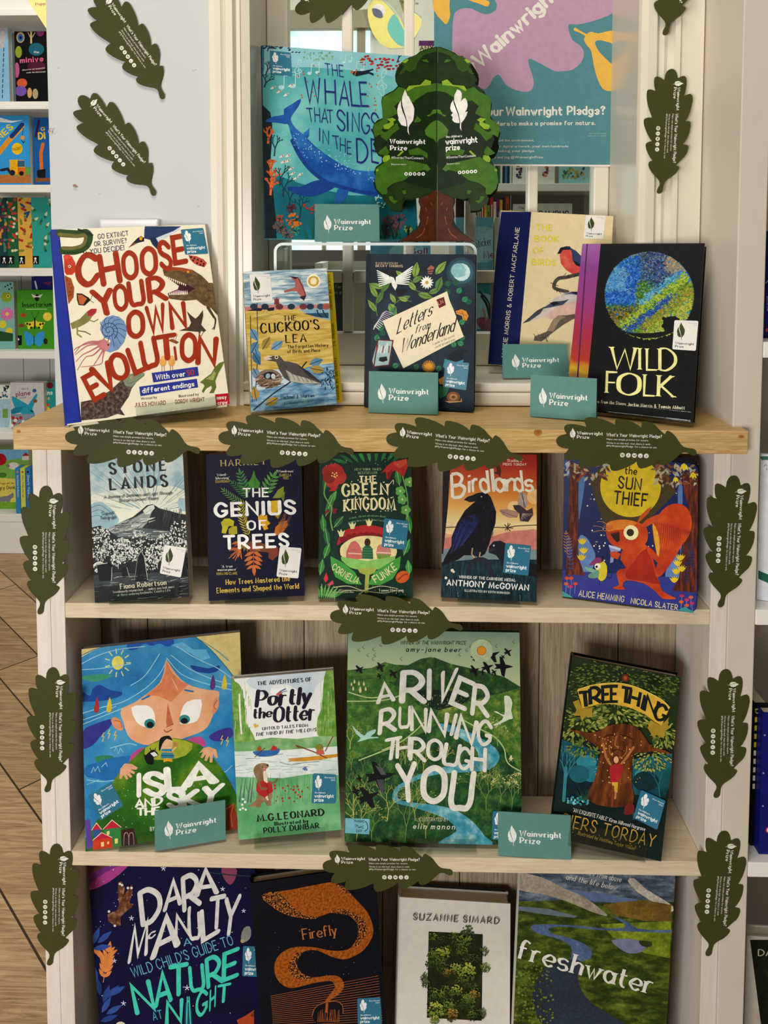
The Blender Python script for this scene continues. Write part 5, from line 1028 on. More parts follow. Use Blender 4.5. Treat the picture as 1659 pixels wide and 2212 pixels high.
s.dot(1032, 712, 38, '3a8f92', 34).dot(1035, 720, 25, '16202a', 22).dot(1272, 682, 38, '3a8f92', 32).dot(1270, 692, 25, '16202a', 20)
s.poly('1155,570 1145,700 1150,730 1195,715', 'c9784f').line('1148,735 1195,715', 4, '7a3a22').line('1130,755 1150,770 1185,752', 6, '8a4a34', 4).line('980,545 1030,520', 12, '2f7ab0').line('1275,480 1330,490', 12, '2f7ab0').line('1185,400 1225,480', 4, 'e9cdb0')
for x, y, c in ((665, 600, 'b03a34'), (752, 598, 'd9c23c'), (1465, 440, '6a3f86'), (1545, 440, 'd9c84a')): s.poly([(x+4, y-70), (x+20, y), (x+8, y+35), (x-14, y+32), (x-16, y)], c, 2)
for x, y in ((712, 800), (752, 780), (796, 790), (1530, 820), (1568, 830)): s.line([(x+4, y-26), (x-8, y), (x+6, y), (x-6, y+34)], 6, 'd9c65a')
for q in ('630,1050 645,1010 655,1040 675,1005 690,1045', '700,1010 730,980 740,1005', '790,900 800,870 815,920 830,880 850,910', '600,1130 680,1100', '1500,1060 1560,1040 1600,1000'): s.line(q, 4, 'a9d0dc')
s.poly('1420,850 1380,800 1290,820 1330,850 1400,870', 'c0568f', 2).poly('890,980 910,920 970,880 990,880 930,960', 'c0568f', 2)
G = mottle('print_green_hill', ((.3, '1f4f1f'), (.5, '3f7a22'), (.68, '8aa02c')), 14, 5)
s.poly('780,1110 850,1020 950,920 1040,850 1150,812 1260,820 1350,845 1420,890 1520,1010 1590,1120 1640,1250 1660,1540 590,1600 590,1500 700,1330 760,1200', G, 2)
s.poly('1000,880 1100,830 1200,815 1330,850 1280,930 1150,960 1020,950', ink('a3ad3a', .15), 2)
for i in range(90): s.dot(R_.uniform(720, 1620), R_.uniform(1080, 1480), R_.uniform(1.5, 4), 'b9cfa0', n=6)
for a, sg in ((('825,1060 840,1000 880,985 940,1005 950,1025', 1), ('1380,930 1400,880 1450,870 1500,900 1500,950', 1))): pass
s.poly('822,1090 830,1020 860,985 910,990 950,1015 940,1030 900,1025 930,1045 925,1060 890,1045 912,1075 900,1085 872,1060 885,1092 870,1098 850,1065 838,1092', 'e0b08a').poly('1372,915 1400,880 1440,870 1490,890 1502,945 1485,950 1470,915 1462,980 1445,978 1445,930 1425,970 1408,965 1420,920 1395,950 1382,945 1400,905', 'e0b08a')
s.poly('1105,850 1120,810 1150,798 1185,810 1190,850 1180,890 1140,900 1105,880', 'e3b890', 2).poly('1095,900 1100,820 1130,798 1170,797 1190,830 1150,815 1120,850 1110,880', '1b1a20', 2).poly('1115,885 1185,885 1200,950 1110,950', '3a8fa0').line('1115,905 1195,908', 8, 'd9a03a').line('1112,930 1198,932', 8, '2f5f8a').poly('1125,950 1185,950 1190,975 1150,970 1128,978', 'd9a82c').line('1190,895 1215,870', 12, 'e3b890').poly('1195,840 1230,842 1225,870 1200,870', 'b98a5a')
s.poly('1000,930 1030,905 1060,890 1095,930 1060,945 1060,990 1020,990 1000,960 990,915', '14161a', 2).poly('1035,915 1065,905 1090,930 1060,940', 'e3e3dc').line('1040,895 1035,880', 6, '14161a').line('1070,895 1070,880', 6, '14161a')
for q, c in (('585,1380 620,1370 640,1560 600,1580', '6a4fa0'), ('640,1440 665,1400 695,1435 690,1500 645,1500', '3a5f9a'), ('715,1440 775,1420 830,1430 835,1580 730,1590', '3f8a4f'), ('640,1515 770,1495 778,1565 640,1582', 'c94a2c'), ('835,1445 920,1430 950,1540 840,1560', '4a2430')): s.poly(q, c)
for q in ('632,1445 665,1395 700,1440', '710,1440 772,1375 835,1425', '640,1515 700,1462 772,1495'): s.poly(q, 'c02c4a').line(q, 4, 'efe3c9')
for q in ('695,1530 715,1526 718,1556 698,1560', '735,1455 755,1450 755,1475 738,1480', '790,1505 812,1502 812,1535 792,1538', '740,1525 752,1522 752,1540 740,1542'): s.poly(q, 'e9d98a')
for x in (870, 905): s.line([(x-16, 1550), (x-14, 1480), (x, 1462), (x+14, 1478), (x+18, 1545)], 5, 'b9a090', 4)
s.poly('1560,1280 1610,1260 1640,1380 1640,1480 1560,1480', '8f3a2a').line('1560,1300 1610,1265 1590,1340 1600,1420', 6, 'd96a3a')
s.part('title_lettering').letters('I 930 1210 985 1200 140 0|S 1010 1200 1125 1195 140 0|L 1160 1165 1265 1160 140 -4|A 1285 1140 1475 1112 130 -4|A 938 1285 985 1283 48 0|N 1002 1282 1048 1278 50 0|D 1062 1275 1112 1262 50 0|S 1165 1290 1250 1285 110 0|K 1265 1288 1385 1280 110 -6|Y 1385 1270 1500 1250 120 14|T 950 1342 990 1340 46 0|H 1005 1340 1050 1338 46 0|E 1065 1336 1095 1332 46 0', 'f1efe6', 'H', wt=.24)
s.part('author_lettering').text('BY', (1036, 1450), (1065, 1448), 26, 'e9e6da', 'H', wt=.16).done()
sticker(s, [(610, 1205), (768, 1112), (850, 1275), (690, 1382)])
# --- otter hardback
r, s = PORTLY; s.crop(460, 1340, 3.318)
WC = lambda n, a, b, c, sc=24: mottle('print_'+n, ((.3, a), (.5, b), (.7, c)), sc, 5)
s.part('cover_art').full(WC('paper_wash', 'dfe3dd', 'e9ebe6', 'f1f1ec'))
s.poly('280,400 760,360 840,380 740,470 700,560 560,470 430,470 400,560 320,500 260,470', WC('blue_wash', 'b9cdd9', 'cfdce2', 'e3e8e6'), 2).poly('410,520 420,480 530,470 560,500 640,500 620,540 440,545', 'eef0ec')
WIL = WC('willow', '4f8a34', '7aa84f', 'a9c47a', 60)
s.poly('120,420 160,440 190,460 215,520 230,640 240,740 290,820 300,930 120,960', WIL, 2).poly('810,360 880,360 900,830 770,840 745,790 750,700 780,620 790,480', WIL, 2)
for i in range(60):
    x, y = R_.choice((R_.uniform(130, 270), R_.uniform(770, 880))), R_.uniform(430, 780); s.line([(x, y), (x+R_.uniform(-10, 10), y+R_.uniform(40, 120))], 4, R_.choice(('3f7a2c', '9ab86a', 'c3d29a', '5f9440')), taper=.6)
s.line('190,530 195,690 205,810', 12, 'e6ebdc', 4)
s.poly('140,880 300,860 420,840 600,850 760,830 920,830 920,930 130,960', WC('far_bank', '5f9a5a', '86b47a', 'b9d0a8', 40)).poly('130,940 500,930 920,900 920,1130 130,1130', WC('pale_river', 'b9cfc4', 'dfe8e2', 'f1f3ee', 20))
for i in range(45): y = R_.uniform(960, 1130); x = R_.uniform(140, 840); s.line([(x, y), (x+R_.uniform(30, 110), y+R_.uniform(-8, 4))], 3, R_.choice(('6fa08a', '9fc0b0', '7f9a70')), taper=.6)
s.poly('130,1120 500,1130 700,1100 930,1110 940,1580 150,1600', WC('grass_wash', '4f9a5f', '76b584', '9ccfa0', 18))
for i in range(130): x = R_.uniform(170, 900); y = R_.uniform(1180, 1330); s.line([(x, y), (x+R_.uniform(-8, 8), y-R_.uniform(40, 110))], 3, R_.choice(('3f8a4a', '7fb97a', '5f9f5a', 'a9cf9c')), taper=.7)
for x in (190, 250, 270, 215): s.line([(x, 1300), (x+20, 1130)], 9, '5f6a70', taper=.7)
s.dots([(R_.uniform(430, 700), R_.uniform(1180, 1300), R_.uniform(5, 9)) for _ in range(22)], 7, 'b03c34')
s.dots([(215, 1280), (230, 1300), (195, 1355), (215, 1345), (210, 1320), (235, 1355)], 9, 'e9efe6')
s.poly('285,945 310,935 400,930 475,915 470,950 430,970 330,975', '3a72b0', 2).poly('310,930 330,900 345,905 350,935', 'b5622c').poly('410,930 430,895 455,905 465,930', 'c03a3a').line('300,980 370,915', 5, '5a4030').line('370,975 500,955', 3, '6a7a8a')
s.poly('535,990 600,985 760,970 900,955 900,975 760,1000 640,1010 560,1008', 'd29a3c').line('595,895 720,940 815,985', 7, '8a4a22').line('860,830 805,935', 7, '8a4a22').poly('595,890 625,905 620,915 598,905', '8a4a22').poly('735,900 760,885 785,895 790,920 755,930 735,918', '8f8a3a', 2).poly('740,930 790,925 800,958 745,962', 'c96a5a').line('480,1015 560,1035 640,1020 760,1010', 4, '7fa0a8', 3)
OT = WC('otter_fur', '7d6248', '9a7c5e', 'b0947a', 70)
s.poly('290,1070 310,1035 350,1022 395,1030 398,1050 380,1065 380,1085 390,1140 405,1160 420,1200 425,1260 412,1300 420,1325 385,1325 375,1300 345,1310 340,1338 310,1335 300,1300 320,1260 320,1200 318,1150 300,1110', OT, 2).poly('310,1285 280,1315 250,1330 290,1335 325,1310', OT, 2).poly('360,1085 382,1080 390,1140 400,1180 385,1230 400,1290 370,1260 365,1150', 'e3d6c2', 2)
s.poly('315,1160 360,1145 385,1165 410,1150 425,1180 430,1225 400,1245 372,1270 335,1250 310,1220', 'b5342f').line('385,1165 395,1250', 4, '7a1f20').line('325,1150 345,1200 385,1205', 16, '8a6a4e', 3).line('410,1165 440,1160 462,1135', 13, '8a6a4e', 3).dot(355, 1050, 4, '1c1a18').dot(391, 1038, 6, '2a201c').dot(368, 1062, 9, 'd98a7a', 7)
s.poly('450,530 480,505 500,515 490,535 465,540', 'c96a5a').line('480,510 520,490', 8, '4a6a8a').line('490,515 530,505', 6, '7a9ab0').poly('290,745 305,738 312,752 325,745 325,760 300,768', 'd9b93c').poly('640,1060 665,1045 680,1075 655,1075', '6a86b5')
s.part('title_lettering').text('THE ADVENTURES OF', (320, 465), (705, 435), 26, '2a2622', 'S', wt=.22, thin=.09).text('Portly', (312, 612), (690, 590), 104, '2b2236', 'C', wt=.25, thin=.08, slant=.15, gap=.1).text('the', (292, 700), (415, 690), 64, '2b2236', 'C', wt=.25, thin=.08, slant=.12, gap=.1).text('Otter', (440, 728), (722, 705), 104, '2b2236', 'C', wt=.25, thin=.08, slant=.15, gap=.08)
s.text('UNTOLD TALES FROM', (356, 785), (680, 760), 20, '2a2622', 'S', wt=.2, thin=.09).text('THE WIND IN THE WILLOWS', (305, 828), (740, 792), 22, '2a2622', 'S', wt=.2, thin=.09, slant=.2)
s.part('author_lettering').text('M.G.LEONARD', (322, 1440), (793, 1395), 46, '1f1d1c', 'S', wt=.24, thin=.1).text('Illustrated by', (443, 1468), (683, 1447), 24, '1f1d1c', 'S', wt=.22, thin=.1).text('POLLY DUNBAR', (367, 1522), (760, 1485), 36, '1f1d1c', 'S', wt=.22, thin=.1).done()
sticker(s, [(716, 1095), (884, 1103), (880, 1310), (706, 1308)])
# --- large green river book
r, s = RIVER; s.crop(720, 1340, 3.6065)
s.part('cover_art').full(mottle('print_forest_green', ((.3, '1c3c26'), (.5, '2d5a34'), (.7, '5a8442')), 60, 8, fleck=.35, fs=300))
s.poly('90,70 1470,70 1470,530 1330,440 1100,380 920,340 790,290 700,300 600,350 480,345 400,330 300,370 100,390', grad('print_misty_sky', ((0, 'b9c6a0'), (.5, 'a3b796'), (1, '7f9a82')), 2, .06, .5, 30, loc=-3.75))
s.poly('100,390 200,395 300,370 400,325 480,345 540,370 480,480 300,470 100,560', mottle('print_hill_left', ((.3, '355c2c'), (.6, '56803a'), (.75, '7d9a4a')), 90, 8, fleck=.4, fs=260)).poly('470,400 560,360 680,300 760,285 860,330 940,345 1100,380 1330,440 1460,520 1300,600 1000,640 860,680 760,690 600,560', mottle('print_hill_middle', ((.35, '24452a'), (.55, '365c30'), (.75, '688a3c')), 90, 8, fleck=.4, fs=260))
s.poly('620,560 760,540 1000,560 1060,620 900,690 820,700 700,640', '1d3322', 2)
for i in range(170): x, y = R_.uniform(640, 1080), R_.uniform(580, 700); s.dot(x, y, 3.2, R_.choice(('8a9a5a', '4f6f3a', 'b9c07a')), n=5)
s.poly('110,480 370,450 520,530 640,640 760,740 820,800 740,860 500,950 380,1000 110,1100', mottle('print_meadow_left', ((.3, '2f5a2c'), (.55, '4f7d36'), (.72, '7f9f48')), 80, 8, fleck=.35, fs=260)).poly('820,700 900,680 1050,640 1200,590 1340,560 1460,520 1470,1180 1300,960 1150,860 950,800 800,790', mottle('print_meadow_right', ((.3, '35602c'), (.5, '567f36'), (.7, 'a0ad54')), 70, 8, fleck=.35, fs=260))
RV = mottle('print_river_water', ((.3, '2f7d92'), (.48, '4f9fb0'), (.62, '8fc0c8'), (.76, 'd5e3e0')), 60, 8)
s.poly('820,800 960,830 1100,890 1220,960 1290,1030 1285,1100 1220,1160 1080,1180 900,1190 760,1210 660,1240 540,1300 500,1350 520,1400 640,1420 800,1440 960,1480 1100,1580 1180,1680 1240,1760 820,1760 880,1690 960,1640 900,1560 760,1500 600,1450 480,1420 460,1360 500,1290 620,1220 780,1160 940,1130 1080,1110 1130,1060 1100,990 1000,920 880,860', RV, 2)
for q in ('110,630 300,628 450,610 620,540', '120,560 260,600 350,600', '380,1010 520,950 640,860 720,780', '200,1090 380,1020 480,985', '1000,770 1130,840 1260,910 1330,1000 1345,1080 1380,1130 1465,1178'): s.line(q, 9, 'b5c98a', 5)
for i in range(26): s.bush(R_.choice((R_.uniform(110, 460), R_.uniform(110, 700), R_.uniform(1110, 1460))), R_.uniform(1150, 1360), R_.uniform(110, 170), 90, 4, R_.choice(('8fa256', 'a9b262', '6f8a4a')), 4, 30, i, None)
for i, (x, y, H_, tip) in enumerate(((180, 1720, 330, None), (300, 1740, 300, 'c9c06a'), (560, 1720, 360, 'bfc06a'), (420, 1560, 280, None), (160, 1560, 260, None), (640, 1560, 230, None), (720, 1700, 210, None), (1190, 1480, 300, 'd3cf8a'), (1390, 1480, 260, 'd9d596'), (1300, 1420, 200, 'd9d596'), (1280, 980, 190, 'c9cf8a'), (130, 1000, 180, None), (560, 1120, 170, None), (700, 1180, 160, None), (870, 1120, 150, None), (1440, 1350, 170, 'd9d596'))):
    s.bush(x, y, H_, 90+R_.uniform(-8, 8), 5, '7f9a58' if tip else R_.choice(('b9bc6c', 'a9ad60')), 6, 26, 50+i, tip, 3.4, .8)
BD = '16181b'
def bird(x, y, k, rot=0, c=BD):
    a = radians(rot); f = lambda u, v: (x+k*(u*cos(a)+v*sin(a)), y+k*(-u*sin(a)+v*cos(a)))
    s.poly([f(u, v) for u, v in ((1, 0), (.55, -.14), (.2, -.2), (-.1, -.95), (-.4, -1.05), (-.35, -.25), (-.95, -.3), (-.7, 0), (-.95, .25), (-.35, .2), (-.2, .9), (.1, 1.05), (.25, .2), (.6, .12))], c)
for a in ((1240, 270, 62, 25), (1325, 360, 76, 0), (1200, 365, 52, 20), (1360, 245, 36, 30), (1105, 290, 34, 60), (1322, 282, 18, 40), (1100, 388, 44, 20), (1165, 404, 22, 0), (1253, 402, 26, 30), (205, 380, 38, 30), (370, 362, 40, 20), (470, 415, 40, 30), (360, 432, 24, 20)): bird(*a)
bird(365, 1215, 120, 10); bird(275, 1375, 92, 25); bird(180, 1330, 42, 20); bird(205, 1230, 26, 10)
for i in range(7): s.line([(330+i*8, 1130+i*3), (375+i*6, 1200)], 3, '6f7274').line([(340+i*8, 1240), (375+i*4, 1350-i*6)], 3, '6f7274')
for x, y in ((200, 230), (270, 270), (310, 300), (530, 300), (315, 225), (985, 265), (1040, 230), (1270, 200), (1405, 165), (370, 190), (235, 205), (1070, 205), (325, 268)): s.line([(x+8, y-14), (x-10, y), (x+6, y+14)], 3, '6a7a66', 3)
s.dot(1155, 235, 90, 'b5c3a0').dot(1155, 235, 37, 'b5602c').dot(1155, 235, 32, 'd99a2c')
for x, y, k in ((165, 475, 12), (200, 490, 12), (238, 492, 13), (142, 495, 11), (155, 530, 12), (210, 540, 18), (252, 532, 12)): s.poly([(x, y-k*1.6), (x+k*.6, y), (x+k*.5, y+k), (x, y+k*1.4), (x-k*.5, y+k), (x-k*.6, y)], 'd9d396')
EG = ink('d3dcc8', .1)
s.poly('145,815 180,850 215,880 245,895 265,870 330,845 325,875 290,905 345,905 350,915 285,920 230,935 185,945 215,915 180,885', 'a9cfc0', 2).poly('1330,590 1370,590 1395,640 1385,700 1400,760 1370,770 1330,790 1260,820 1250,808 1290,790 1325,750 1260,715 1250,708 1275,708 1330,735 1335,660', EG, 2)
s.poly('1380,1050 1390,1050 1392,1068 1405,1075 1390,1080 1395,1105 1385,1085 1370,1105 1378,1078 1365,1085', 'd9d6a0').poly('90,1538 285,1545 280,1665 88,1655', '7fb9c4')
s.line('170,1590 195,1598 170,1606', 4, '1f3a40').line('235,1600 210,1606 235,1618', 4, '1f3a40').line('196,1608 203,1614 210,1608', 5, '1f3a40').line('245,1640 268,1620 262,1580 250,1565', 6, '1f3a40', 3)
s.part('title_lettering').letters('A 350 640 468 618 135 -4|R 535 628 705 630 222 3|I 722 605 768 603 212 1|V 800 625 905 600 222 14|E 918 640 1022 686 205 20|R 1082 722 1200 742 215 6|R 362 878 480 852 175 4|U 515 832 590 825 150 2|N 612 848 715 858 165 2|N 742 862 865 888 160 8|I 898 882 940 890 155 14|N 955 912 1075 958 170 14|G 1125 950 1215 968 170 6|T 395 1085 500 1065 155 8|H 498 1065 590 1055 140 2|R 600 1078 710 1090 160 4|O 735 1075 835 1088 150 4|U 855 1115 960 1128 155 10|G 970 1140 1055 1158 150 6|H 1078 1158 1178 1168 165 2|Y 520 1402 650 1388 270 -4|O 700 1408 860 1408 260 2|U 910 1455 1060 1462 270 7', 'dfddd2', 'H', wt=.18)
s.text('WINNER OF THE WAINWRIGHT PRIZE', (522, 186), (1030, 188), 26, '23302a', 'H', wt=.11, slant=.15)
s.part('author_lettering').text('amy-jane beer', (566, 242), (990, 245), 34, '1c221e', 'H', wt=.12, slant=.15, gap=.35).text('ILLUSTRATED BY', (668, 1560), (892, 1562), 26, 'cfd3bb', 'H', wt=.11, slant=.15).text('elin manon', (622, 1620), (942, 1625), 40, 'dfe0cf', 'H', wt=.12, slant=.15, gap=.4)
s.part('publisher_lettering').text('MAGIC', (165, 1566), (240, 1572), 16, '1f3a40', 'H', wt=.18).text('CAT', (178, 1646), (220, 1648), 17, '1f3a40', 'H', wt=.18).done()
sticker(s, [(1242, 1483), (1400, 1490), (1392, 1715), (1232, 1705)])
# --- dark tree hardback
r, s = TREEB; s.crop(1130, 1340, 3.136)
s.part('cover_art').full(mottle('print_dark_teal', ((.3, '12201e'), (.6, '1c302c')), 25))
s.poly('330,240 1080,380 1010,880 230,760', mottle('print_canopy', ((.3, '1c2a18'), (.6, '2f4022')), 40))
s.poly('240,800 500,880 520,1000 440,1180 240,1200', grad('print_teal_left', ((0, '123036'), (.5, '1f6a78'), (1, '2f7f8a')), 2, .12, .4, 40, loc=-.7)).poly('740,940 1010,900 1000,1100 960,1200 740,1180', mottle('print_teal_right', ((.35, '123a40'), (.6, '236f7a')), 20))
s.dot(430, 960, 70, '3a8f9c', 48).dot(470, 1040, 90, '2f7f8c', 56).dot(380, 1040, 70, '246a76', 60).dot(810, 1045, 55, '4a9aa0', 34).dot(830, 1090, 90, '163a40', 70)
s.bush(275, 1220, 420, 86, 6, '3f8a94', 9, 18, 3).bush(930, 1230, 360, 96, 5, '2f747e', 7, 20, 5).line('275,1220 290,1000', 22, '3f8a94')
def leafcloud(cx, cy, rx, ry, n, cols, L, seed):
    rn = random.Random(seed)
    for i in range(n):
        a = rn.uniform(0, 6.283); q = rn.random()**.5; x, y = cx+rx*q*cos(a), cy+ry*q*sin(a)
        s.leaf(x, y, L, L*.42, math.degrees(math.atan2(-(y-cy)-40, x-cx))+rn.uniform(-20, 20), rn.choice(cols))
CL = ('7f8a3c', '98a04c', '5f7430', 'a9a85a', '4a5f2c')
leafcloud(680, 420, 380, 170, 620, ('55682e', '6f7f3a', '465a2a', '7f8a44'), 22, 1); leafcloud(640, 640, 300, 90, 300, CL, 34, 2); leafcloud(400, 700, 160, 120, 170, CL, 32, 3); leafcloud(420, 860, 120, 60, 90, ('7f8a3c', '5f7430'), 24, 4); leafcloud(860, 930, 140, 75, 150, ('98a04c', '7f8a3c', 'b5b060'), 22, 6); leafcloud(950, 780, 70, 90, 90, CL, 28, 7)
TK = mottle('print_trunk', ((.3, '3a1e12'), (.5, '6a3a1c'), (.68, '96582a')), 26, 5, stretch=(3, 1, 1))
s.poly('305,735 360,740 450,755 520,740 600,700 720,700 790,740 830,800 880,855 960,875 1000,905 900,880 820,890 750,900 735,1000 735,1120 745,1230 600,1262 425,1205 480,1080 510,950 520,870 440,810 370,760', TK, 2)
for i in range(70): s.dot(R_.uniform(480, 800), R_.uniform(760, 1100), R_.uniform(2.5, 6), R_.choice(('e3b95a', 'f0d080', 'c98a3a')), n=6)
s.line('540,790 580,770 620,775', 6, '3a1e12', 3).line('655,770 700,780 740,800', 6, '3a1e12', 3).dot(605, 790, 14, '7a4a22').dot(672, 800, 14, '7a4a22').line('630,780 620,840 645,850', 6, 'b97a3c', 3).line('600,880 640,870 680,885', 6, '3a1e12', 3).line('580,840 590,900 640,930 690,900 700,850', 5, 'b9783a', 3)
s.line('540,830 560,920 590,970', 15, 'b97a4a', 3).line('745,855 700,920 655,975', 15, 'b97a4a', 3).dot(625, 935, 26, '5a2a20', 32).dot(628, 938, 17, 'e3b080', 24).poly('585,985 660,965 670,1010 640,1090 595,1090', 'b02f34', 2).poly('598,1090 640,1090 636,1160 618,1160 612,1120 604,1120', 'd9b04a').line('608,1120 600,1250', 15, '8a4a2a').line('625,1160 620,1200', 13, 'c98a5a')
for i in range(40): s.dot(R_.uniform(300, 440), R_.uniform(1190, 1245), R_.uniform(5, 10), R_.choice(('4fa0ac', '7fc0c8', '2f7f8c')), n=6)
for i in range(12): s.line([(390+i*3, 1210), (340+i*12, 1130+R_.uniform(-20, 30))], 4, '2f5a4a', taper=.6)
s.poly('690,1250 720,1230 750,1245 745,1300 700,1310 680,1300', '7a2c2c', 2).poly('740,1300 800,1270 800,1330 740,1345', '1f5a64')
s.poly('366,470 372,458 440,440 540,422 650,420 760,445 860,490 940,535 990,585 935,708 895,685 820,630 720,585 600,560 500,565 400,592', ink('d9b348', .1)).poly('335,548 375,530 400,592 468,585 465,655 425,640 395,680 385,640 345,640 360,600', 'a98f34').poly('840,722 860,670 930,708 985,650 975,700 995,720 960,745 950,795 900,770 880,790', 'a98f34').line('366,470 440,440 540,422 650,420 760,445 860,490 940,535 990,585', 4, 'ecd27a', 4)
s.dot(690, 385, 24, '7a3a1c', 26).dot(690, 385, 12, 'b5602c', 14)
s.part('title_lettering').letters('T 385 585 465 575 100 -6|R 455 565 528 550 108 -3|E 538 550 590 545 104 -1|E 594 545 640 545 104 0|T 655 548 725 560 102 6|H 712 560 775 580 100 10|I 790 592 812 600 98 12|N 812 605 888 640 100 17|G 880 650 945 680 98 20', '1d2420', 'R', wt=.22)
s.part('author_lettering').text("'AN EXQUISITE FABLE' Kiran Millwood Hargrave", (335, 1288), (820, 1418), 24, 'd9d6c9', 'H', wt=.15).text('PIERS TORDAY', (262, 1378), (880, 1525), 78, 'c9a24a', 'H', wt=.11, gap=.24).text('Illustrated by Matthew Taylor Wilson', (368, 1442), (750, 1548), 24, 'c9a24a', 'H', wt=.13)
for i in range(26): f = R_.random(); s.leaf(300+580*f, 1400+150*f+R_.uniform(-20, 30), 14, 6, R_.uniform(0, 180), R_.choice(('5f7a3a', '3f5a34', 'c9a24a')))
s.done(); sticker(s, [(796, 1140), (962, 1215), (905, 1412), (742, 1330)])
# page edge and pale edge show on the right; nothing printed there
# --- midnight blue hardback
r, s = DARA; s.crop(60, 1780, 3.1904)
s.part('cover_art').full(mottle('print_midnight', ((.3, '0d0c34'), (.55, '131244'), (.75, '1c1b58')), 16))
s.poly('410,260 460,280 640,285 560,330 480,400 420,440', '7a3a86', 2).poly('420,430 480,370 600,300 690,290 560,400 430,455', 'b04a8f', 2).poly('405,300 520,285 560,285 470,320 410,345', '6a4a3a')
for i in range(70): s.dot(R_.uniform(420, 1560), R_.uniform(290, 1400), R_.uniform(1.5, 4), 'd3d6e6', n=6)
for x, y, k in ((935, 305, 16), (1343, 447, 14), (715, 648, 16), (1488, 598, 12), (597, 942, 14), (660, 1235, 16), (1098, 1128, 18)):
    for a in range(5): s.line([(x, y), (x+k*cos(a*1.257-1.57), y+k*sin(a*1.257-1.57))], 5, 'd9dcea')
s.poly('620,450 625,400 650,395 668,440 660,500 690,450 720,410 722,470 700,545 730,550 715,575 680,600 640,640 640,700 600,700 555,670 550,620 610,595 630,560', mottle('print_nightjar', ((.35, '4a2c24'), (.5, '7a4a34'), (.7, 'b08a6a')), 120)).dots('635,412 650,420 560,602 600,700 690,440 715,440', 9, 'e6e0d6')
s.poly('1335,305 1430,300 1440,350 1410,410 1385,415 1350,370', '8f4a66', 2)
for i, a in enumerate((60, 75, 95, 110, 40, 130, 25, 150)): s.leaf(530, 1010-i*14, 110, 32, a if i % 2 else a+10, 'd98a4a')
s.spray(520, 1090, 210, 80, 6, 80, 30, 'dc8f50', spread=40)
for x, y, a in ((450, 830, 70), (480, 820, 40), (450, 860, 10), (500, 1180, 100), (520, 1230, 70), (540, 1200, 45), (510, 1300, 60), (540, 1310, 30), (500, 1360, 20), (560, 1180, 30), (470, 1100, 95)): s.leaf(x, y, 130, 40, a, R_.choice(('2f4f92', '3a5aa0', '27427c')))
s.poly('1470,770 1490,715 1530,705 1540,760 1520,800 1480,815', '8f8f88', 2).dot(1480, 805, 14, 'b9a57a').poly('1440,1350 1500,1320 1560,1280 1560,1400 1460,1400', 'b5502c').poly('1530,1325 1560,1285 1560,1330', '8a3a1c').dot(640, 1400, 40, 'd9d3c0').line('1230,330 1400,350 1560,360', 8, '2a3a4a', 3)
s.part('title_lettering').letters('D 795 690 915 640 215 -6|A 945 590 1050 545 175 2|R 1080 590 1185 545 215 -3|A 1165 490 1300 470 165 -2|M 700 945 815 890 225 6|c 835 795 875 770 60 0|A 865 915 1030 830 230 2|N 1020 800 1105 750 170 3|U 1120 790 1185 780 165 -3|L 1210 800 1310 740 195 -4|T 1255 720 1345 700 205 3|Y 1340 765 1430 742 245 7', 'dcdad6', 'H', wt=.17)
s.letters('N 755 1300 870 1270 190 -12|A 885 1250 985 1210 200 -2|T 985 1180 1095 1160 195 0|U 1130 1150 1215 1130 160 -5|R 1245 1120 1340 1080 185 -4|E 1350 1075 1440 1040 180 2|N 958 1378 1055 1360 150 2|I 1085 1360 1125 1350 130 0|G 1165 1325 1230 1290 150 2|H 1255 1280 1290 1250 130 2|T 1310 1230 1385 1215 115 4', '4fd0b9', 'H', wt=.17)
s.text('A', (1080, 838), (1128, 830), 46, '6fb5c9', 'H', wt=.12).text('WILD CHILD\'S GUIDE TO', (728, 1055), (1418, 828), 66, '6fb5c9', 'H', wt=.11).text('AT', (868, 1350), (930, 1335), 56, '4fb0b9', 'H', wt=.13)
s.poly('1085,1230 1118,1225 1130,1290 1135,1378 1080,1378', '1c5a6a').line('1095,1380 1100,1190', 8, '4fd0b9').line('1122,1380 1112,1190', 8, '4fd0b9').done()
h = s.h; k = Sheet(r, (-s.w/2-.0006, .019, 0), (0, -1, 0), (0, 0, 1), w=.018, h=h, metric=True); k.part('spine_lettering').text("DARA McANULTY", (.006, .8*h), (.006, .45*h), .008, 'c9ccd6', 'H').done()
s.crop(60, 1780, 3.1904); sticker(s, [(1484, 838), (1635, 846), (1630, 1055), (1478, 1046)])
# --- copper ribbon hardback
r, s = FIREFLY; s.crop(520, 1780, 3.6065)
CP = mottle('print_copper_dust', ((.3, '6e3c14'), (.45, '9a571c'), (.6, 'b5682a')), 300, 3, rough=.35)
CP2 = mottle('print_copper_speckle', ((.47, '1c1612'), (.53, 'a9642a'), (.7, 'd29a5a')), 420, 2)
s.part('cover_art').full(mottle('print_near_black', ((.3, '0e1019'), (.7, '161a28')), 20))
s.poly('165,552 400,510 640,462 740,455 820,505 900,590 990,690 1030,800 1025,880 960,980 880,1030 800,1055 700,1030 600,985 520,985 470,1010 440,1060 440,1110 480,1170 560,1195 680,1180 760,1185 800,1230 800,1280 760,1330 700,1370 680,1440 650,1440 650,1390 700,1320 735,1270 710,1225 660,1225 560,1240 450,1270 370,1275 300,1230 265,1160 265,1080 310,1010 390,965 500,955 600,965 700,985 800,985 860,960 910,880 915,800 880,740 800,690 700,690 560,735 440,715 320,690 230,630', CP, 2)
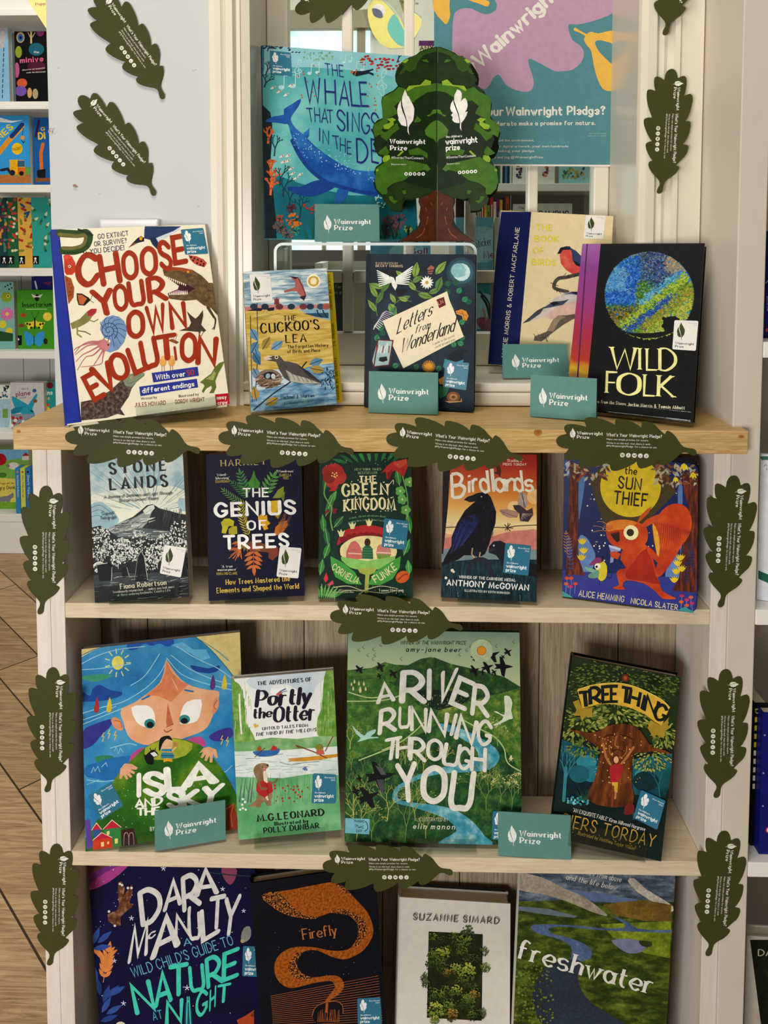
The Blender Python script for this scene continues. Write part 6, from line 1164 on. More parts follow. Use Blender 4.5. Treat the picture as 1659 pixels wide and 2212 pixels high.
s.poly('165,552 300,530 380,620 480,700 600,725 560,740 400,720 270,660', CP2, 2).poly('700,690 760,660 860,680 960,740 985,820 950,910 880,960 915,860 905,770 850,710', CP2, 2).poly('740,455 820,505 900,590 840,540 760,500', CP2, 2).poly('440,1000 400,1050 370,1110 400,1180 470,1210 560,1200 480,1165 440,1110 442,1055 480,1005', CP2, 2)
for i in range(18):
    y = 1340+i*14; s.line([(235+i*1, y), (1072+i*2, y-158+i*6.5)], 3.2, 'b06a3a')
s.poly('555,1500 580,1430 640,1395 740,1380 790,1410 795,1470 740,1530 640,1550 590,1550', '14141c').line('555,1500 580,1430 640,1395 740,1380 790,1410 798,1470', 5, 'b06a3a', 3)
for i in range(16): x = 600+i*11; s.line([(x, 1540), (x+R_.uniform(-14, 14), 1450+R_.uniform(-10, 30))], 5, 'a9622c', taper=.5)
s.line('668,1460 672,1400', 20, 'a9622c')
s.dots([(R_.uniform(200, 1080), R_.uniform(520, 1250), R_.uniform(1.5, 3.5)) for _ in range(50)], 3, '8a8aa0')
s.part('title_lettering').text('Firefly', (488, 900), (748, 862), 82, 'b5743c', 'S', wt=.13, thin=.07, gap=.12).done()
sticker(s, [(908, 1358), (1088, 1348), (1100, 1560), (912, 1560)])
# --- white forest hardback
r, s = SIMARD; s.crop(820, 1840, 3.6065)
s.part('cover_art').poly('382,620 804,642 796,1316 368,1292', mottle('print_forest_shadow', ((.3, '20240f'), (.5, '2c3216'), (.7, '3f3a22')), 60))
def crown(x, y, rr, cols, n=46):
    for i in range(int(n*1.7)):
        a = R_.uniform(0, 6.283); q = rr*R_.random()**.6; s.dot(x+q*cos(a), y+q*sin(a), rr*R_.uniform(.06, .15), cols[min(2, int((y+q*sin(a)-y+rr)/(2*rr)*3))], n=6)
DG, MG, YG, OG = ('566a30', '3c4c20', '263213'), ('76863a', '58692c', '38461c'), ('a9ae52', '85903c', '58682e'), ('a88a42', '7f6a32', '554a22')
for i in range(46): crown(R_.uniform(400, 780), R_.uniform(650, 1290), R_.uniform(34, 52), R_.choice((DG, DG, MG)), 30)
for x, y, rr, c in ((680, 620, 52, DG), (660, 700, 60, MG), (490, 790, 56, YG), (680, 930, 72, YG), (590, 900, 44, YG), (530, 935, 36, OG), (740, 1110, 44, OG), (600, 1070, 44, YG), (690, 1150, 52, MG), (460, 1110, 52, MG), (440, 1230, 74, YG), (540, 1210, 58, MG), (560, 1260, 54, OG), (810, 770, 36, DG), (820, 895, 40, MG), (345, 970, 34, DG), (360, 1020, 34, DG), (790, 1250, 42, DG), (410, 800, 40, MG), (430, 1300, 40, YG)): crown(x, y, rr, c, 54)
s.part('author_lettering').text('SUZANNE SIMARD', (262, 519), (925, 552), 46, '3f3a33', 'H', wt=.13, gap=.3).done()
mb = box('case_edge', (-s.w/2+.002, .0285, s.h-.0005), (s.w/2-.004, .0300, s.h+.0035), ink('1c1a1c', .05), r)
# --- marshland hardback
r, s = FRESH; s.crop(1080, 1780, 2.8653)
MA = lambda n, st, sc=20, **k: mottle('print_'+n, st, sc*2.2, 8, fleck=.3, fs=240, **k)
s.part('cover_art').full(MA('marsh', ((.3, '26301a'), (.48, '435222'), (.62, '6a7a2c'), (.78, '8f9a3c')), 16, stretch=(1, 1, 2.4)))
s.poly('60,280 1100,280 1080,480 800,480 620,490 400,470 80,480', MA('marsh_sky', ((.3, '2c3640'), (.5, '5a6878'), (.66, '8a95a0')), 14, stretch=(1, 1, 3))).poly('380,400 560,420 740,450 850,465 800,485 600,480 440,445', '66799c', 2)
s.poly('80,300 260,330 400,400 520,450 640,540 660,570 560,540 420,480 250,430 90,400', MA('cloud_low', ((.3, '8f8474'), (.6, 'b3a898')), 18), 2).poly('790,350 830,335 900,400 1000,460 1070,510 1060,545 960,490 850,420', MA('cloud_right', ((.3, 'a39a8c'), (.6, 'cfc8bc')), 18), 2)
s.poly('640,500 760,480 900,470 1060,500 1060,600 900,600 700,560', MA('marsh_brown', ((.3, '5a4a24'), (.6, '8a6f34')), 18)).poly('80,505 300,525 480,570 460,580 280,560 90,530', '6f7c88').poly('620,620 1060,600 1050,830 900,800 700,700', MA('marsh_bright', ((.3, '55601f'), (.5, '7f8f2c'), (.66, 'a0ab3a')), 20))
WT = MA('marsh_water', ((.3, '46597c'), (.55, '5d7396'), (.75, '8494aa')), 12)
s.poly('190,640 220,622 320,620 500,630 640,645 770,640 760,610 700,575 720,575 790,605 850,645 960,655 1055,655 1050,672 900,668 760,662 600,655 420,635 320,638 300,655 330,680 420,700 520,740 568,780 560,830 500,850 440,840 445,780 420,740 330,700 240,680', WT, 2)
s.poly('690,720 800,710 900,740 880,790 800,800 740,770', '7f86a0', 2).poly('860,720 940,730 930,760 880,755', '3a4426', 2)
s.poly('440,840 500,850 480,930 500,1020 540,1080 600,1130 700,1190 760,1260 300,1260 220,1150 200,1050 250,930 330,860', MA('marsh_deep_water', ((.3, '2f3844'), (.6, '3d4858')), 8), 2)
for i in range(260):
    x = R_.choice((R_.uniform(90, 260), R_.uniform(90, 330))); s.dot(x, R_.uniform(860, 1230), R_.uniform(4, 9), R_.choice(('4f5c22', '6f7c30', '39441a', '85903c')), n=5)
s.part('title_lettering').text('freshwater', (105, 828), (930, 1052), 118, 'e3e2da', 'S', wt=.15, thin=.07, gap=.13).text('The view from above', (470, 300), (745, 358), 34, 'cfcdc4', 'S', wt=.13, thin=.07, slant=.2).text('and the life below', (408, 340), (716, 408), 34, 'cfcdc4', 'S', wt=.13, thin=.07, slant=.2).done()
# --- turquoise whale book
r, s = WHALE; s.crop(520, 0, 2.9625)
s.part('cover_art').full(mottle('print_sea', ((.3, '3f9aa0'), (.5, '64b3b4'), (.7, '8fc9c6')), 10, 5))
s.poly('110,270 1120,350 1120,520 900,470 600,440 300,430 120,480', mottle('print_sea_top', ((.3, '7fb9c0'), (.6, '97c8d0')), 16), 2).poly('120,1130 400,1180 700,1250 1140,1280 1140,1560 160,1560', mottle('print_sea_deep', ((.3, '165f6c'), (.6, '22808a')), 12), 2)
s.poly('100,690 190,720 200,900 190,1050 210,1250 230,1540 150,1540 120,1000', '1c2a30', 2).poly('110,270 150,270 150,440 120,600', '2f7f96')
for i in range(40): x, y = R_.choice(((R_.uniform(240, 390), R_.uniform(290, 370)), (R_.uniform(140, 250), R_.uniform(285, 310)))); s.leaf(x, y, 20, 8, 195, '1f2f52')
for i in range(44): u = R_.uniform(760, 1040); s.leaf(u, 345+(u-760)*.2+R_.uniform(0, 70), 22, 15, 10, R_.choice(('a8382c', 'b54a34', '8f3026')))
for i in range(50): s.dot(R_.uniform(400, 590), R_.uniform(330, 390), R_.uniform(3, 8), R_.choice(('7fae8f', '98bfa6', '6a9f8a')), n=6)
for x, y, c in ((170, 330, '1f4f8a'), (1000, 400, '1f3f72'), (160, 480, '1c2c40'), (150, 560, '1c2c40')): s.bush(x, y, 110, 70, 4, c, 7, 30, x)
for x, y in ((175, 860), (190, 1060), (200, 1140), (190, 1190)): s.bush(x, y+60, 130, 85, 4, 'd9703a', 15, 26, y)
for x, y in ((215, 940), (250, 1130), (310, 1270), (380, 1330), (270, 1200)): s.bush(x, y+60, 170, 85, 4, '1a4a54', 9, 28, y)
def clef(x, y, k): s.line([(x-k*.2, y+k*.75), (x, y+k), (x+k*.15, y+k*.8), (x-k*.05, y-k*.6), (x+k*.15, y-k), (x+k*.3, y-k*.7), (x-k*.35, y+k*.1), (x-k*.3, y+k*.5), (x+k*.1, y+k*.55), (x+k*.35, y+k*.3), (x+k*.1, y+k*.05), (x-k*.1, y+k*.3)], 5, 'aed6d8', 5)
def note(x, y, k): s.dot(x, y, k*.22, 'aed6d8', k*.16).dot(x+k*.8, y-k*.1, k*.22, 'aed6d8', k*.16).line([(x+k*.18, y), (x+k*.2, y-k), (x+k, y-k*1.1), (x+k, y-k*.1)], 5, 'aed6d8').line([(x+k*.2, y-k*.8), (x+k, y-k*.9)], 4, 'aed6d8')
clef(368, 440, 58); clef(905, 530, 82); note(440, 470, 62); note(730, 455, 58); note(660, 400, 50); note(260, 560, 90)
for x, y in ((205, 560), (245, 585), (320, 545), (290, 605), (260, 1000), (300, 995), (270, 1035), (300, 1030), (320, 1080), (330, 1110), (380, 1115), (350, 1140)): s.leaf(x-18, y+12, 44, 14, 28, 'd9d0c6').dot(x+8, y-2, 4, 'a5423a')
s.dots([(R_.uniform(365, 520), R_.uniform(410, 660)) if i % 2 else (R_.uniform(810, 880), R_.uniform(440, 720)) for i in range(26)], 5, 'b5604a')
WH1 = mottle('print_whale', ((.3, '17458f'), (.5, '2260a8'), (.66, '3a80bd')), 24, 5)
s.poly('385,632 370,680 330,735 320,770 350,820 400,860 440,900 480,940 560,1000 640,1050 720,1085 800,1095 900,1110 900,1250 780,1245 660,1215 560,1185 480,1130 420,1060 370,980 330,890 305,800 285,795 230,785 165,782 162,770 210,745 275,735 275,700 330,665', WH1, 2).poly('400,850 425,835 440,818 437,870 415,900', WH1).poly('600,1200 540,1230 470,1255 400,1255 330,1230 292,1195 380,1195 450,1165 520,1150 580,1170', '1f4a92', 2).poly('620,1210 690,1225 650,1300 605,1300', '2a66a8', 2)
s.line('330,900 380,1000 450,1090 540,1160 640,1195 760,1225 880,1240', 26, '1c4a8f', 5, .2)
for i in range(110): t = R_.random(); s.dot(330+t*540+R_.uniform(-40, 40), 860+240*t**.6+R_.uniform(-50, 60), R_.uniform(1.5, 4.5), 'a9d0e0', n=6)
s.poly('705,460 735,455 780,455 830,445 845,440 850,448 820,460 848,470 850,485 820,472 780,480 740,490 720,480', '1c2a33').dot(712, 462, 10, 'b5603a').line('730,480 740,445', 6, 'b5603a')
for x, y, rr, c in ((340, 1415, 46, 'c9762c'), (250, 1400, 26, 'b5502c'), (350, 1480, 28, '3f9a8a'), (250, 1460, 42, '6a5a58'), (300, 1500, 40, '7a645c'), (960, 1440, 60, '6a4a50'), (1010, 1410, 46, '85606a'), (1070, 1465, 26, 'b5b04a'), (930, 1480, 40, '4a3a48'), (320, 1330, 30, '6a2f34')):
    for i in range(26): a = R_.uniform(0, 6.28); q = rr*R_.random()**.5; s.dot(x+q*cos(a), y+q*sin(a), rr*.2, c, n=6)
    for i in range(10): a = R_.uniform(0, 6.28); s.line([(x, y), (x+rr*cos(a), y+rr*sin(a))], 3, '2a1f22', taper=.5)
for i in range(26): x = R_.uniform(420, 1120); s.leaf(x, 1540, R_.uniform(60, 150), 14, R_.uniform(70, 110), R_.choice(('1f4a3a', '2f6a4a', '163a34')))
for i in range(16): s.leaf(R_.uniform(390, 480), R_.uniform(1310, 1370), 22, 10, 10, 'a8443a')
for i in range(30): s.dot(R_.uniform(860, 930), R_.uniform(1250, 1330), 5, '9fd0c0', n=6)
IN = '2a2f78'
s.part('title_lettering').crop(600, 0, 4.608)
s.text('THE', (475, 745), (655, 765), 112, IN, 'H', wt=.085, gap=.2, up=-4).letters('W 285 1020 430 1030 245 -4|H 475 1030 575 1038 235 -2|A 615 1042 705 1050 230 0|L 735 1050 815 1056 235 -5|E 830 1056 900 1058 235 -5|T 305 1210 360 1212 132 -9|H 370 1212 420 1218 140 -3|A 435 1218 495 1222 135 0|T 495 1222 550 1224 125 -3|S 590 1290 665 1300 190 0|I 690 1300 700 1302 180 -1|N 740 1305 808 1310 180 0|G 835 1320 910 1330 190 0|S 930 1330 1000 1335 200 0|I 410 1400 420 1400 122 0|N 448 1425 505 1435 128 0|T 560 1480 620 1485 128 -8|H 620 1505 670 1515 132 0|E 690 1530 730 1535 122 0|D 790 1610 890 1625 225 -2|E 935 1610 1000 1625 225 -2|E 1040 1620 1110 1630 225 -2|P 1150 1630 1240 1640 225 -2', IN, 'H', wt=.085).done()
s.crop(520, 0, 2.9625); sticker(s, [(186, 325), (318, 338), (328, 488), (190, 472)])
# ------------------------------------------------------------------ folding cardboard tree on the riser
tr = empty('cardboard_tree', 'standing cardboard oak tree with green crown and brown trunk on the riser', 'display tree', (0, 0, 0))
ctr = onY(943.6, 521, .186); TZ = RZ+.0004
tr.matrix_world = Matrix.Translation((ctr[0], ctr[1], TZ))
TL_ = pp('718,55 650,68 600,85 540,105 500,140 440,165 390,185 350,210 310,265 280,320 270,370 275,430 300,480 250,530 170,570 130,600 120,650 130,740 135,830 80,850 40,890 20,960 40,1030 45,1080 30,1110 60,1190 90,1240 140,1260 130,1310 60,1360 40,1420 60,1470 35,1530 50,1600 100,1660 135,1690 150,1740 230,1790 220,1830 270,1850 350,1855 350,1780 380,1720 440,1725 500,1690 530,1650 525,1740 545,1800 530,1900 550,1990 480,2060 390,2120 310,2172 722,2172')
TR_ = pp('718,55 770,60 840,90 900,130 950,155 1000,155 1040,190 1080,240 1105,300 1112,380 1100,440 1140,460 1180,490 1240,540 1260,590 1250,700 1255,780 1310,810 1350,880 1355,940 1330,1000 1345,1060 1320,1140 1290,1190 1250,1230 1310,1290 1340,1340 1330,1400 1345,1480 1345,1560 1300,1620 1270,1660 1260,1700 1200,1730 1200,1810 1100,1830 1080,1760 1060,1700 1010,1720 930,1680 905,1650 915,1740 895,1830 910,1950 930,2000 1000,2070 1110,2165 1110,2172 722,2172')
DKG, TRK = ink('22331a', .1), ink('5c3018', .15)
def tree_half(a, pts, side, front):
    """one half sheet of the slotted tree, along angle a from the middle"""
    u = (cos(a), sin(a), 0); k = Sheet(tr, (0, 0, 0), u, (0, 0, 1)).crop(800, 90, 5.0286)
    L = [k.loc(p) for p in pts]; L = [(min(x, -.0004) if side < 0 else max(x, .0004), max(0, y)) for x, y in L]
    n = (-k.n[0], -k.n[1], 0); mk = lambda sg: MB().prism([(x*sg, y) for x, y in L], lambda x, z, d: (u[0]*x+n[0]*d, u[1]*x+n[1]*d, z), 0, .0011, DKG)
    if front: mk(1).build('tree_panel', tr)
    return k, mk
kl, mkl = tree_half(radians(12), TL_, -1, True); kr, mkr = tree_half(radians(-20), TR_, 1, True)
mkl(-1).build('tree_panel', tr); mkr(-1).build('tree_panel', tr)
G1, G2, G3, G4 = '4b7424', '38571b', '8fae34', '253c14'
def mir(q): return [(1437-x, y) for x, y in pp(q)]
SH = (('40,900 135,840 125,650 140,600 260,540 310,490 400,520 600,470 718,450 718,540 620,560 540,600 470,660 330,640 260,700 300,780 200,830 180,900 120,960 190,1020 100,1010 50,1040 30,960', G1),
  ('60,1380 140,1320 250,1250 420,1290 600,1330 640,1380 570,1420 450,1440 380,1500 250,1540 180,1590 190,1660 130,1660 70,1600 50,1520', G1), ('420,170 500,145 560,110 660,75 718,62 718,110 640,125 580,150 520,210 490,300 430,330 380,310 350,375 310,350 370,270 340,240', G2),
  ('275,420 300,370 380,330 440,340 500,300 520,250 600,240 650,260 718,230 718,440 600,420 480,470 380,515 320,480', G4), ('480,640 540,600 620,550 718,535 718,1600 640,1560 560,1480 470,1420 640,1380 600,1250 560,1160 470,1100 560,900 500,820', '1f3614'),
  ('150,1700 200,1610 270,1530 350,1510 430,1540 600,1590 700,1620 520,1700 440,1710 350,1690 340,1840 250,1830 160,1750', '2a4218'),
  ('340,220 400,185 415,200 380,235', G3), ('390,520 420,480 540,470 600,410 660,430 655,470 560,480 480,495 400,540', G3), ('180,840 240,825 280,850 250,870 255,900 200,950 150,950 140,910 220,875', G3), ('130,1270 160,1230 210,1235 215,1270 180,1300 140,1310', G3), ('290,1240 350,1180 365,1195 310,1245', G3), ('60,1390 85,1380 90,1400 60,1410', G3), ('620,940 650,890 718,850 718,960 690,920 640,960', G3),
  ('590,960 620,920 660,880 718,850 718,1100 690,1060 640,1040 600,1010', '568030'), ('470,870 510,810 555,850 540,870 490,880', G1), ('610,800 650,790 680,740 718,735 718,775 670,790 630,815', '568030'), ('410,1180 520,1150 620,1210 620,1270 560,1230 430,1230', '47701f'), ('570,1380 610,1330 655,1385 620,1410', '568030'), ('200,1680 240,1680 250,1720 300,1730 260,1760 210,1720', G1), ('340,1620 380,1610 390,1650 360,1660', G1), ('560,200 610,190 640,230 580,215', G1), ('110,1010 200,960 290,880 315,950 240,1000 180,1080 120,1040', '47701f'), ('80,1210 170,1130 205,1200 180,1240 120,1230', '47701f'), ('410,1360 440,1345 455,1380 425,1395', '568030'))
for k, f, side in ((kl, pp, 0), (kr, mir, 1)):
    k.part('crown_print')
    out = [k.loc(p) for p in (TL_, TR_)[side]]
    lim = (-1e9, -.0008) if side == 0 else (.0008, 1e9)
    for q, c in SH:
        P = [(x, y) for x, y in f(q)]; k.poly([(min(x, 716) if side == 0 else max(x, 727), y) for x, y in P], c)
    k.done(); k.part('trunk_print')
    for q, c in (('716,1610 690,1620 640,1660 560,1690 528,1720 545,1800 532,1900 552,1990 480,2062 320,2168 716,2168', TRK),): k.poly([(min(x, 716) if side == 0 else max(x, 727), y) for x, y in f(q)], c)
    for q in ('655,1750 672,1775', '600,1800 612,1840', '625,1900 615,1960 605,1985', '590,2030 560,2090 500,2130'): k.line(f(q), 6, 'b06a44', 3)
    for i in range(16): x = 560+i*9; k.line(f('%d,%d %d,%d' % (x, 1700+abs(8-i)*4, x-30+i*3, 2150-abs(i-14)*5)), 2, '3f1f10')
    k.done()
kl.part('leaf_emblem'); emblem(kl, (292, 520), (478, 520), (292, 1015), 'e9e6e0'); kl.done()
kr.part('leaf_emblem'); emblem(kr, (868, 520), (1058, 515), (868, 972), 'e9e6e0', True); kr.done()
wc = 'e9e9e2'
kl.part('prize_lettering').text('Wainwright', (216, 1106), (595, 1110), 48, wc, 'S', wt=.24, thin=.12).text('Prize', (220, 1178), (392, 1178), 48, wc, 'S', wt=.24, thin=.12).text('#StoriesThatConnect', (226, 1270), (578, 1278), 26, wc).text('Discover more:', (228, 1340), (390, 1340), 16, wc); kl.done()
kr.part('prize_lettering').text("the children's", (822, 1045), (995, 1035), 24, wc, 'H', wt=.16).text('wainwright', (822, 1115), (1160, 1090), 58, wc, 'H', wt=.19, gap=.14).text('prize', (826, 1180), (968, 1172), 54, wc, 'H', wt=.19, gap=.14).text('#StoriesThatConnect', (828, 1270), (1148, 1250), 26, wc).text('Discover more:', (830, 1336), (972, 1328), 16, wc); kr.done()
for k, pts in ((kl, [(388+46.5*i, 1437) for i in range(5)]), (kr, [(970+43*i, 1421-i*3) for i in range(5)])):
    for x, y in pts: k.part('social_icon').dot(x, y, 19, wc).dot(x, y, 8, '2a4218'); k.done()
# ------------------------------------------------------------------ poster in the window
def flat_root(name, label, cat_, px, Y): return empty(name, label, cat_, onY(px[0], px[1], Y))
po = flat_root('poster', 'teal pledge poster with a lilac oak leaf hanging in the window', 'poster', (1130, 357), SY0-.0012)
def px_panel(root, pts, m, name, th=.0006):
    k = Sheet(root); L = [k.loc(p) for p in pts]; MB().prism(L, lambda x, z, y: (x, y, z), 0, th, m).build(name, root); return k
k = px_panel(po, [(937, -420), (1342, -420), (1331, 360), (938, 357)], ink('e0ddd2', .02), 'paper')
k.part('poster_print').poly([(937, -420), (1336, -420), (1327, 356), (938, 354)], ink('5f8f96', .04, .4)); k.crop(930, 0, 4.0463)
LI = ink('ba9ab0', .04, .4); YE = ink('e0b65a', .04, .4)
k.poly('190,440 190,300 200,150 230,95 300,70 370,80 430,110 500,125 560,95 580,40 575,-300 1550,-300 1600,60 1595,110 1520,150 1400,190 1280,215 1215,210 1205,250 1240,350 1310,400 1340,460 1320,540 1240,610 1150,622 1080,620 960,555 890,520 855,518 860,570 890,660 902,730 880,790 820,802 740,785 660,740 610,665 580,655 540,690 480,780 300,720 200,560', LI, 2)
k.poly('25,-100 160,-100 165,60 172,130 155,190 132,212 100,180 28,85', YE, 2).poly('270,-60 400,-60 450,-10 510,10 512,40 490,58 420,30 330,0', YE, 2)
k.poly('1250,250 1265,240 1310,270 1370,300 1355,316 1300,285 1255,268', YE).poly('1375,290 1410,278 1470,292 1640,265 1640,395 1560,370 1480,352 1445,360 1440,390 1480,460 1560,540 1640,620 1625,740 1600,785 1550,795 1500,770 1460,690 1430,590 1405,450 1370,400 1342,355 1350,320', YE, 2); k.done()
k.part('poster_lettering'); pc = ink('dedbd0', .02)
k.text('#MyWainwrightPledge', (215, 790), (1540, -420), 118, pc, 'H', wt=.2, gap=.12).text("What's Your", (90, 1010), (632, 1006), 68, pc, 'H', wt=.2, gap=.16).text('Wainwright Pledge?', (664, 1006), (1522, 998), 68, pc, 'H', wt=.2, gap=.16).text('Join thousands of readers', (-60, 1100), (690, 1097), 34, pc, 'H', wt=.18, gap=.2).text('to make a promise for nature.', (706, 1096), (1437, 1090), 34, pc, 'H', wt=.18, gap=.2)
for t, a, b, y in (('Make a promise for nature and the environment.', 160, 908, 1238), ('Share it using our bookmarks, our digital artwork, your own handmade', 90, 1204, 1290), ('leaf or a photo of you making your pledge.', 190, 914, 1330)): k.text(t, (a, y), (b, y-2), 20, pc)
k.text('#MyWainwrightPledge and tag @WainwrightPrize.', (240, 1384), (990, 1384), 21, pc).text('Find details and full', (1388, 1172), (1534, 1172), 12, 'a9bfc0').text('terms via our website', (1376, 1192), (1540, 1192), 12, 'a9bfc0'); k.done()
# ------------------------------------------------------------------ clear bird decoration on the glass
bd = flat_root('bird_decoration', 'pale yellow bird decoration with turquoise wing on the window glass', 'decoration', (850, 105), .2905)
k = px_panel(bd, [(783, 20), (795, 18), (806, -14), (850, -20), (868, 5), (870, 40), (878, 18), (888, 22), (911, 35), (908, 60), (896, 85), (892, 103), (840, 107), (815, 85), (795, 60)], glassy('decoration_clear', 'f4f6f2', 1.3), 'clear_backing', .002); k.crop(600, 0, 4.608)
k.part('bird_body').poly('895,100 930,20 1000,-10 1080,40 1150,120 1220,190 1260,280 1300,380 1330,460 1190,478 1100,475 1010,420 940,320 905,210', ink('e6df8a', .03), 2); k.done()
k.part('bird_tail').poly('1290,110 1360,130 1430,190 1410,290 1330,400 1260,280', ink('ece29a', .03), 2); k.done()
k.part('bird_wing').poly('1165,135 1110,200 1090,280 1120,360 1190,440 1260,468 1335,462 1300,380 1230,250', ink('7fc6bd', .03), 2); k.done()
k.part('bird_eye').dot(1005, 105, 66, 'e6e3da').poly('940,85 980,85 1030,110 1048,170 1010,182 960,160 942,120', '6f7a8a', 2); k.done()
k.part('hanging_cord').line('1080,20 1150,90 1225,190', 6, 'd9d8d2').line('1110,478 1112,560', 4, 'c9b0b9').line('1175,478 1180,560', 4, 'c9b0b9'); k.done()
# ------------------------------------------------------------------ what stands behind: alcove bookcase on the left
FK = [0]
def far_book(label, q, Y, z, t, col, name='picture_book', group=None, pages=True, edge=None):
    """face-out book far behind: q = left, top, right pixels; stands on height z with its front at depth Y"""
    x0, x1 = onY(q[0], q[1], Y)[0], onY(q[2], q[1], Y)[0]; z1 = onY((q[0]+q[2])/2, q[1], Y)[2]; w, h = x1-x0, z1-z
    r = empty(name, label, 'book', ((x0+x1)/2, Y, z+.0006), None, group); c = ink(col, .05, .4)
    b = MB(); b.box((-w/2, 0, 0), (w/2, .002, h), c); b.box((-w/2, t-.002, 0), (w/2, t, h), c); b.box((-w/2, .002, 0), (-w/2+.003, t-.002, h), c); b.build('cover', r)
    box('page_block', (-w/2+.0032, .0022, .002), (w/2-.003, t-.0022, h-.003), PAGES, r)
    return r, Sheet(r, (-w/2, 0, 0), w=w, h=h)
AY, AYB = 1.98, 2.25
AZ = [.16, .4957, .8216, 1.1507, 1.4792, 1.8018]
ab = empty('bookcase', 'tall white bookcase in the alcove behind the left wall', 'bookcase', (-1.45, AY, 0))
for z in AZ: box('shelf', (-.75, .0, z-.030), (.46, AYB-AY-.012, z), SHELFW, ab, .002)
box('cornice', (-.78, -.006, 2.13), (.49, AYB-AY, 2.69), SHELFW, ab, .002); box('cornice_strip', (-.78, -.016, 2.126), (.49, -.0065, 2.15), SHELFW, ab, .002)
box('plinth', (-.75, .001, .0), (.46, .02, .129), SHELFW, ab, .002)
for a, b in ((-.78, -.7505), (.4605, .49)): box('side_panel', (a, 0, 0), (b, AYB-AY, 2.129), SHELFW, ab, .002)
x = -.75
while x < .455: box('back_board', (x+.001, AYB-AY-.0115, .001), (min(.46, x+.115)-.001, AYB-AY, 2.129), BEAD, ab, .0025); x += .115
LZ = dict(zip('fedcba', AZ))
BY = AY+.075
r, s = far_book('pale blue book at the far left of the top alcove shelf', (-60, 60, 17), BY, LZ['a'], .03, '8fb9d3'); s.crop(0, 0, 3.564)
s.part('cover_art').poly('0,215 50,225 30,350 0,370', 'b9b5b9', 2)
for i in range(10): s.line([(30-i*1.2, 370+i*40), (28-i*1.2, 395+i*40)], 6, '24324a')
s.done()
r, s = far_book('black book with glowing microscope shapes on the top alcove shelf', (31, 68, 150), BY, LZ['a'], .02, '17141a'); s.crop(0, 0, 3.564)
s.part('cover_art').dot(158, 288, 32, 'b9a06a', 42).dot(158, 290, 22, '2f6fb0', 30).dot(158, 290, 10, '101a30', 14).dot(143, 400, 26, '8fa03a', 46).line('240,240 240,330', 14, 'c9b37a', 3).line('215,250 240,300 270,250', 6, 'c9b37a').dot(310, 250, 30, '8a3a7a', 30).dot(280, 380, 60, '1f6a7a', 50).dot(280, 510, 70, '5a1f3a', 40).dot(130, 540, 20, 'b5608f', 60).dot(170, 640, 40, 'c9623a', 36).dot(160, 700, 46, '7a5aa8', 40).dot(228, 715, 18, 'c9a06a', 40).dot(272, 722, 22, 'a9a07a', 40); s.done()
s.part('title_lettering').text('the', (262, 408), (298, 408), 16, 'e9e3da', 'H').text('minive', (158, 484), (330, 470), 40, 'd96a8f', 'H', wt=.17).text('discover an essential', (172, 545), (345, 528), 12, 'e3dfd6').text('under the microscope', (205, 565), (350, 556), 12, 'e3dfd6').done()
r, s = far_book('bright blue machines book with a yellow crane on the second alcove shelf', (-60, 250, 62), BY-.02, LZ['b'], .03, '3fa0d9'); s.crop(0, 0, 3.564)
s.part('cover_art').poly('-220,1350 240,1340 240,1410 -220,1410', 'b5783f').poly('100,1270 230,1290 230,1345 60,1345', '6fa04a', 2).line('-20,1190 60,1090 170,975', 38, 'e09a2c').line('90,1050 170,960', 34, '24427a').line('180,985 172,1040', 4, '26324a').dot(175, 1060, 16, 'e3a050').line('165,1080 180,1100 188,1085', 6, '26324a').poly('75,1230 150,1230 190,1235 195,1300 180,1345 75,1340', 'e6b02c').poly('135,1290 195,1290 192,1345 135,1345', 'd9702c').poly('135,1235 190,1238 192,1285 135,1285', '3f6a86').dot(95, 1330, 22, '24242a').dot(165, 1335, 18, '24242a').dot(132, 1145, 42, 'e9c22c', 46).poly('0,905 90,930 180,925 90,945 0,940', 'eef0ec').line('10,1310 60,1300 80,1330', 22, '26324a'); s.done()
s.part('title_lettering').text('MACHINES', (-190, 1260), (100, 985), 42, 'ecc93a', 'H', wt=.2).text('FOLDOUT', (98, 1160), (168, 1148), 18, '3a2a1c', 'H', wt=.17).done()
r, s = far_book('blue digger book partly hidden by the wall edge', (72, 254, 160), BY, LZ['b'], .03, '2467a8'); s.crop(0, 0, 3.564)
s.part('cover_art').line('320,1300 315,1180 330,1110', 26, 'd97a2c').poly('285,1310 350,1300 352,1385 300,1390 285,1350', '1c1c22').poly('260,1370 400,1370 400,1400 260,1400', '8a5a34').line('300,930 275,1050', 20, '3a2a52'); s.done()
s.part('title_lettering').text('DI', (300, 1070), (345, 1066), 46, 'ecc93a', 'H', wt=.22).text('G', (318, 1005), (342, 1004), 24, 'ecc93a', 'H', wt=.2).done()
